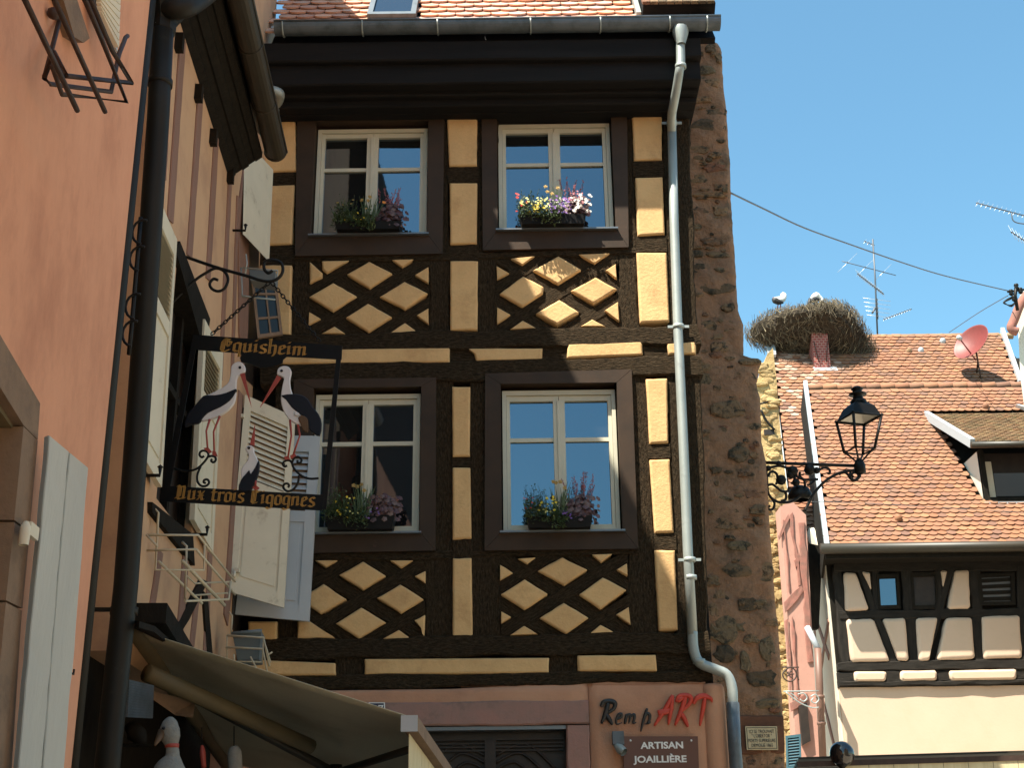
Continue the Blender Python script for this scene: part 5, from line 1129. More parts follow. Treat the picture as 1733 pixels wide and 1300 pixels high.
# ------------------------------------------------ aerials
M['alu'] = mat('aluminium_aerial', (0.55, 0.58, 0.62), rough=.4, metal=.6); M['mastgrey'] = mat('grey_mast', (0.10, 0.11, 0.125), rough=.5, metal=.4)
AY = ridge.y + .3
def yagi(parent, p0, p1, n, half, perp, vert=None, r_=.012):
    m_ = MB(); m_.tube([p0, p1], r_, seg=6); b_ = m_.build('boom', M['mastgrey'], parent)
    for k in range(n):
        c_ = p0.lerp(p1, (k + .3) / n); h = half * (1 - .25 * k / n)
        m_ = MB(); m_.tube([c_ - perp * h, c_ + perp * h], .0055, seg=4); m_.build('element', M['alu'], b_)
        m_ = MB(); m_.bx(c_.x - .018, c_.x + .018, c_.y - .018, c_.y + .018, c_.z - .018, c_.z + .018); m_.build('clip', M['mastgrey'], b_)
ant = thing('tv_aerial', 'mast with several television aerials on the ridge behind the nest', 'aerial', P(1485, 562, AY))
m_ = MB(); m_.tube([P(1485, 566, AY), P(1481, 470, AY), P(1477, 405, AY)], .024, seg=8); m_.build('mast', M['mastgrey'], ant)
A1 = lambda x, y, d=0: P(x, y, AY + d)
yagi(ant, A1(1425, 442, -.3), A1(1516, 466, .3), 3, .5, Vector((.6, .2, .62)).normalized())
yagi(ant, A1(1451, 463, -.2), A1(1496, 498, .1), 14, .16, Vector((.5, .6, -.55)).normalized())
yagi(ant, A1(1495, 541, -.2), A1(1543, 523, .2), 11, .12, Vector((.35, .5, .6)).normalized())
yagi(ant, A1(1484, 505), A1(1486, 540), 5, .42, Vector((.96, .2, -.05)).normalized())
yagi(ant, A1(1462, 408), A1(1480, 415), 3, .18, Vector((.4, .5, .6)).normalized())
m_ = MB(); m_.tube([A1(1482, 520), A1(1476, 530)], .03, seg=6); m_.build('junction_box', M['mastgrey'], ant)
a2 = thing('roof_aerial', 'pair of spiky television aerials reaching in at the right picture edge', 'aerial', P(1745, 420, 30))
A2 = lambda x, y, d=0: P(x, y, 30 + d)
m_ = MB(); m_.tube([A2(1742, 350), A2(1750, 480)], .025, seg=8); m_.build('mast', M['mastgrey'], a2)
yagi(a2, A2(1652, 343, -.3), A2(1745, 368, .2), 12, .17, Vector((.55, .4, .75)).normalized(), r_=.016)
yagi(a2, A2(1711, 392, -.2), A2(1745, 415, .2), 6, .26, Vector((-.12, .3, .9)).normalized(), r_=.018)
m_ = MB(); m_.tube(smooth_pts([A2(1712, 360), A2(1714, 372), A2(1722, 377), A2(1736, 379)], 4), .016, seg=6); m_.build('cable', M['mastgrey'], a2)
# wires and the insulator rack
rk = thing('insulator_rack', 'cluster of black insulators and looping wires by the white gable', 'insulators', P(1716, 500, 21.5))
I_ = lambda x, y: P(x, y, 21.5)
m_ = MB(); m_.tube([I_(1720, 482), I_(1718, 500), I_(1722, 525)], .03, seg=6); m_.tube([I_(1705, 494), I_(1735, 490)], .02, seg=6); m_.build('rack', M['iron'], rk)
for x, y in ((1720, 485), (1711, 495), (1727, 492), (1716, 505)):
    m_ = MB(); m_.lathe(I_(x, y), [(.001, .06), (.035, .05), (.045, .02), (.03, 0), (.045, -.03), (.02, -.06)], seg=10); m_.build('insulator', M['iron'], rk)
for k in range(4):
    m_ = MB(); m_.tube(smooth_pts([I_(1718, 500 + k), I_(1705 - k * 2, 506 + k * 2), I_(1698 + k, 513), I_(1712, 516 + k), I_(1722, 505 + k)], 4), .008, seg=5); m_.build('wire_loop', M['iron'], rk)
def cable(label, pts, r_, Y0, Y1):
    q = [P(x, y, Y0 + (Y1 - Y0) * i / (len(pts) - 1)) for i, (x, y) in enumerate(pts)]
    m_ = MB(); m_.tube(smooth_pts(q, 6), r_, seg=6); o = m_.build('cable', M['mastgrey'], None); tag(o, label, 'cable')
cable('thick black cable sagging from the rampart wall across the sky', [(1236, 326), (1290, 352), (1360, 385), (1440, 414), (1520, 442), (1600, 467), (1710, 493)], .010, 11.9, 21.5)
cable('thin wire slanting down from the insulators to the orange roof', [(1706, 500), (1655, 530), (1606, 563)], .008, 21.5, 30)
cable('thin grey wire hanging across the lane below the lamp bracket', [(1300, 849), (1360, 849), (1500, 854), (1733, 868)], .004, 12, 20)
# ================================================ LETTERING
GL = {  # blackletter drawn with a broad nib; x-height 1
 'i': ([[(0, .86), (.1, .96), (.1, .1), (.22, .2)], [(.06, 1.28), (.14, 1.36)]], .36),
 'm': ([[(0, .86), (.1, .96), (.1, .06)], [(.1, .82), (.36, .98), (.42, .9), (.42, .06)], [(.42, .82), (.68, .98), (.74, .9), (.74, .1), (.86, .2)]], .98),
 'n': ([[(0, .86), (.1, .96), (.1, .06)], [(.1, .82), (.38, .98), (.45, .9), (.45, .1), (.57, .2)]], .70),
 'u': ([[(0, .86), (.1, .96), (.1, .14), (.2, .03), (.42, .16)], [(.36, .86), (.45, .96), (.45, .1), (.57, .2)]], .70),
 'r': ([[(0, .86), (.1, .96), (.1, .04), (.2, .12)], [(.1, .8), (.34, .98), (.42, .84)]], .50),
 'e': ([[(.1, .9), (.08, .16), (.22, .03), (.42, .18)], [(.1, .9), (.3, 1.0), (.42, .78), (.12, .5)]], .56),
 's': ([[(.42, .88), (.28, 1.0), (.08, .84), (.12, .6), (.38, .42), (.42, .16), (.24, .02), (.04, .14)]], .55),
 'o': ([[(.22, 1.0), (.07, .86), (.07, .16), (.24, .02), (.44, .16), (.44, .86), (.22, 1.0)]], .60),
 'q': ([[(.3, 1.0), (.07, .86), (.07, .16), (.22, .04), (.42, .18)], [(.2, .98), (.44, .92), (.44, -.5), (.52, -.42)]], .64),
 'g': ([[(.3, 1.0), (.07, .86), (.07, .22), (.22, .1), (.42, .24)], [(.2, .98), (.44, .92), (.44, -.3), (.24, -.45), (.04, -.3)]], .62),
 'h': ([[(.02, 1.55), (.1, 1.6), (.1, .04), (.2, .12)], [(.1, .82), (.38, .98), (.46, .86), (.46, .1), (.36, -.2)]], .66),
 'x': ([[(.02, .86), (.12, .96), (.4, .06), (.5, .14)], [(.44, .94), (.06, .06)], [(.1, .5), (.42, .5)]], .60),
 't': ([[(.12, 1.25), (.12, .16), (.24, .03), (.38, .14)], [(0, .94), (.34, .94)]], .46),
 'E': ([[(.5, 1.25), (.2, 1.35), (.06, 1.0), (.04, .2), (.2, -.08), (.56, .2)], [(.3, 1.2), (.34, .7), (.5, .55)], [(.08, .62), (.55, .72), (.6, 1.0), (.4, 1.1)], [(.2, 1.2), (.16, .1)]], .78),
 'A': ([[(.0, 1.3), (.12, 1.4), (.12, .2), (.24, .0), (.44, .14)], [(.06, 1.4), (.3, 1.25), (.48, 1.4), (.54, 1.2), (.54, .1), (.68, .2)], [(.28, 1.2), (.28, .3)], [(.0, .1), (.16, .4)]], .84),
 'C': ([[(.6, 1.3), (.36, 1.25), (.2, 1.45), (.06, 1.25), (.06, .2), (.22, .02), (.44, .16)], [(.26, 1.25), (.26, .2)], [(.3, 1.1), (.5, 1.25)]], .72)}
def nib_text(txt, org, ux, uz, h, name, mat_, parent, nib=.2, depth=.004, fit=None):
    """org: baseline start, ux/uz: unit vectors in the board's plane, h: x-height, fit: total width"""
    tot = sum(GL[c][1] if c != ' ' else .45 for c in txt); kx = (fit / (tot * h)) if fit else 1.0
    nrm = Vector(ux).cross(uz).normalized(); x = 0
    for c in txt:
        if c == ' ': x += .45; continue
        strokes, adv = GL[c]; m_ = MB(); n = Vector((math.cos(R(38)), math.sin(R(38)))) * nib / 2
        for si, st in enumerate(strokes):
            for a, b in zip(st, st[1:]):
                a, b = Vector(a), Vector(b); d = (b - a).normalized(); pr_ = Vector((-d.y, d.x)) * .035
                for hv in (n, pr_):
                    q = [a - hv, a + hv, b + hv, b - hv]
                    m_.prism([Vector(org) + Vector(ux) * ((v.x + x) * h * kx) + Vector(uz) * (v.y * h) + nrm * (.0015 + .0004 * si) for v in q], nrm * -depth)
        m_.build('letter', mat_, parent); x += adv
def flat_text(txt, org, ux, uz, size, mat_, parent, name='lettering', extr=.004, bold=0.0, shear=0.0, align='CENTER', width=None, spacing=1.0):
    cu = bpy.data.curves.new('t', 'FONT'); cu.body = txt; cu.size = size; cu.extrude = extr; cu.offset = bold; cu.shear = shear; cu.align_x = align; cu.space_character = spacing; cu.resolution_u = 3
    o = bpy.data.objects.new('t', cu); C.objects.link(o); bpy.context.view_layer.update()
    me = bpy.data.meshes.new_from_object(o.evaluated_get(bpy.context.evaluated_depsgraph_get()))
    bpy.data.objects.remove(o); me.materials.clear(); me.materials.append(mat_); me.name = name
    ux, uz = Vector(ux), Vector(uz)
    if width:
        xs = [v.co.x for v in me.vertices]; k = width / (max(xs) - min(xs))
        for v in me.vertices: v.co.x *= k
    ob = link(name, me, None, parent); nrm = ux.cross(uz)
    ob.matrix_local = Matrix.Translation(Vector(org) - base(parent)) @ Matrix((ux, uz, nrm)).transposed().to_4x4()
    return ob
# ================================================ HANGING INN SIGN
SY = 7.9
S = lambda x, y, d=0.: P(x, y, SY + d)
M['signblack'] = mat('black_painted_sign', (0.0045, 0.004, 0.004), (0.008, 0.007, 0.006), spec=.15, rough=.5, scale=10, bump=.08)
M['gold'] = mat('old_gold_paint', (0.62, 0.33, 0.075), (0.46, 0.23, 0.05), rough=.6, scale=30)
M['st_white'] = mat('stork_white_paint', (0.66, 0.62, 0.60), (0.60, 0.55, 0.54), rough=.5, scale=6, bump=.05)
M['st_black'] = mat('stork_black_paint', (0.006, 0.007, 0.012), spec=.25, rough=.4, bump=.1, bscale=12)
M['st_red'] = mat('stork_red_paint', (0.36, 0.055, 0.035), (0.30, 0.05, 0.035), rough=.5)
bra = thing('sign_bracket', 'black wrought iron sign bracket with curled ends reaching from the dark downpipe', 'sign bracket', L(262, 480, 0))
def it(pts, r_, parent, name='scroll', sm=5, mt=None, d=0., seg=7):
    m_ = MB(); q = [S(x, y, d) for x, y in pts]; q = smooth_pts(q, sm) if sm else q; m_.tube(q, r_, seg=seg); return m_.build(name, mt or M['iron'], parent)
it([(238, 412), (300, 430), (365, 452), (418, 467), (440, 474), (459, 476), (474, 468), (479, 455), (474, 444), (459, 440), (448, 444), (447, 455), (454, 462), (461, 458)], .011, bra, 'top_bar')
it([(240, 556), (262, 540), (300, 503), (328, 476), (348, 462), (365, 454), (379, 459), (386, 472), (381, 487), (370, 493), (359, 489), (355, 480), (361, 472), (369, 474)], .010, bra, 'brace_scroll')
wb = [L(x, y, .17) for x, y in ((238, 368), (233, 430), (227, 500), (222, 560), (218, 600))]
m_ = MB(); m_.tube(wb, .012, seg=6); m_.build('wall_bar', M['iron'], bra)
for x, y in ((241, 392), (237, 437), (230, 518), (225, 564)):
    m_ = MB(); c_ = L(x, y, .19); m_.tube([c_ + Vector((math.cos(a) * .052, 0, math.sin(a) * .068)) for a in [R(70 + k * 22) for k in range(10)]], .007, seg=6); m_.build('scroll_ring', M['iron'], bra)
sg = thing('hanging_sign', 'black hanging inn sign with three painted storks between two boards of gothic lettering', 'sign', S(430, 850))
def plate(pts, name, mt, parent, d=0., th=.012, sm=0):
    q = [S(x, y, d) for x, y in pts]
    if sm: q = smooth_pts(q, sm, True)
    m_ = MB(); m_.prism(q, (0, th, 0)); return m_.build(name, mt, parent)
plate([(326, 566), (579, 585), (578, 608), (485, 603), (479, 608), (478, 614), (462, 620), (440, 622), (424, 616), (408, 612), (406, 606), (409, 600), (404, 597), (327, 591)], 'top_board', M['signblack'], sg)
plate([(273, 822), (550, 838), (545, 864), (270, 848)], 'bottom_board', M['signblack'], sg)
plate([(326, 570), (335, 571), (284, 845), (273, 845)], 'side_bar', M['signblack'], sg, d=.002, th=.010)
plate([(571, 585), (579, 585), (552, 862), (543, 862)], 'side_bar', M['signblack'], sg, d=.002, th=.010)
def along(a, b):
    a, b = S(*a), S(*b); return a, (b - a).normalized(), (b - a).length
o_, ux, wl = along((373, 594), (520, 603)); uz = Vector((-ux.z, 0, ux.x))
nib_text('Equisheim', o_ + Vector((0, -.002, 0)), ux, uz, (S(400, 560) - S(400, 575.5)).length, 'letter', M['gold'], sg, fit=wl)
o_, ux, wl = along((297, 845), (534, 859)); uz = Vector((-ux.z, 0, ux.x))
nib_text('Aux trois Cigognes', o_ + Vector((0, -.002, 0)), ux, uz, (S(400, 560) - S(400, 575)).length, 'letter', M['gold'], sg, fit=wl)
zz_ = lambda pts: [(260 + x / 4.333, 560 + y / 4.333) for x, y in pts]
def relief(pts, name, mt, parent, d, th=.014, sm=3):
    """rounded cut-out"""
    q = smooth_pts([S(x, y, d) for x, y in zz_(pts)], sm, True); c_ = sum(q, Vector()) / len(q); n = len(q)
    ar = 0
    for i in range(n): ar += q[i].x * q[(i + 1) % n].z - q[(i + 1) % n].x * q[i].z
    if ar < 0: q.reverse()
    m_ = MB(); r2 = []
    for i in range(n):
        t = (q[(i + 1) % n] - q[i - 1]).normalized(); r2.append(q[i] + Vector((-t.z, 0, t.x)) * .005 - Vector((0, .005, 0)))
    vs = [v + Vector((0, th, 0)) for v in q] + q + r2
    m_.add(vs, [(i, (i + 1) % n, n + (i + 1) % n, n + i) for i in range(n)] + [(n + i, n + (i + 1) % n, 2 * n + (i + 1) % n, 2 * n + i) for i in range(n)])
    m_.add(r2, [tuple(range(n))]); return m_.build(name, mt, parent)
def sstork(white, black, bills, legs, eye, feet, extra=None):
    b = relief([(c[0], c[1]) for c in white], 'stork_cutout', M['st_white'], sg, 0.0)
    for bl_ in black: relief(bl_, 'wing', M['st_black'], b, -.006, .016, 2)
    for a, t_, w_ in bills:
        a, t_ = Vector(a), Vector(t_); pr_ = Vector((-(t_ - a).y, (t_ - a).x)).normalized() * w_
        q = zz_([a - pr_, a + pr_, t_]); m_ = MB(); m_.prism([S(x, y, -.004) for x, y in q], (0, .012, 0)); m_.build('bill', M['st_red'], b)
    for lg in legs:
        m_ = MB(); q = [S(x, y, -.002) for x, y in zz_(lg)]; m_.tube(q, [.0085] + [.0065] * (len(q) - 1), seg=6); m_.build('leg', M['st_red'], b)
    for f in feet:
        m_ = MB(); m_.prism([S(x, y, -.006) for x, y in zz_(f)], (0, .012, 0)); m_.build('foot', M['st_red'], b)
    ex, ey = zz_([eye])[0]; m_ = MB(); m_.lathe(S(ex, ey, -.010), [(.001, .002), (.009, .001), (.009, -.004)], seg=12, axis=(0, -1, 0)); m_.build('eye', M['st_black'], b)
    return b
sstork([(570, 262), (600, 233), (640, 230), (668, 258), (670, 298), (635, 322), (612, 345), (606, 400), (604, 470), (590, 530), (545, 585), (470, 632), (400, 655), (352, 662), (345, 610), (372, 490), (420, 460), (500, 420), (550, 375), (566, 310)],
       [[(605, 425), (600, 455), (560, 512), (490, 560), (400, 602), (358, 645), (330, 678), (270, 688), (232, 705), (228, 670), (255, 600), (300, 550), (350, 492), (380, 472), (450, 472), (530, 455)]],
       [((650, 313), (718, 562), 17)], [[(412, 650), (386, 735), (396, 868)], [(485, 626), (440, 740), (444, 890)]], (632, 268),
       [[(365, 860), (400, 855), (425, 885), (400, 900)], [(430, 880), (455, 885), (468, 920), (430, 915)]])
b2 = sstork([(905, 305), (915, 275), (950, 258), (990, 265), (1010, 300), (1000, 360), (1005, 420), (1018, 462), (1030, 520), (1060, 590), (1090, 640), (1100, 690), (1060, 690), (1000, 655), (958, 600), (936, 530), (935, 465), (945, 400), (955, 350), (930, 332), (908, 322)],
       [[(935, 474), (1018, 464), (1080, 470), (1130, 500), (1165, 560), (1210, 610), (1232, 680), (1218, 768), (1170, 750), (1140, 720), (1125, 650), (1060, 600), (1010, 560), (970, 505)]],
       [((920, 334), (780, 558), 17)], [[(1000, 655), (1010, 770), (985, 930)], [(1058, 690), (1072, 770), (1022, 915)]], (938, 292),
       [[(955, 925), (990, 915), (1000, 945), (965, 950)], [(1000, 915), (1035, 900), (1050, 925), (1005, 940)]])
M['baby'] = mat('brown_bundle_paint', (0.10, 0.05, 0.02), rough=.6)
relief([(1060, 640), (1085, 620), (1125, 640), (1135, 690), (1130, 745), (1095, 730), (1080, 690)], 'bundle', M['baby'], b2, -.012, .01, 2)
relief([(1030, 600), (1050, 595), (1070, 610), (1060, 625), (1035, 620)], 'bundle_cloth', M['st_white'], b2, -.012, .01, 2)
sstork([(675, 880), (680, 850), (710, 840), (735, 860), (738, 895), (760, 940), (764, 985), (740, 1030), (700, 1065), (650, 1090), (640, 1060), (650, 1000), (690, 950), (695, 905)],
       [[(622, 1170), (640, 1095), (672, 1055), (702, 1022), (712, 1050), (750, 990), (770, 950), (776, 1000), (762, 1070), (722, 1158), (700, 1178)]],
       [((722, 838), (742, 688), 17)], [[(748, 1100), (748, 1150)]], (698, 858), [[(722, 1150), (748, 1130), (775, 1152), (748, 1172)]])
for pts in ([(150, 1012), (230, 1030), (310, 1015), (360, 975), (395, 930), (402, 905), (388, 885), (360, 880), (340, 893), (338, 915), (355, 928), (370, 918)], [(402, 925), (425, 918), (450, 926), (456, 948), (440, 965), (422, 955), (428, 940)],
            [(345, 995), (322, 1050), (322, 1105), (350, 1138), (385, 1138), (407, 1115), (395, 1092), (372, 1095), (368, 1112), (382, 1118)],
            [(1210, 1082), (1140, 1085), (1080, 1060), (1030, 1010), (1012, 965), (990, 950), (960, 958), (948, 978), (960, 996), (980, 990)], [(1015, 968), (1030, 935), (1060, 925), (1084, 945), (1076, 968), (1055, 966), (1056, 950)],
            [(1065, 1062), (1058, 1115), (1028, 1160), (985, 1178), (955, 1158), (955, 1130), (978, 1120), (994, 1135), (986, 1150)]):
    it(zz_(pts), .0075, sg, 'scroll', sm=4)
def chain(a, b, sag, n, name='chain'):
    a, b = S(*a), S(*b); m_ = MB(); pts = [a.lerp(b, k / n) - Vector((0, 0, sag * math.sin(math.pi * k / n))) for k in range(n + 1)]
    for k in range(n):
        c_ = (pts[k] + pts[k + 1]) / 2; d = (pts[k + 1] - pts[k]); ln = d.length * .68; d.normalize(); s_ = Vector((0, 1, 0)) if k % 2 else Vector((0, 1, 0)).cross(d)
        m_.tube([c_ + d * math.cos(t) * ln + s_ * math.sin(t) * .011 for t in [2 * math.pi * q / 8 for q in range(8)]], .0042, seg=5, closed=True)
    m_.build(name, M['iron'], sg, kind='stuff')
chain((456, 478), (358, 566), .0, 19); chain((460, 478), (541, 578), .0, 19)
# ================================================ LETTERS AND SIGNS ON THE GROUND FLOOR
F = lambda x, y, Y=10.885: P(x, y, Y)
M['ltr_black'] = mat('black_letters', (0.012, 0.012, 0.013), rough=.35); M['ltr_red'] = mat('red_letters', (0.50, 0.045, 0.022), (0.44, 0.04, 0.02), rough=.4)
wd = thing('shop_lettering', 'slanted brush letters reading Remp ART, black and red, above the brown shop sign', 'sign', F(1100, 1225))
def brush(strokes, mt, name, r_, w0=.35):
    m_ = MB()
    for st in strokes:
        q = smooth_pts([F(x, y, 10.868) for x, y in st], 5); n = len(q)
        m_.tube(q, [r_ * (w0 + (1 - w0) * math.sin(math.pi * min(1, .12 + i / n)) ** .7) for i in range(n)], seg=8)
    for v in m_.v: v.y = 10.868 + (v.y - 10.868) * .6
    m_.build(name, mt, wd)
zl = lambda pts: [(1000 + x / 5.097, 1150 + y / 5.097) for x, y in pts]
brush([zl([(150, 205), (125, 300), (90, 385)]), zl([(88, 240), (110, 200), (160, 190), (205, 205), (200, 250), (150, 290), (120, 300)]), zl([(125, 300), (155, 340), (185, 395)])], M['ltr_black'], 'letter', .020)
brush([zl([(222, 345), (258, 330), (262, 302), (238, 310), (218, 355), (225, 390), (270, 375)])], M['ltr_black'], 'letter', .013)
brush([zl([(310, 300), (292, 388)]), zl([(305, 330), (335, 305), (338, 330), (326, 385)]), zl([(340, 325), (372, 305), (376, 335), (366, 380), (392, 372)])], M['ltr_black'], 'letter', .013)
brush([zl([(486, 252), (458, 340), (430, 455)]), zl([(460, 335), (482, 298), (505, 305), (508, 340), (488, 380), (462, 388)]), zl([(485, 385), (514, 365)])], M['ltr_black'], 'letter', .013)
brush([zl([(705, 140), (640, 260), (545, 405)]), zl([(705, 140), (690, 260), (668, 395)]), zl([(575, 285), (640, 275), (712, 262)]), zl([(580, 300), (640, 290), (700, 275)])], M['ltr_red'], 'letter', .019)
brush([zl([(820, 150), (780, 270), (725, 400)]), zl([(738, 200), (760, 150), (820, 140), (862, 160), (850, 210), (800, 262), (760, 285)]), zl([(765, 280), (805, 340), (838, 415)]), zl([(745, 195), (800, 152)])], M['ltr_red'], 'letter', .020)
brush([zl([(885, 215), (915, 160), (960, 140), (1010, 150), (1048, 200)]), zl([(900, 180), (960, 150), (1030, 165), (1046, 190)]), zl([(985, 160), (965, 270), (940, 405)])], M['ltr_red'], 'letter', .018)
M['brownsign'] = mat('brown_sign_panel', (0.115, 0.035, 0.018), (0.10, 0.03, 0.016), rough=.35, scale=2)
M['ltr_white'] = mat('white_letters', (0.75, 0.73, 0.70), rough=.5)
bs = thing('artisan_sign', 'brown board reading ARTISAN JOAILLIÈRE under the brush letters', 'sign', F(1120, 1300))
m_ = MB(); m_.prism([F(1054, 1247, 10.86), F(1181, 1247, 10.86), F(1185, 1360, 10.86), F(1058, 1360, 10.86)], (0, .02, 0)); m_.build('board', M['brownsign'], bs)
t_ = F(1121, 1268, 10.858); sz = (F(1121, 1268) - F(1121, 1257)).length
flat_text('ARTISAN', F(1121, 1267.5, 10.857), (1, 0, 0), (0, 0, 1), sz * 1.42, M['ltr_white'], bs, bold=.002, width=F(1157, 1268).x - F(1085, 1268).x)
flat_text('JOAILLIÈRE', F(1118, 1291, 10.857), (1, 0, 0), (0, 0, 1), sz * 1.42, M['ltr_white'], bs, bold=.002, width=F(1163, 1290).x - F(1073, 1290).x)
for x in (1067, 1170):
    m_ = MB(); m_.lathe(F(x, 1254, 10.858), [(.001, .004), (.008, .003), (.009, -.004)], seg=8, axis=(0, -1, 0)); m_.build('screw', M['ltr_white'], bs)
M['enamel'] = mat('cream_enamel', (0.56, 0.46, 0.28), (0.50, 0.41, 0.25), rough=.4, scale=9)
pq_ = thing('history_plaque', 'cream enamel plaque with dark border and four lines of lettering on the rampart', 'plaque', P(1290, 1250, 11.7))
PQ = lambda x, y, d=0.: P(x, y, 11.735 + d)
m_ = MB(); m_.prism([PQ(1261, 1230), PQ(1315, 1230), PQ(1317, 1270), PQ(1264, 1270)], (0, .02, 0)); m_.build('plate', M['enamel'], pq_)
m_ = MB()
for a, b, c_, d in (((1263, 1232), (1313, 1232), (1313, 1233), (1263, 1233)), ((1266, 1267), (1315, 1267), (1315, 1268), (1266, 1268)), ((1263, 1232), (1264, 1232), (1267, 1268), (1266, 1268)), ((1312.5, 1232), (1313.5, 1232), (1315.5, 1268), (1314.5, 1268))):
    m_.prism([PQ(*q, -.002) for q in (a, b, c_, d)], (0, .003, 0))
m_.build('border', M['ltr_black'], pq_, kind='stuff')
ps = (PQ(1290, 1240) - PQ(1290, 1233.5)).length
for txt, y, wx in (('ICI SE TROUVAIT', 1241.5, 42), ('" L\'OBERTOR "', 1249, 34), ('PORTE SUPERIEURE', 1257, 46), ('DEMOLIE 1865', 1265, 36)):
    flat_text(txt, PQ(1289.5 + (y - 1250) * .05, y, -.003), (1, 0, 0), (0, 0, 1), ps * 1.25, M['ltr_black'], pq_, extr=.001, width=(PQ(1290 + wx, y) - PQ(1290, y)).length)
M['blueenamel'] = mat('blue_house_number_enamel', (0.012, 0.022, 0.06), rough=.3)
hn = thing('house_number', 'small blue enamel number plate over the door lintel, half hidden by the awning', 'number plate', F(637, 1200))
m_ = MB(); m_.prism([F(624, 1189.5, 10.86), F(651, 1189.5, 10.86), F(652, 1213, 10.86), F(624, 1213, 10.86)], (0, .02, 0)); m_.build('plate', M['ltr_white'], hn)
m_ = MB(); m_.prism([F(625.5, 1191, 10.857), F(649.5, 1191, 10.857), F(650.5, 1211.5, 10.857), F(625.5, 1211.5, 10.857)], (0, .004, 0)); m_.build('blue_field', M['blueenamel'], hn)
flat_text('17', F(639, 1208, 10.855), (1, 0, 0), (0, 0, 1), (F(638, 1208) - F(638, 1193)).length * 1.35, M['ltr_white'], hn, extr=.001)
fl_ = thing('wall_floodlight', 'small grey floodlight on the wall beside the brown shop sign', 'floodlight', F(1048, 1260))
m_ = MB(); c_ = F(1046, 1250, 10.80); m_.bx(c_.x - .045, c_.x + .045, 10.76, 10.86, c_.z - .05, c_.z + .05); m_.build('housing', M['zincdark'], fl_)
m_ = MB(); m_.tube([F(1041, 1245, 10.8), F(1042, 1262, 10.80), F(1052, 1272, 10.75)], .022, seg=8); m_.build('arm', M['zinc'], fl_)
m_ = MB(); m_.lathe(F(1049, 1268, 10.76), [(.02, -.05), (.04, 0), (.035, .05)], seg=10, axis=(.6, -.5, -.6)); m_.build('lamp_head', M['zinc'], fl_)
# ================================================ STREET LAMP
LY = 11.95
Q = lambda x, y, d=0.: P(x, y, LY + d)
lamp = thing('street_lantern', 'black four sided street lantern on an ornate scrolled iron arm from the rampart', 'street lamp', Q(1300, 800))
def ti(pts, r_, name='scroll', sm=5, d=0., par=None):
    m_ = MB(); q = [Q(x, y, d) for x, y in pts]; q = smooth_pts(q, sm) if sm else q; m_.tube(q, r_, seg=7); return m_.build(name, M['iron'], par or lamp)
ti([(1290, 783), (1340, 785), (1458, 789)], .016, 'arm_bar', 0)
ti([(1362, 866), (1376, 838), (1395, 816), (1418, 802), (1440, 797), (1452, 798), (1455, 806), (1447, 813), (1438, 808), (1440, 800)], .014, 'brace_scroll')
zs_ = lambda pts: [(1280 + x / 8.126, 740 + y / 8.126) for x, y in pts]
for pts in ([(130, 490), (160, 440), (230, 410), (330, 400), (420, 425), (500, 475)], [(150, 400), (140, 480), (150, 620), (160, 750), (200, 830), (290, 890), (420, 900), (520, 870), (620, 800), (700, 740)],
            [(165, 540), (190, 485), (245, 480), (285, 520), (290, 600), (270, 650)], [(160, 665), (220, 650), (290, 700), (350, 745), (430, 745), (445, 700)], [(215, 840), (250, 910), (235, 980), (190, 1000), (160, 970), (190, 945)],
            [(390, 740), (410, 800), (400, 860), (340, 880)], [(500, 480), (560, 540), (640, 580), (720, 590), (850, 580)], [(600, 480), (600, 540), (660, 600), (670, 680)], [(860, 460), (920, 425), (980, 430), (1010, 460), (1005, 500), (975, 495)],
            [(1140, 520), (1160, 495), (1220, 490), (1260, 520), (1310, 585), (1370, 595), (1405, 550), (1390, 500), (1340, 490), (1310, 520), (1340, 555)], [(480, 480), (530, 500), (520, 600), (480, 640)], [(820, 570), (760, 640), (700, 660)]):
    ti(zs_(pts), .0125)
for x, y, r_ in ((340, 590, .052), (165, 430, .03), (500, 470, .055), (470, 520, .04), (730, 450, .055), (545, 625, .04), (310, 365, .03), (830, 460, .035)):
    px, py = zs_([(x, y)])[0]; m_ = MB(); m_.lathe(Q(px, py), [(.001, -r_), (r_ * .7, -r_ * .7), (r_, 0), (r_ * .7, r_ * .7), (.001, r_)], seg=10); m_.build('cast_leaf', M['iron'], lamp)
px, py = zs_([(600, 800)])[0]; c_ = Q(px, py, .1)
m_ = MB(); m_.lathe(c_, [(.001, .10), (.04, .09), (.09, .06), (.115, 0), (.115, -.04), (.08, -.05)], seg=16); m_.build('bowl_lamp', M['iron'], lamp)
# lantern body
lc = Q(1455, 792); z = lambda y: Q(1453, y).z
lcx = lambda y: Q(1455 - (792 - y) * .02, y)
kx = (Q(1463, 720) - Q(1453, 720)).length / 10
def sq(y, hw, rot=18):
    c_ = lcx(y); return [c_ + Vector((math.cos(R(rot + 45 + 90 * k)) * hw * kx * 1.414, math.sin(R(rot + 45 + 90 * k)) * hw * kx * 1.414, 0)) for k in range(4)]
m_ = MB(); m_.lathe(lc, [(.03, -.06), (.055, -.05), (.055, .03), (.035, .07), (.02, .09)], seg=10); m_.build('hub', M['iron'], lamp)
top, shoulder, bot = sq(681, 10), sq(709, 27), sq(763, 18)
mid = sq(682, 10); mid2 = sq(690, 19)
m_ = MB(); m_.add(mid + mid2 + shoulder, [(a + o, (a + 1) % 4 + o, (a + 1) % 4 + 4 + o, a + 4 + o) for o in (0, 4) for a in range(4)] + [(3, 2, 1, 0)]); m_.build('lantern_roof', M['signblack'], lamp)
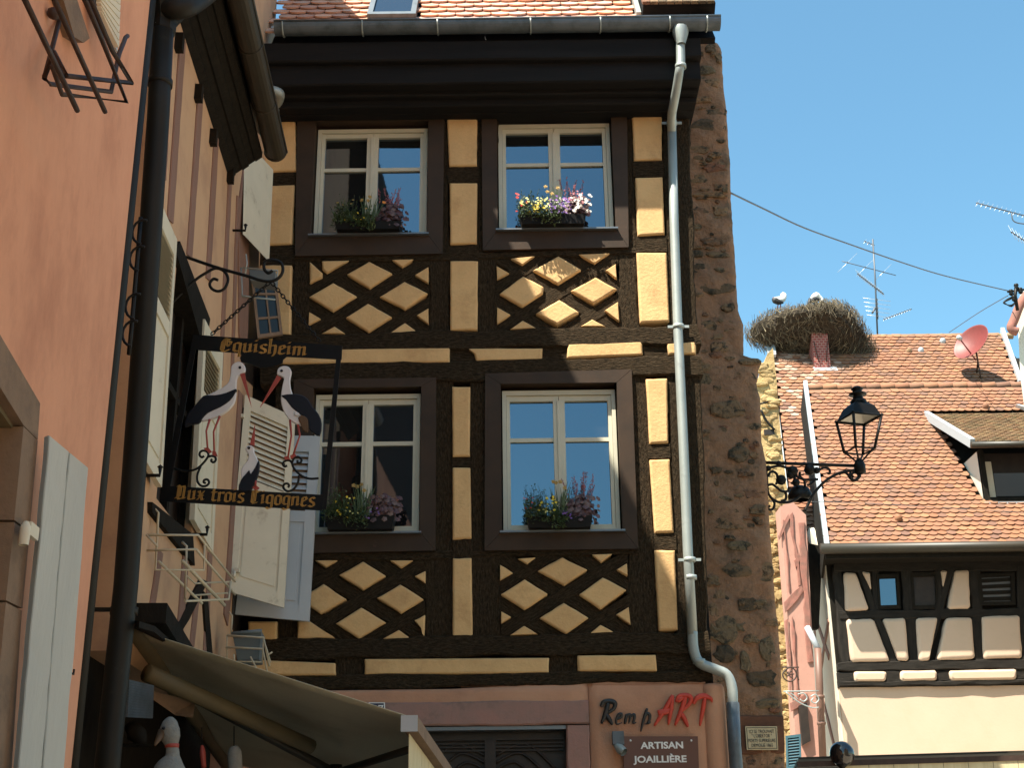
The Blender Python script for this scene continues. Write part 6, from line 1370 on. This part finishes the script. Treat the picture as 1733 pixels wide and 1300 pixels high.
m_ = MB(); inn = sq(707, 25); ap = sq(692, 14); m_.add(ap + inn, [(0, 1, 5, 4), (1, 2, 6, 5), (2, 3, 7, 6), (3, 0, 4, 7), (3, 2, 1, 0)]); m_.build('reflector', mat('white_enamel_reflector', (.75, .72, .66), rough=.4), lamp)
m_ = MB(); m_.lathe(lcx(681), [(.075, -.01), (.08, .01), (.05, .03), (.045, .07), (.085, .075), (.085, .085), (.04, .095), (.045, .12), (.06, .135), (.03, .16), (.001, .165)], seg=12); m_.build('finial', M['iron'], lamp)
for k in range(4):
    m_ = MB(); m_.tube([shoulder[k], shoulder[k] + Vector((0, 0, .012)), (shoulder[k] - lcx(709)) * 1.05 + lcx(709) + Vector((0, 0, .0))], [.013, .013, .016], seg=6); m_.build('corner_tip', M['iron'], lamp)
    m_ = MB(); m_.tube([shoulder[k], bot[k]], .0135, seg=6); m_.build('corner_bar', M['iron'], lamp)
    m_ = MB(); m_.tube([shoulder[k], shoulder[(k + 1) % 4]], .011, seg=6); m_.build('eave_bar', M['iron'], lamp)
    m_ = MB(); m_.tube([bot[k], bot[(k + 1) % 4]], .009, seg=6); m_.build('bottom_bar', M['iron'], lamp)
    c0 = lc + Vector((0, 0, .06)); e = (bot[k] - c0); m_ = MB(); m_.tube(smooth_pts([bot[k], c0 + e * .62 + Vector((0, 0, -.0)), c0 + e * .25 + Vector((0, 0, -.015)), c0], 4), .009, seg=6); m_.build('support_arm', M['iron'], lamp)
# small brackets further down the lane
sb = thing('small_bracket', 'small round iron ornament bracket on the pink house above the thin bracket', 'bracket', P(1340, 1150, 25))
B = lambda x, y: P(x, y, 25.2)
def tb(pts, r_, par, name='scroll', closed=False, mt=None):
    m_ = MB(); m_.tube(smooth_pts([B(x, y) for x, y in pts], 4, closed), r_, seg=6, closed=closed); return m_.build(name, mt or M['rustiron'], par)
tb([(1324, 1130), (1352, 1130)], .012, sb, 'bar'); tb([(1337, 1130), (1346, 1136), (1347, 1147), (1338, 1154), (1328, 1150), (1325, 1140)], .014, sb, 'ring', True)
for a in range(5):
    c_ = (1336 + 5 * math.cos(a * 1.256), 1142 + 5 * math.sin(a * 1.256)); tb([(1336, 1142), c_, (c_[0] + 3, c_[1] - 1)], .012, sb, 'petal')
tb([(1350, 1130), (1348, 1140), (1352, 1152)], .012, sb, 'bar')
sb2 = thing('thin_bracket', 'thin grey scrolled sign bracket next to the brown copper downpipe', 'bracket', P(1385, 1180, 25))
tb([(1326, 1171), (1386, 1170)], .012, sb2, 'bar', mt=M['zinc']); tb([(1330, 1172), (1350, 1188), (1372, 1198), (1386, 1198)], .012, sb2, 'brace', mt=M['zinc'])
for pts in ([(1372, 1180), (1380, 1176), (1386, 1184), (1380, 1191), (1373, 1187), (1377, 1182)], [(1350, 1176), (1360, 1174), (1366, 1182), (1360, 1188), (1354, 1184)], [(1338, 1174), (1344, 1178), (1350, 1184)]): tb(pts, .012, sb2, mt=M['zinc'])
# awning and glass globe at the bottom right
GYl = 13.0
ga = thing('terrace_awning', 'dark framed terrace awning with scalloped cream valance at the bottom right', 'awning', P(1540, 1300, GYl))
G = lambda x, y, d=0.: P(x, y, GYl + d)
m_ = MB(); m_.box(G(1349, 1290), G(1790, 1277) - G(1349, 1290), (0, .08, 0), (0, 0, -.05)); m_.build('frame_bar', M['rustiron'], ga)
m_ = MB(); m_.box(G(1352, 1286, .1), G(1790, 1273, .1) - G(1352, 1286, .1), (0, .9, -.22), (0, 0, .02)); m_.build('canvas', M['gutter_brown'], ga)
for k in range(9):
    a = G(1428 + k * 42, 1290 - k * 1.25, .01); b = G(1428 + (k + 1) * 42 - 1, 1290 - (k + 1) * 1.25, .01); q = [a.lerp(b, i / 8) - Vector((0, 0, .14 + .03 * math.sin(math.pi * i / 8))) for i in range(9)]
    m_ = MB(); m_.prism([a, b] + q[::-1], (0, .006, 0)); m_.build('valance', M['canvas_light'], ga)
gl = thing('glass_globe', 'dark glass globe lamp standing above the left end of the terrace awning', 'lamp', G(1425, 1290))
m_ = MB(); m_.lathe(G(1425, 1277, -.05), [(.118 * math.cos(R(a)), .118 * math.sin(R(a))) for a in range(-90, 91, 12)], seg=24); m_.build('globe', mat('smoked_glass', (0.02, 0.014, 0.013), rough=.08, ior=1.8), gl)
m_ = MB(); m_.lathe(G(1425, 1296, -.05), [(.03, -.6), (.03, -.02), (.06, .0), (.05, .04)], seg=12); m_.build('stem', M['iron'], gl)
M['green'] = mat('small_leaf_green', (0.07, 0.09, 0.03), (0.12, 0.12, 0.05), rough=.6)
# ================================================ WINDOW BOXES
M['leaf'] = mat('window_box_leaf', (0.05, 0.08, 0.025), rnd_cols=[(0.035, 0.065, 0.02), (0.065, 0.10, 0.03), (0.05, 0.08, 0.035), (0.09, 0.12, 0.045)], rough=.55)
M['heuchera'] = mat('purple_heuchera_leaf', (0.12, 0.06, 0.07), rnd_cols=[(0.075, 0.034, 0.042), (0.12, 0.065, 0.068), (0.15, 0.10, 0.09), (0.06, 0.027, 0.034)], rough=.55)
PET = {'yellow': (0.75, 0.55, 0.04), 'violet': (0.25, 0.12, 0.42), 'white': (0.72, 0.68, 0.62), 'red': (0.60, 0.05, 0.03), 'pink': (0.42, 0.14, 0.16), 'lemon': (0.72, 0.68, 0.25), 'straw': (0.42, 0.27, 0.08), 'orange': (0.7, 0.24, 0.04)}
for k_, c_ in PET.items(): M['pet_' + k_] = mat(k_ + '_petal', c_, tuple(v * .85 for v in c_), rough=.6, scale=40)
M['stem'] = mat('flower_stem', (0.05, 0.06, 0.025), rough=.7)
M['boxplastic'] = mat('black_planter_plastic', (0.006, 0.006, 0.0065), spec=.2, rough=.6, bump=.1)
def leaf_geo(mb, p, d, up, ln, wd, tint, fold=.25):
    d = d.normalized(); s = d.cross(up); s = s.normalized() if s.length > 1e-4 else d.orthogonal(); n = s.cross(d)
    a, b, m1, m2, c_ = p, p + d * ln, p + d * ln * .45 + s * wd / 2 + n * fold * wd, p + d * ln * .45 - s * wd / 2 + n * fold * wd, p + d * ln * .5
    mb.add([a, m1, b, m2, c_], [(0, 1, 4), (1, 2, 4), (2, 3, 4), (3, 0, 4)], tint=tint)
def bloom(mb, p, r_, nrm):
    nrm = nrm.normalized(); a = nrm.orthogonal().normalized(); b = nrm.cross(a); k0 = random.random() * 6
    for k in range(5):
        t = k0 + k * 1.2566; d = a * math.cos(t) + b * math.sin(t); e = a * math.cos(t + .7) + b * math.sin(t + .7); f = a * math.cos(t - .7) + b * math.sin(t - .7)
        mb.add([p, p + f * r_ * .7 + nrm * .003, p + d * r_ + nrm * .001, p + e * r_ * .7 + nrm * .003], [(0, 1, 2, 3)])
def window_box(label, W_, px0, px1, pyt, pyb, cols, seed, spike=True, bright=1):
    random.seed(seed)
    Yb = 10.865; x0, x1 = P(px0, pyb, Yb).x, P(px1, pyb, Yb).x; zb = W_[2] - .008; zt4 = P(px0, pyt, Yb).z; t = thing('window_box', label, 'window box', ((x0 + x1) / 2, Yb, zb), 'planted window boxes on the timbered house')
    h = zt4 - zb; m_ = MB(); ya, yb_ = 10.78, 10.955
    m_.add([(x0 + .02, ya + .015, zb), (x1 - .02, ya + .015, zb), (x1 - .02, yb_, zb), (x0 + .02, yb_, zb), (x0, ya, zt4), (x1, ya, zt4), (x1, yb_, zt4), (x0, yb_, zt4), (x0 + .012, ya + .012, zt4), (x1 - .012, ya + .012, zt4), (x1 - .012, yb_ - .012, zt4), (x0 + .012, yb_ - .012, zt4), (x0 + .012, ya + .012, zt4 - .02), (x1 - .012, ya + .012, zt4 - .02), (x1 - .012, yb_ - .012, zt4 - .02), (x0 + .012, yb_ - .012, zt4 - .02)],
           [(3, 2, 1, 0), (0, 1, 5, 4), (1, 2, 6, 5), (2, 3, 7, 6), (3, 0, 4, 7), (4, 5, 9, 8), (5, 6, 10, 9), (6, 7, 11, 10), (7, 4, 8, 11), (12, 13, 14, 15), (8, 9, 13, 12), (9, 10, 14, 13), (10, 11, 15, 14), (11, 8, 12, 15)])
    m_.build('planter', M['boxplastic'], t)
    wd_ = x1 - x0; rz_ = lambda: random.uniform(-.4, 1)
    # low cushion plants, left 60 %
    m_ = MB()
    for k in range(1000):
        u = random.random() ** .95 * .66; c_ = Vector((x0 + wd_ * (u - .04), random.uniform(10.73, 10.95), zt4 - .03 + abs(random.gauss(0, .078)) + .04 * math.sin(u * 9)))
        if random.random() < .25: c_.z -= random.uniform(0, .08); c_.y = random.uniform(10.71, 10.77)
        leaf_geo(m_, c_, Vector((random.uniform(-1, 1), random.uniform(-1, .3), random.uniform(-.4, 1))), Vector((random.uniform(-.4, .4), -.5, 1)), random.uniform(.020, .046), random.uniform(.010, .021), random.random() * .99 + .005)
    m_.build('cushion_leaves', M['leaf'], t, kind='stuff')
    # tall grassy stems at left
    m_ = MB()
    for k in range(44):
        u = random.uniform(.0, .30); b0 = Vector((x0 + wd_ * u, random.uniform(10.8, 10.93), zt4)); tp = b0 + Vector((random.gauss(-.01, .035), random.gauss(0, .02), random.uniform(.12, .30)))
        m_.tube([b0, b0.lerp(tp, .5) + Vector((random.gauss(0, .008), 0, 0)), tp], [.0018, .0015, .001], seg=3, cap=False)
        for q in range(7):
            c_ = b0.lerp(tp, random.uniform(.3, 1)); leaf_geo(m_, c_, Vector((random.uniform(-1, 1), random.uniform(-1, 1), random.uniform(.1, 1))), UP, .022, .007, random.random() * .99 + .005)
    m_.build('stem_leaves', M['leaf'], t, kind='stuff')
    # narcissus blades in the middle
    m_ = MB()
    for k in range(26):
        u = random.uniform(.42, .62); b0 = Vector((x0 + wd_ * u, random.uniform(10.8, 10.93), zt4)); h_ = random.uniform(.18, .32); dx = (u - .5) * .5 + random.gauss(0, .03)
        q = [b0, b0 + Vector((dx * .4, -.005, h_ * .6)), b0 + Vector((dx, -.015, h_))]
        for a, b, w0, w1 in ((q[0], q[1], .006, .005), (q[1], q[2], .005, .001)):
            m_.add([a - Vector((w0, 0, 0)), a + Vector((w0, 0, 0)), b + Vector((w1, 0, 0)), b - Vector((w1, 0, 0))], [(0, 1, 2, 3)], tint=random.random() * .99 + .005)
    m_.build('narcissus_leaves', M['leaf'], t, kind='stuff')
    for k in range(4):
        c_ = Vector((x0 + wd_ * random.uniform(.38, .64), 10.80, zt4 + random.uniform(.22, .31))); m_ = MB(); bloom(m_, c_, .022, Vector((random.uniform(-.5, .5), -1, .2))); bloom(m_, c_ + Vector((0, -.004, 0)), .011, Vector((0, -1, .3))); m_.build('narcissus_bloom', M['pet_straw'], t)
    # heuchera
    m_ = MB()
    for k in range(330):
        a = random.uniform(0, 6.28); rr = min(.95, abs(random.gauss(0, .5))); c_ = Vector((x0 + wd_ * .84 + math.cos(a) * rr * .155, 10.86 + math.sin(a) * rr * .08 - .03, zt4 + .09 + max(-.1, min(.1, random.gauss(0, .055))) - rr * .03))
        d_ = Vector((math.cos(a), math.sin(a) - .5, random.uniform(-.5, .5))).normalized(); n_ = (d_ + UP * random.uniform(.2, 1) + Vector((0, -.6, 0))).normalized()
        s1 = n_.orthogonal().normalized(); s2 = n_.cross(s1); r_ = random.uniform(.016, .032); ring = []
        for q in range(10):
            t2 = q * .6283; rr2 = r_ * (1 if q % 2 else .78); ring.append(c_ + (s1 * math.cos(t2) + s2 * math.sin(t2)) * rr2 - n_ * .006)
        m_.add([c_] + ring, [(0, 1 + q, 1 + (q + 1) % 10) for q in range(10)], tint=random.random() * .99 + .005)
    m_.build('heuchera_leaves', M['heuchera'], t, kind='stuff')
    m_ = MB(); fl = MB()
    for k in range(15 if spike else 5):
        b0 = Vector((x0 + wd_ * .82 + random.gauss(0, .04), 10.86, zt4 + .06)); tp = b0 + Vector((random.gauss(.01, .05), random.gauss(-.01, .03), random.uniform(.20, .38) if spike else random.uniform(.08, .12)))
        m_.tube([b0, b0.lerp(tp, .5) + Vector((random.gauss(0, .006), 0, 0)), tp], [.0018, .0015, .001], seg=3, cap=False)
        for q in range(26):
            c_ = b0.lerp(tp, random.uniform(.5, 1)) + Vector((random.gauss(0, .005), random.gauss(0, .004), 0)); fl.tube([c_, c_ - Vector((0, 0, .007))], [.0045, .0025], seg=4)
    m_.build('flower_stalks', M['stem'], t, kind='stuff'); fl.build('heuchera_bells', M['pet_pink'], t, kind='stuff')
    for col, n, u0, u1, z0, z1, r_ in cols:
        m_ = MB()
        for k in range(n):
            u = random.uniform(u0, u1); c_ = Vector((x0 + wd_ * u, random.uniform(10.70, 10.78), zt4 + .02 + random.uniform(z0 * 1.3, z1 * 1.35))); bloom(m_, c_, r_ * random.uniform(.8, 1.15), Vector((random.uniform(-.6, .6), -1, random.uniform(-.1, .9))))
        m_.build(col + '_flowers', M['pet_' + col], t, kind='stuff')
    return t
window_box('window box in the shade at the upper left window, purple spires on its right', W_UL, 567, 680, 382, 404, [('yellow', 7, .12, .5, -.05, .06, .011), ('straw', 5, .0, .6, .06, .15, .012), ('orange', 2, .7, .76, .10, .13, .02)], 11)
window_box('window box bursting with yellow, violet and white pansies at upper right window', W_UR, 880, 992, 370, 395,
           [('lemon', 46, .0, .45, .0, .10, .013), ('yellow', 18, .15, .42, -.02, .05, .015), ('violet', 40, .45, .78, -.03, .10, .014), ('white', 26, .76, 1.08, -.02, .13, .020), ('red', 6, -.10, .12, -.05, .13, .017), ('pink', 18, .74, 1.0, .05, .14, .012), ('white', 16, .45, .75, .0, .09, .010)], 12)
window_box('window box at the lower left window, behind the hanging sign, with purple leafed plant', W_LL, 552, 668, 878, 902, [('yellow', 9, .12, .5, -.03, .12, .013), ('lemon', 6, .1, .5, -.02, .12, .010), ('violet', 8, .5, .8, -.05, .02, .010)], 13, spike=False)
window_box('window box at the lower right window with yellow pansies and pink spires, half in shade', W_LR, 892, 1003, 878, 900, [('yellow', 14, .18, .48, -.0, .10, .014), ('red', 6, -.05, .1, .0, .1, .010), ('violet', 8, .5, .7, -.05, .02, .010), ('lemon', 7, .2, .5, -.03, .08, .009)], 14)
# ================================================ BASKETS, AND GOODS UNDER THE AWNING
random.seed(5)
b1 = thing('wire_flower_basket', 'empty twisted cream wire flower basket below the dark opening of the shop house', 'flower basket', L(300, 950))
def wb_(pts, r_, par, off, name='wire', mt=None, sm=0):
    q = [L(x, y, off[i] if isinstance(off, (list, tuple)) else off) for i, (x, y) in enumerate(pts)]
    if sm: q = smooth_pts(q, sm)
    m_ = MB(); m_.tube(q, r_, seg=6); return m_.build(name, mt or M['wire'], par)
wb_([(248, 906), (335, 906), (398, 985)], .0075, b1, [.02, .30, .30]); wb_([(248, 932), (332, 930), (398, 1007)], .0075, b1, [.02, .30, .30])
wb_([(248, 906), (266, 925)], .0075, b1, [.02, .1]); wb_([(268, 950), (342, 1022)], .0085, b1, [.05, .25]); wb_([(309, 950), (380, 1025)], .011, b1, [.18, .30])
wb_([(260, 860), (268, 868), (263, 965), (345, 965), (346, 918)], .0075, b1, [.02, .04, .05, .3, .3]); wb_([(309, 918), (316, 925), (313, 1018), (387, 1015), (390, 985)], .0075, b1, [.12, .16, .2, .32, .32])
wb_([(316, 975), (330, 988), (392, 985)], .006, b1, [.1, .12, .3]); wb_([(330, 1008), (388, 1004)], .006, b1, [.15, .3])
b2_ = thing('corner_flower_basket', 'cream wire basket with a tilted grey planter at the corner above the awning edge', 'flower basket', L(388, 1110))
K = lambda x, y, d=0.: P(x, y, 9.9 + d)
def kb(pts, r_, par, name='wire', mt=None, d=0.):
    m_ = MB(); m_.tube([K(x, y, d) for x, y in pts], r_, seg=6); return m_.build(name, mt or M['wire'], par)
kb([(384, 1076), (446, 1080), (456, 1128)], .009, b2_); kb([(382, 1096), (445, 1099), (452, 1138)], .009, b2_); kb([(384, 1120), (444, 1121)], .006, b2_, d=.05)
kb([(384, 1076), (384, 1120)], .006, b2_, d=.04); kb([(424, 1112), (437, 1138)], .007, b2_); kb([(396, 1108), (396, 1120)], .007, b2_); kb([(388, 1036), (393, 1043), (391, 1076)], .007, b2_, d=.1); kb([(446, 1080), (444, 1122)], .006, b2_)
kb([(446, 1082), (458, 1122)], .006, b2_, d=-.06); kb([(452, 1110), (461, 1104)], .006, b2_)
M['greyplastic'] = mat('grey_planter_plastic', (0.13, 0.155, 0.165), rough=.5, bump=.1)
m_ = MB(); a, b, c_, d_ = K(393, 1072, .03), K(442, 1068, .03), K(438, 1116, .06), K(402, 1118, .06); m_.prism([a, b, c_, d_], (0, .16, -.02)); m_.build('planter', M['greyplastic'], b2_)
m_ = MB(); m_.tube([K(392, 1073, .02), K(443, 1068, .02)], .014, seg=8); m_.build('planter_rim', M['greyplastic'], b2_)
b3 = thing('upper_corner_basket', 'small pale wire basket under the open casement beside the curled bracket end', 'flower basket', L(420, 470))
KU = lambda x, y, d=0.: P(x, y, 9.3 + d)
for pts in ([(409, 453), (470, 458), (469, 476)], [(408, 453), (410, 500), (425, 503)], [(416, 430), (418, 445), (414, 470)], [(409, 502), (466, 507)]):
    m_ = MB(); m_.tube([KU(*q) for q in pts], .007, seg=6); m_.build('wire', M['zinc'], b3)
m_ = MB(); m_.prism([KU(422, 456, .05), KU(466, 459, .05), KU(464, 480, .05), KU(424, 474, .05)], (0, .14, 0)); m_.build('planter', M['greyplastic'], b3)
# goods in the dark shop front
lv = thing('black_louvre_panel', 'black louvred panel in the dark under the awning beside the downpipe', 'shutter', L(235, 1215, .1))
q = [L(214, 1150, .12), L(256, 1160, .16), L(254, 1216, .16), L(211, 1214, .12)]
m_ = MB(); m_.prism(q, WN * -.03); m_.build('back_board', M['signblack'], lv)
for k in range(14):
    t = (k + .2) / 14; a, b = q[0].lerp(q[3], t), q[1].lerp(q[2], t); m_ = MB(); m_.box(a + WN * .003, b - a, (0, 0, -.012), WN * .012); m_.build('louvre_slat', M['zincdark'], lv)
gs = thing('goose_figure', 'white plush stork head with a red neck ribbon under the awning', 'plush toy', P(285, 1300, 6.9))
V_ = lambda x, y, d=0.: P(x, y, 6.9 + d)
M['plush'] = mat('white_plush', (0.24, 0.23, 0.20), (0.20, 0.19, 0.17), rough=1, scale=30, bump=.6, bscale=80)
pk = (V_(300, 1230) - V_(290, 1230)).length / 10
m_ = MB(); q = smooth_pts([V_(289, 1214), V_(288, 1222), V_(287, 1236), V_(289, 1250), V_(291, 1264), V_(292, 1280), V_(288, 1300), V_(284, 1330)], 4); rs = interp([3, 12, 17, 16, 10, 12, 26, 34], 4); m_.tube(q, [v * pk for v in rs], seg=18); m_.build('body', M['plush'], gs)
m_ = MB(); m_.lathe(V_(291, 1263), [(10.5 * pk, -3.5 * pk), (11.8 * pk, -3 * pk), (11.8 * pk, 3 * pk), (10.5 * pk, 3.5 * pk)], seg=16); m_.build('ribbon', M['st_red'], gs)
m_ = MB(); m_.lathe(V_(277, 1233, -.055), [(.001, .008), (.008, .004), (.009, -.002)], seg=8, axis=(0, -1, 0)); m_.build('eye', M['st_black'], gs)
m_ = MB(); m_.tube([V_(275, 1240, -.02), V_(262, 1262, -.12)], [.025, .006], seg=8); m_.build('bill', M['baby'], gs)
def goods(name, label, cat, pts, mt, rr, Yg=7.6):
    t = thing(name, label, cat, P(pts[0][0], 1300, Yg)); m_ = MB(); k_ = (P(10, 1250, Yg) - P(0, 1250, Yg)).length / 10; q = smooth_pts([P(x, y, Yg) for x, y in pts], 3); m_.tube(q, [v * k_ for v in interp(rr, 3)][:len(q)], seg=12); m_.build('body', mt, t); return t
tt = goods('paper_lantern', 'dim pale cylinder hanging among the shop goods under the awning', 'lantern', [(396, 1264), (397, 1275), (398, 1300), (400, 1330)], M['plush'], [6, 12, 12, 12]); m_ = MB(); m_.tube([P(396, 1230, 7.6), P(396, 1266, 7.6)], .004, seg=5); m_.build('cord', M['iron'], tt)
tt = goods('red_ribbon_toy', 'small dark toy with a red patch hanging right of the plush stork', 'toy', [(342, 1262), (343, 1275), (345, 1300)], M['st_red'], [2, 5, 4]); m_ = MB(); m_.tube([P(341, 1232, 7.6), P(342, 1262, 7.6)], .003, seg=5); m_.build('cord', M['iron'], tt)
tt = goods('dark_hat', 'dark rounded hat among the goods at the left under the awning', 'hat', [(215, 1240), (222, 1238), (234, 1246), (240, 1262)], M['darkwood'], [8, 16, 15, 8], 7.2); m_ = MB(); m_.lathe(P(226, 1262, 7.2), [(.001, 0), (.09, -.004), (.1, 0), (.001, .004)], seg=16); m_.build('brim', M['darkwood'], tt)
pb_ = thing('price_board', 'pale tilted board hanging at the back under the awning', 'board', L(300, 1180, .1))
m_ = MB(); m_.prism([L(257, 1170, .1), L(330, 1188, .3), L(326, 1212, .3), L(296, 1208, .2), L(257, 1180, .1)], (0, .01, -.01)); m_.build('panel', M['brownstone2'], pb_)
m_ = MB(); m_.tube([L(300, 1160, .2), L(300, 1185, .2)], .003, seg=5); m_.build('cord', M['iron'], pb_)
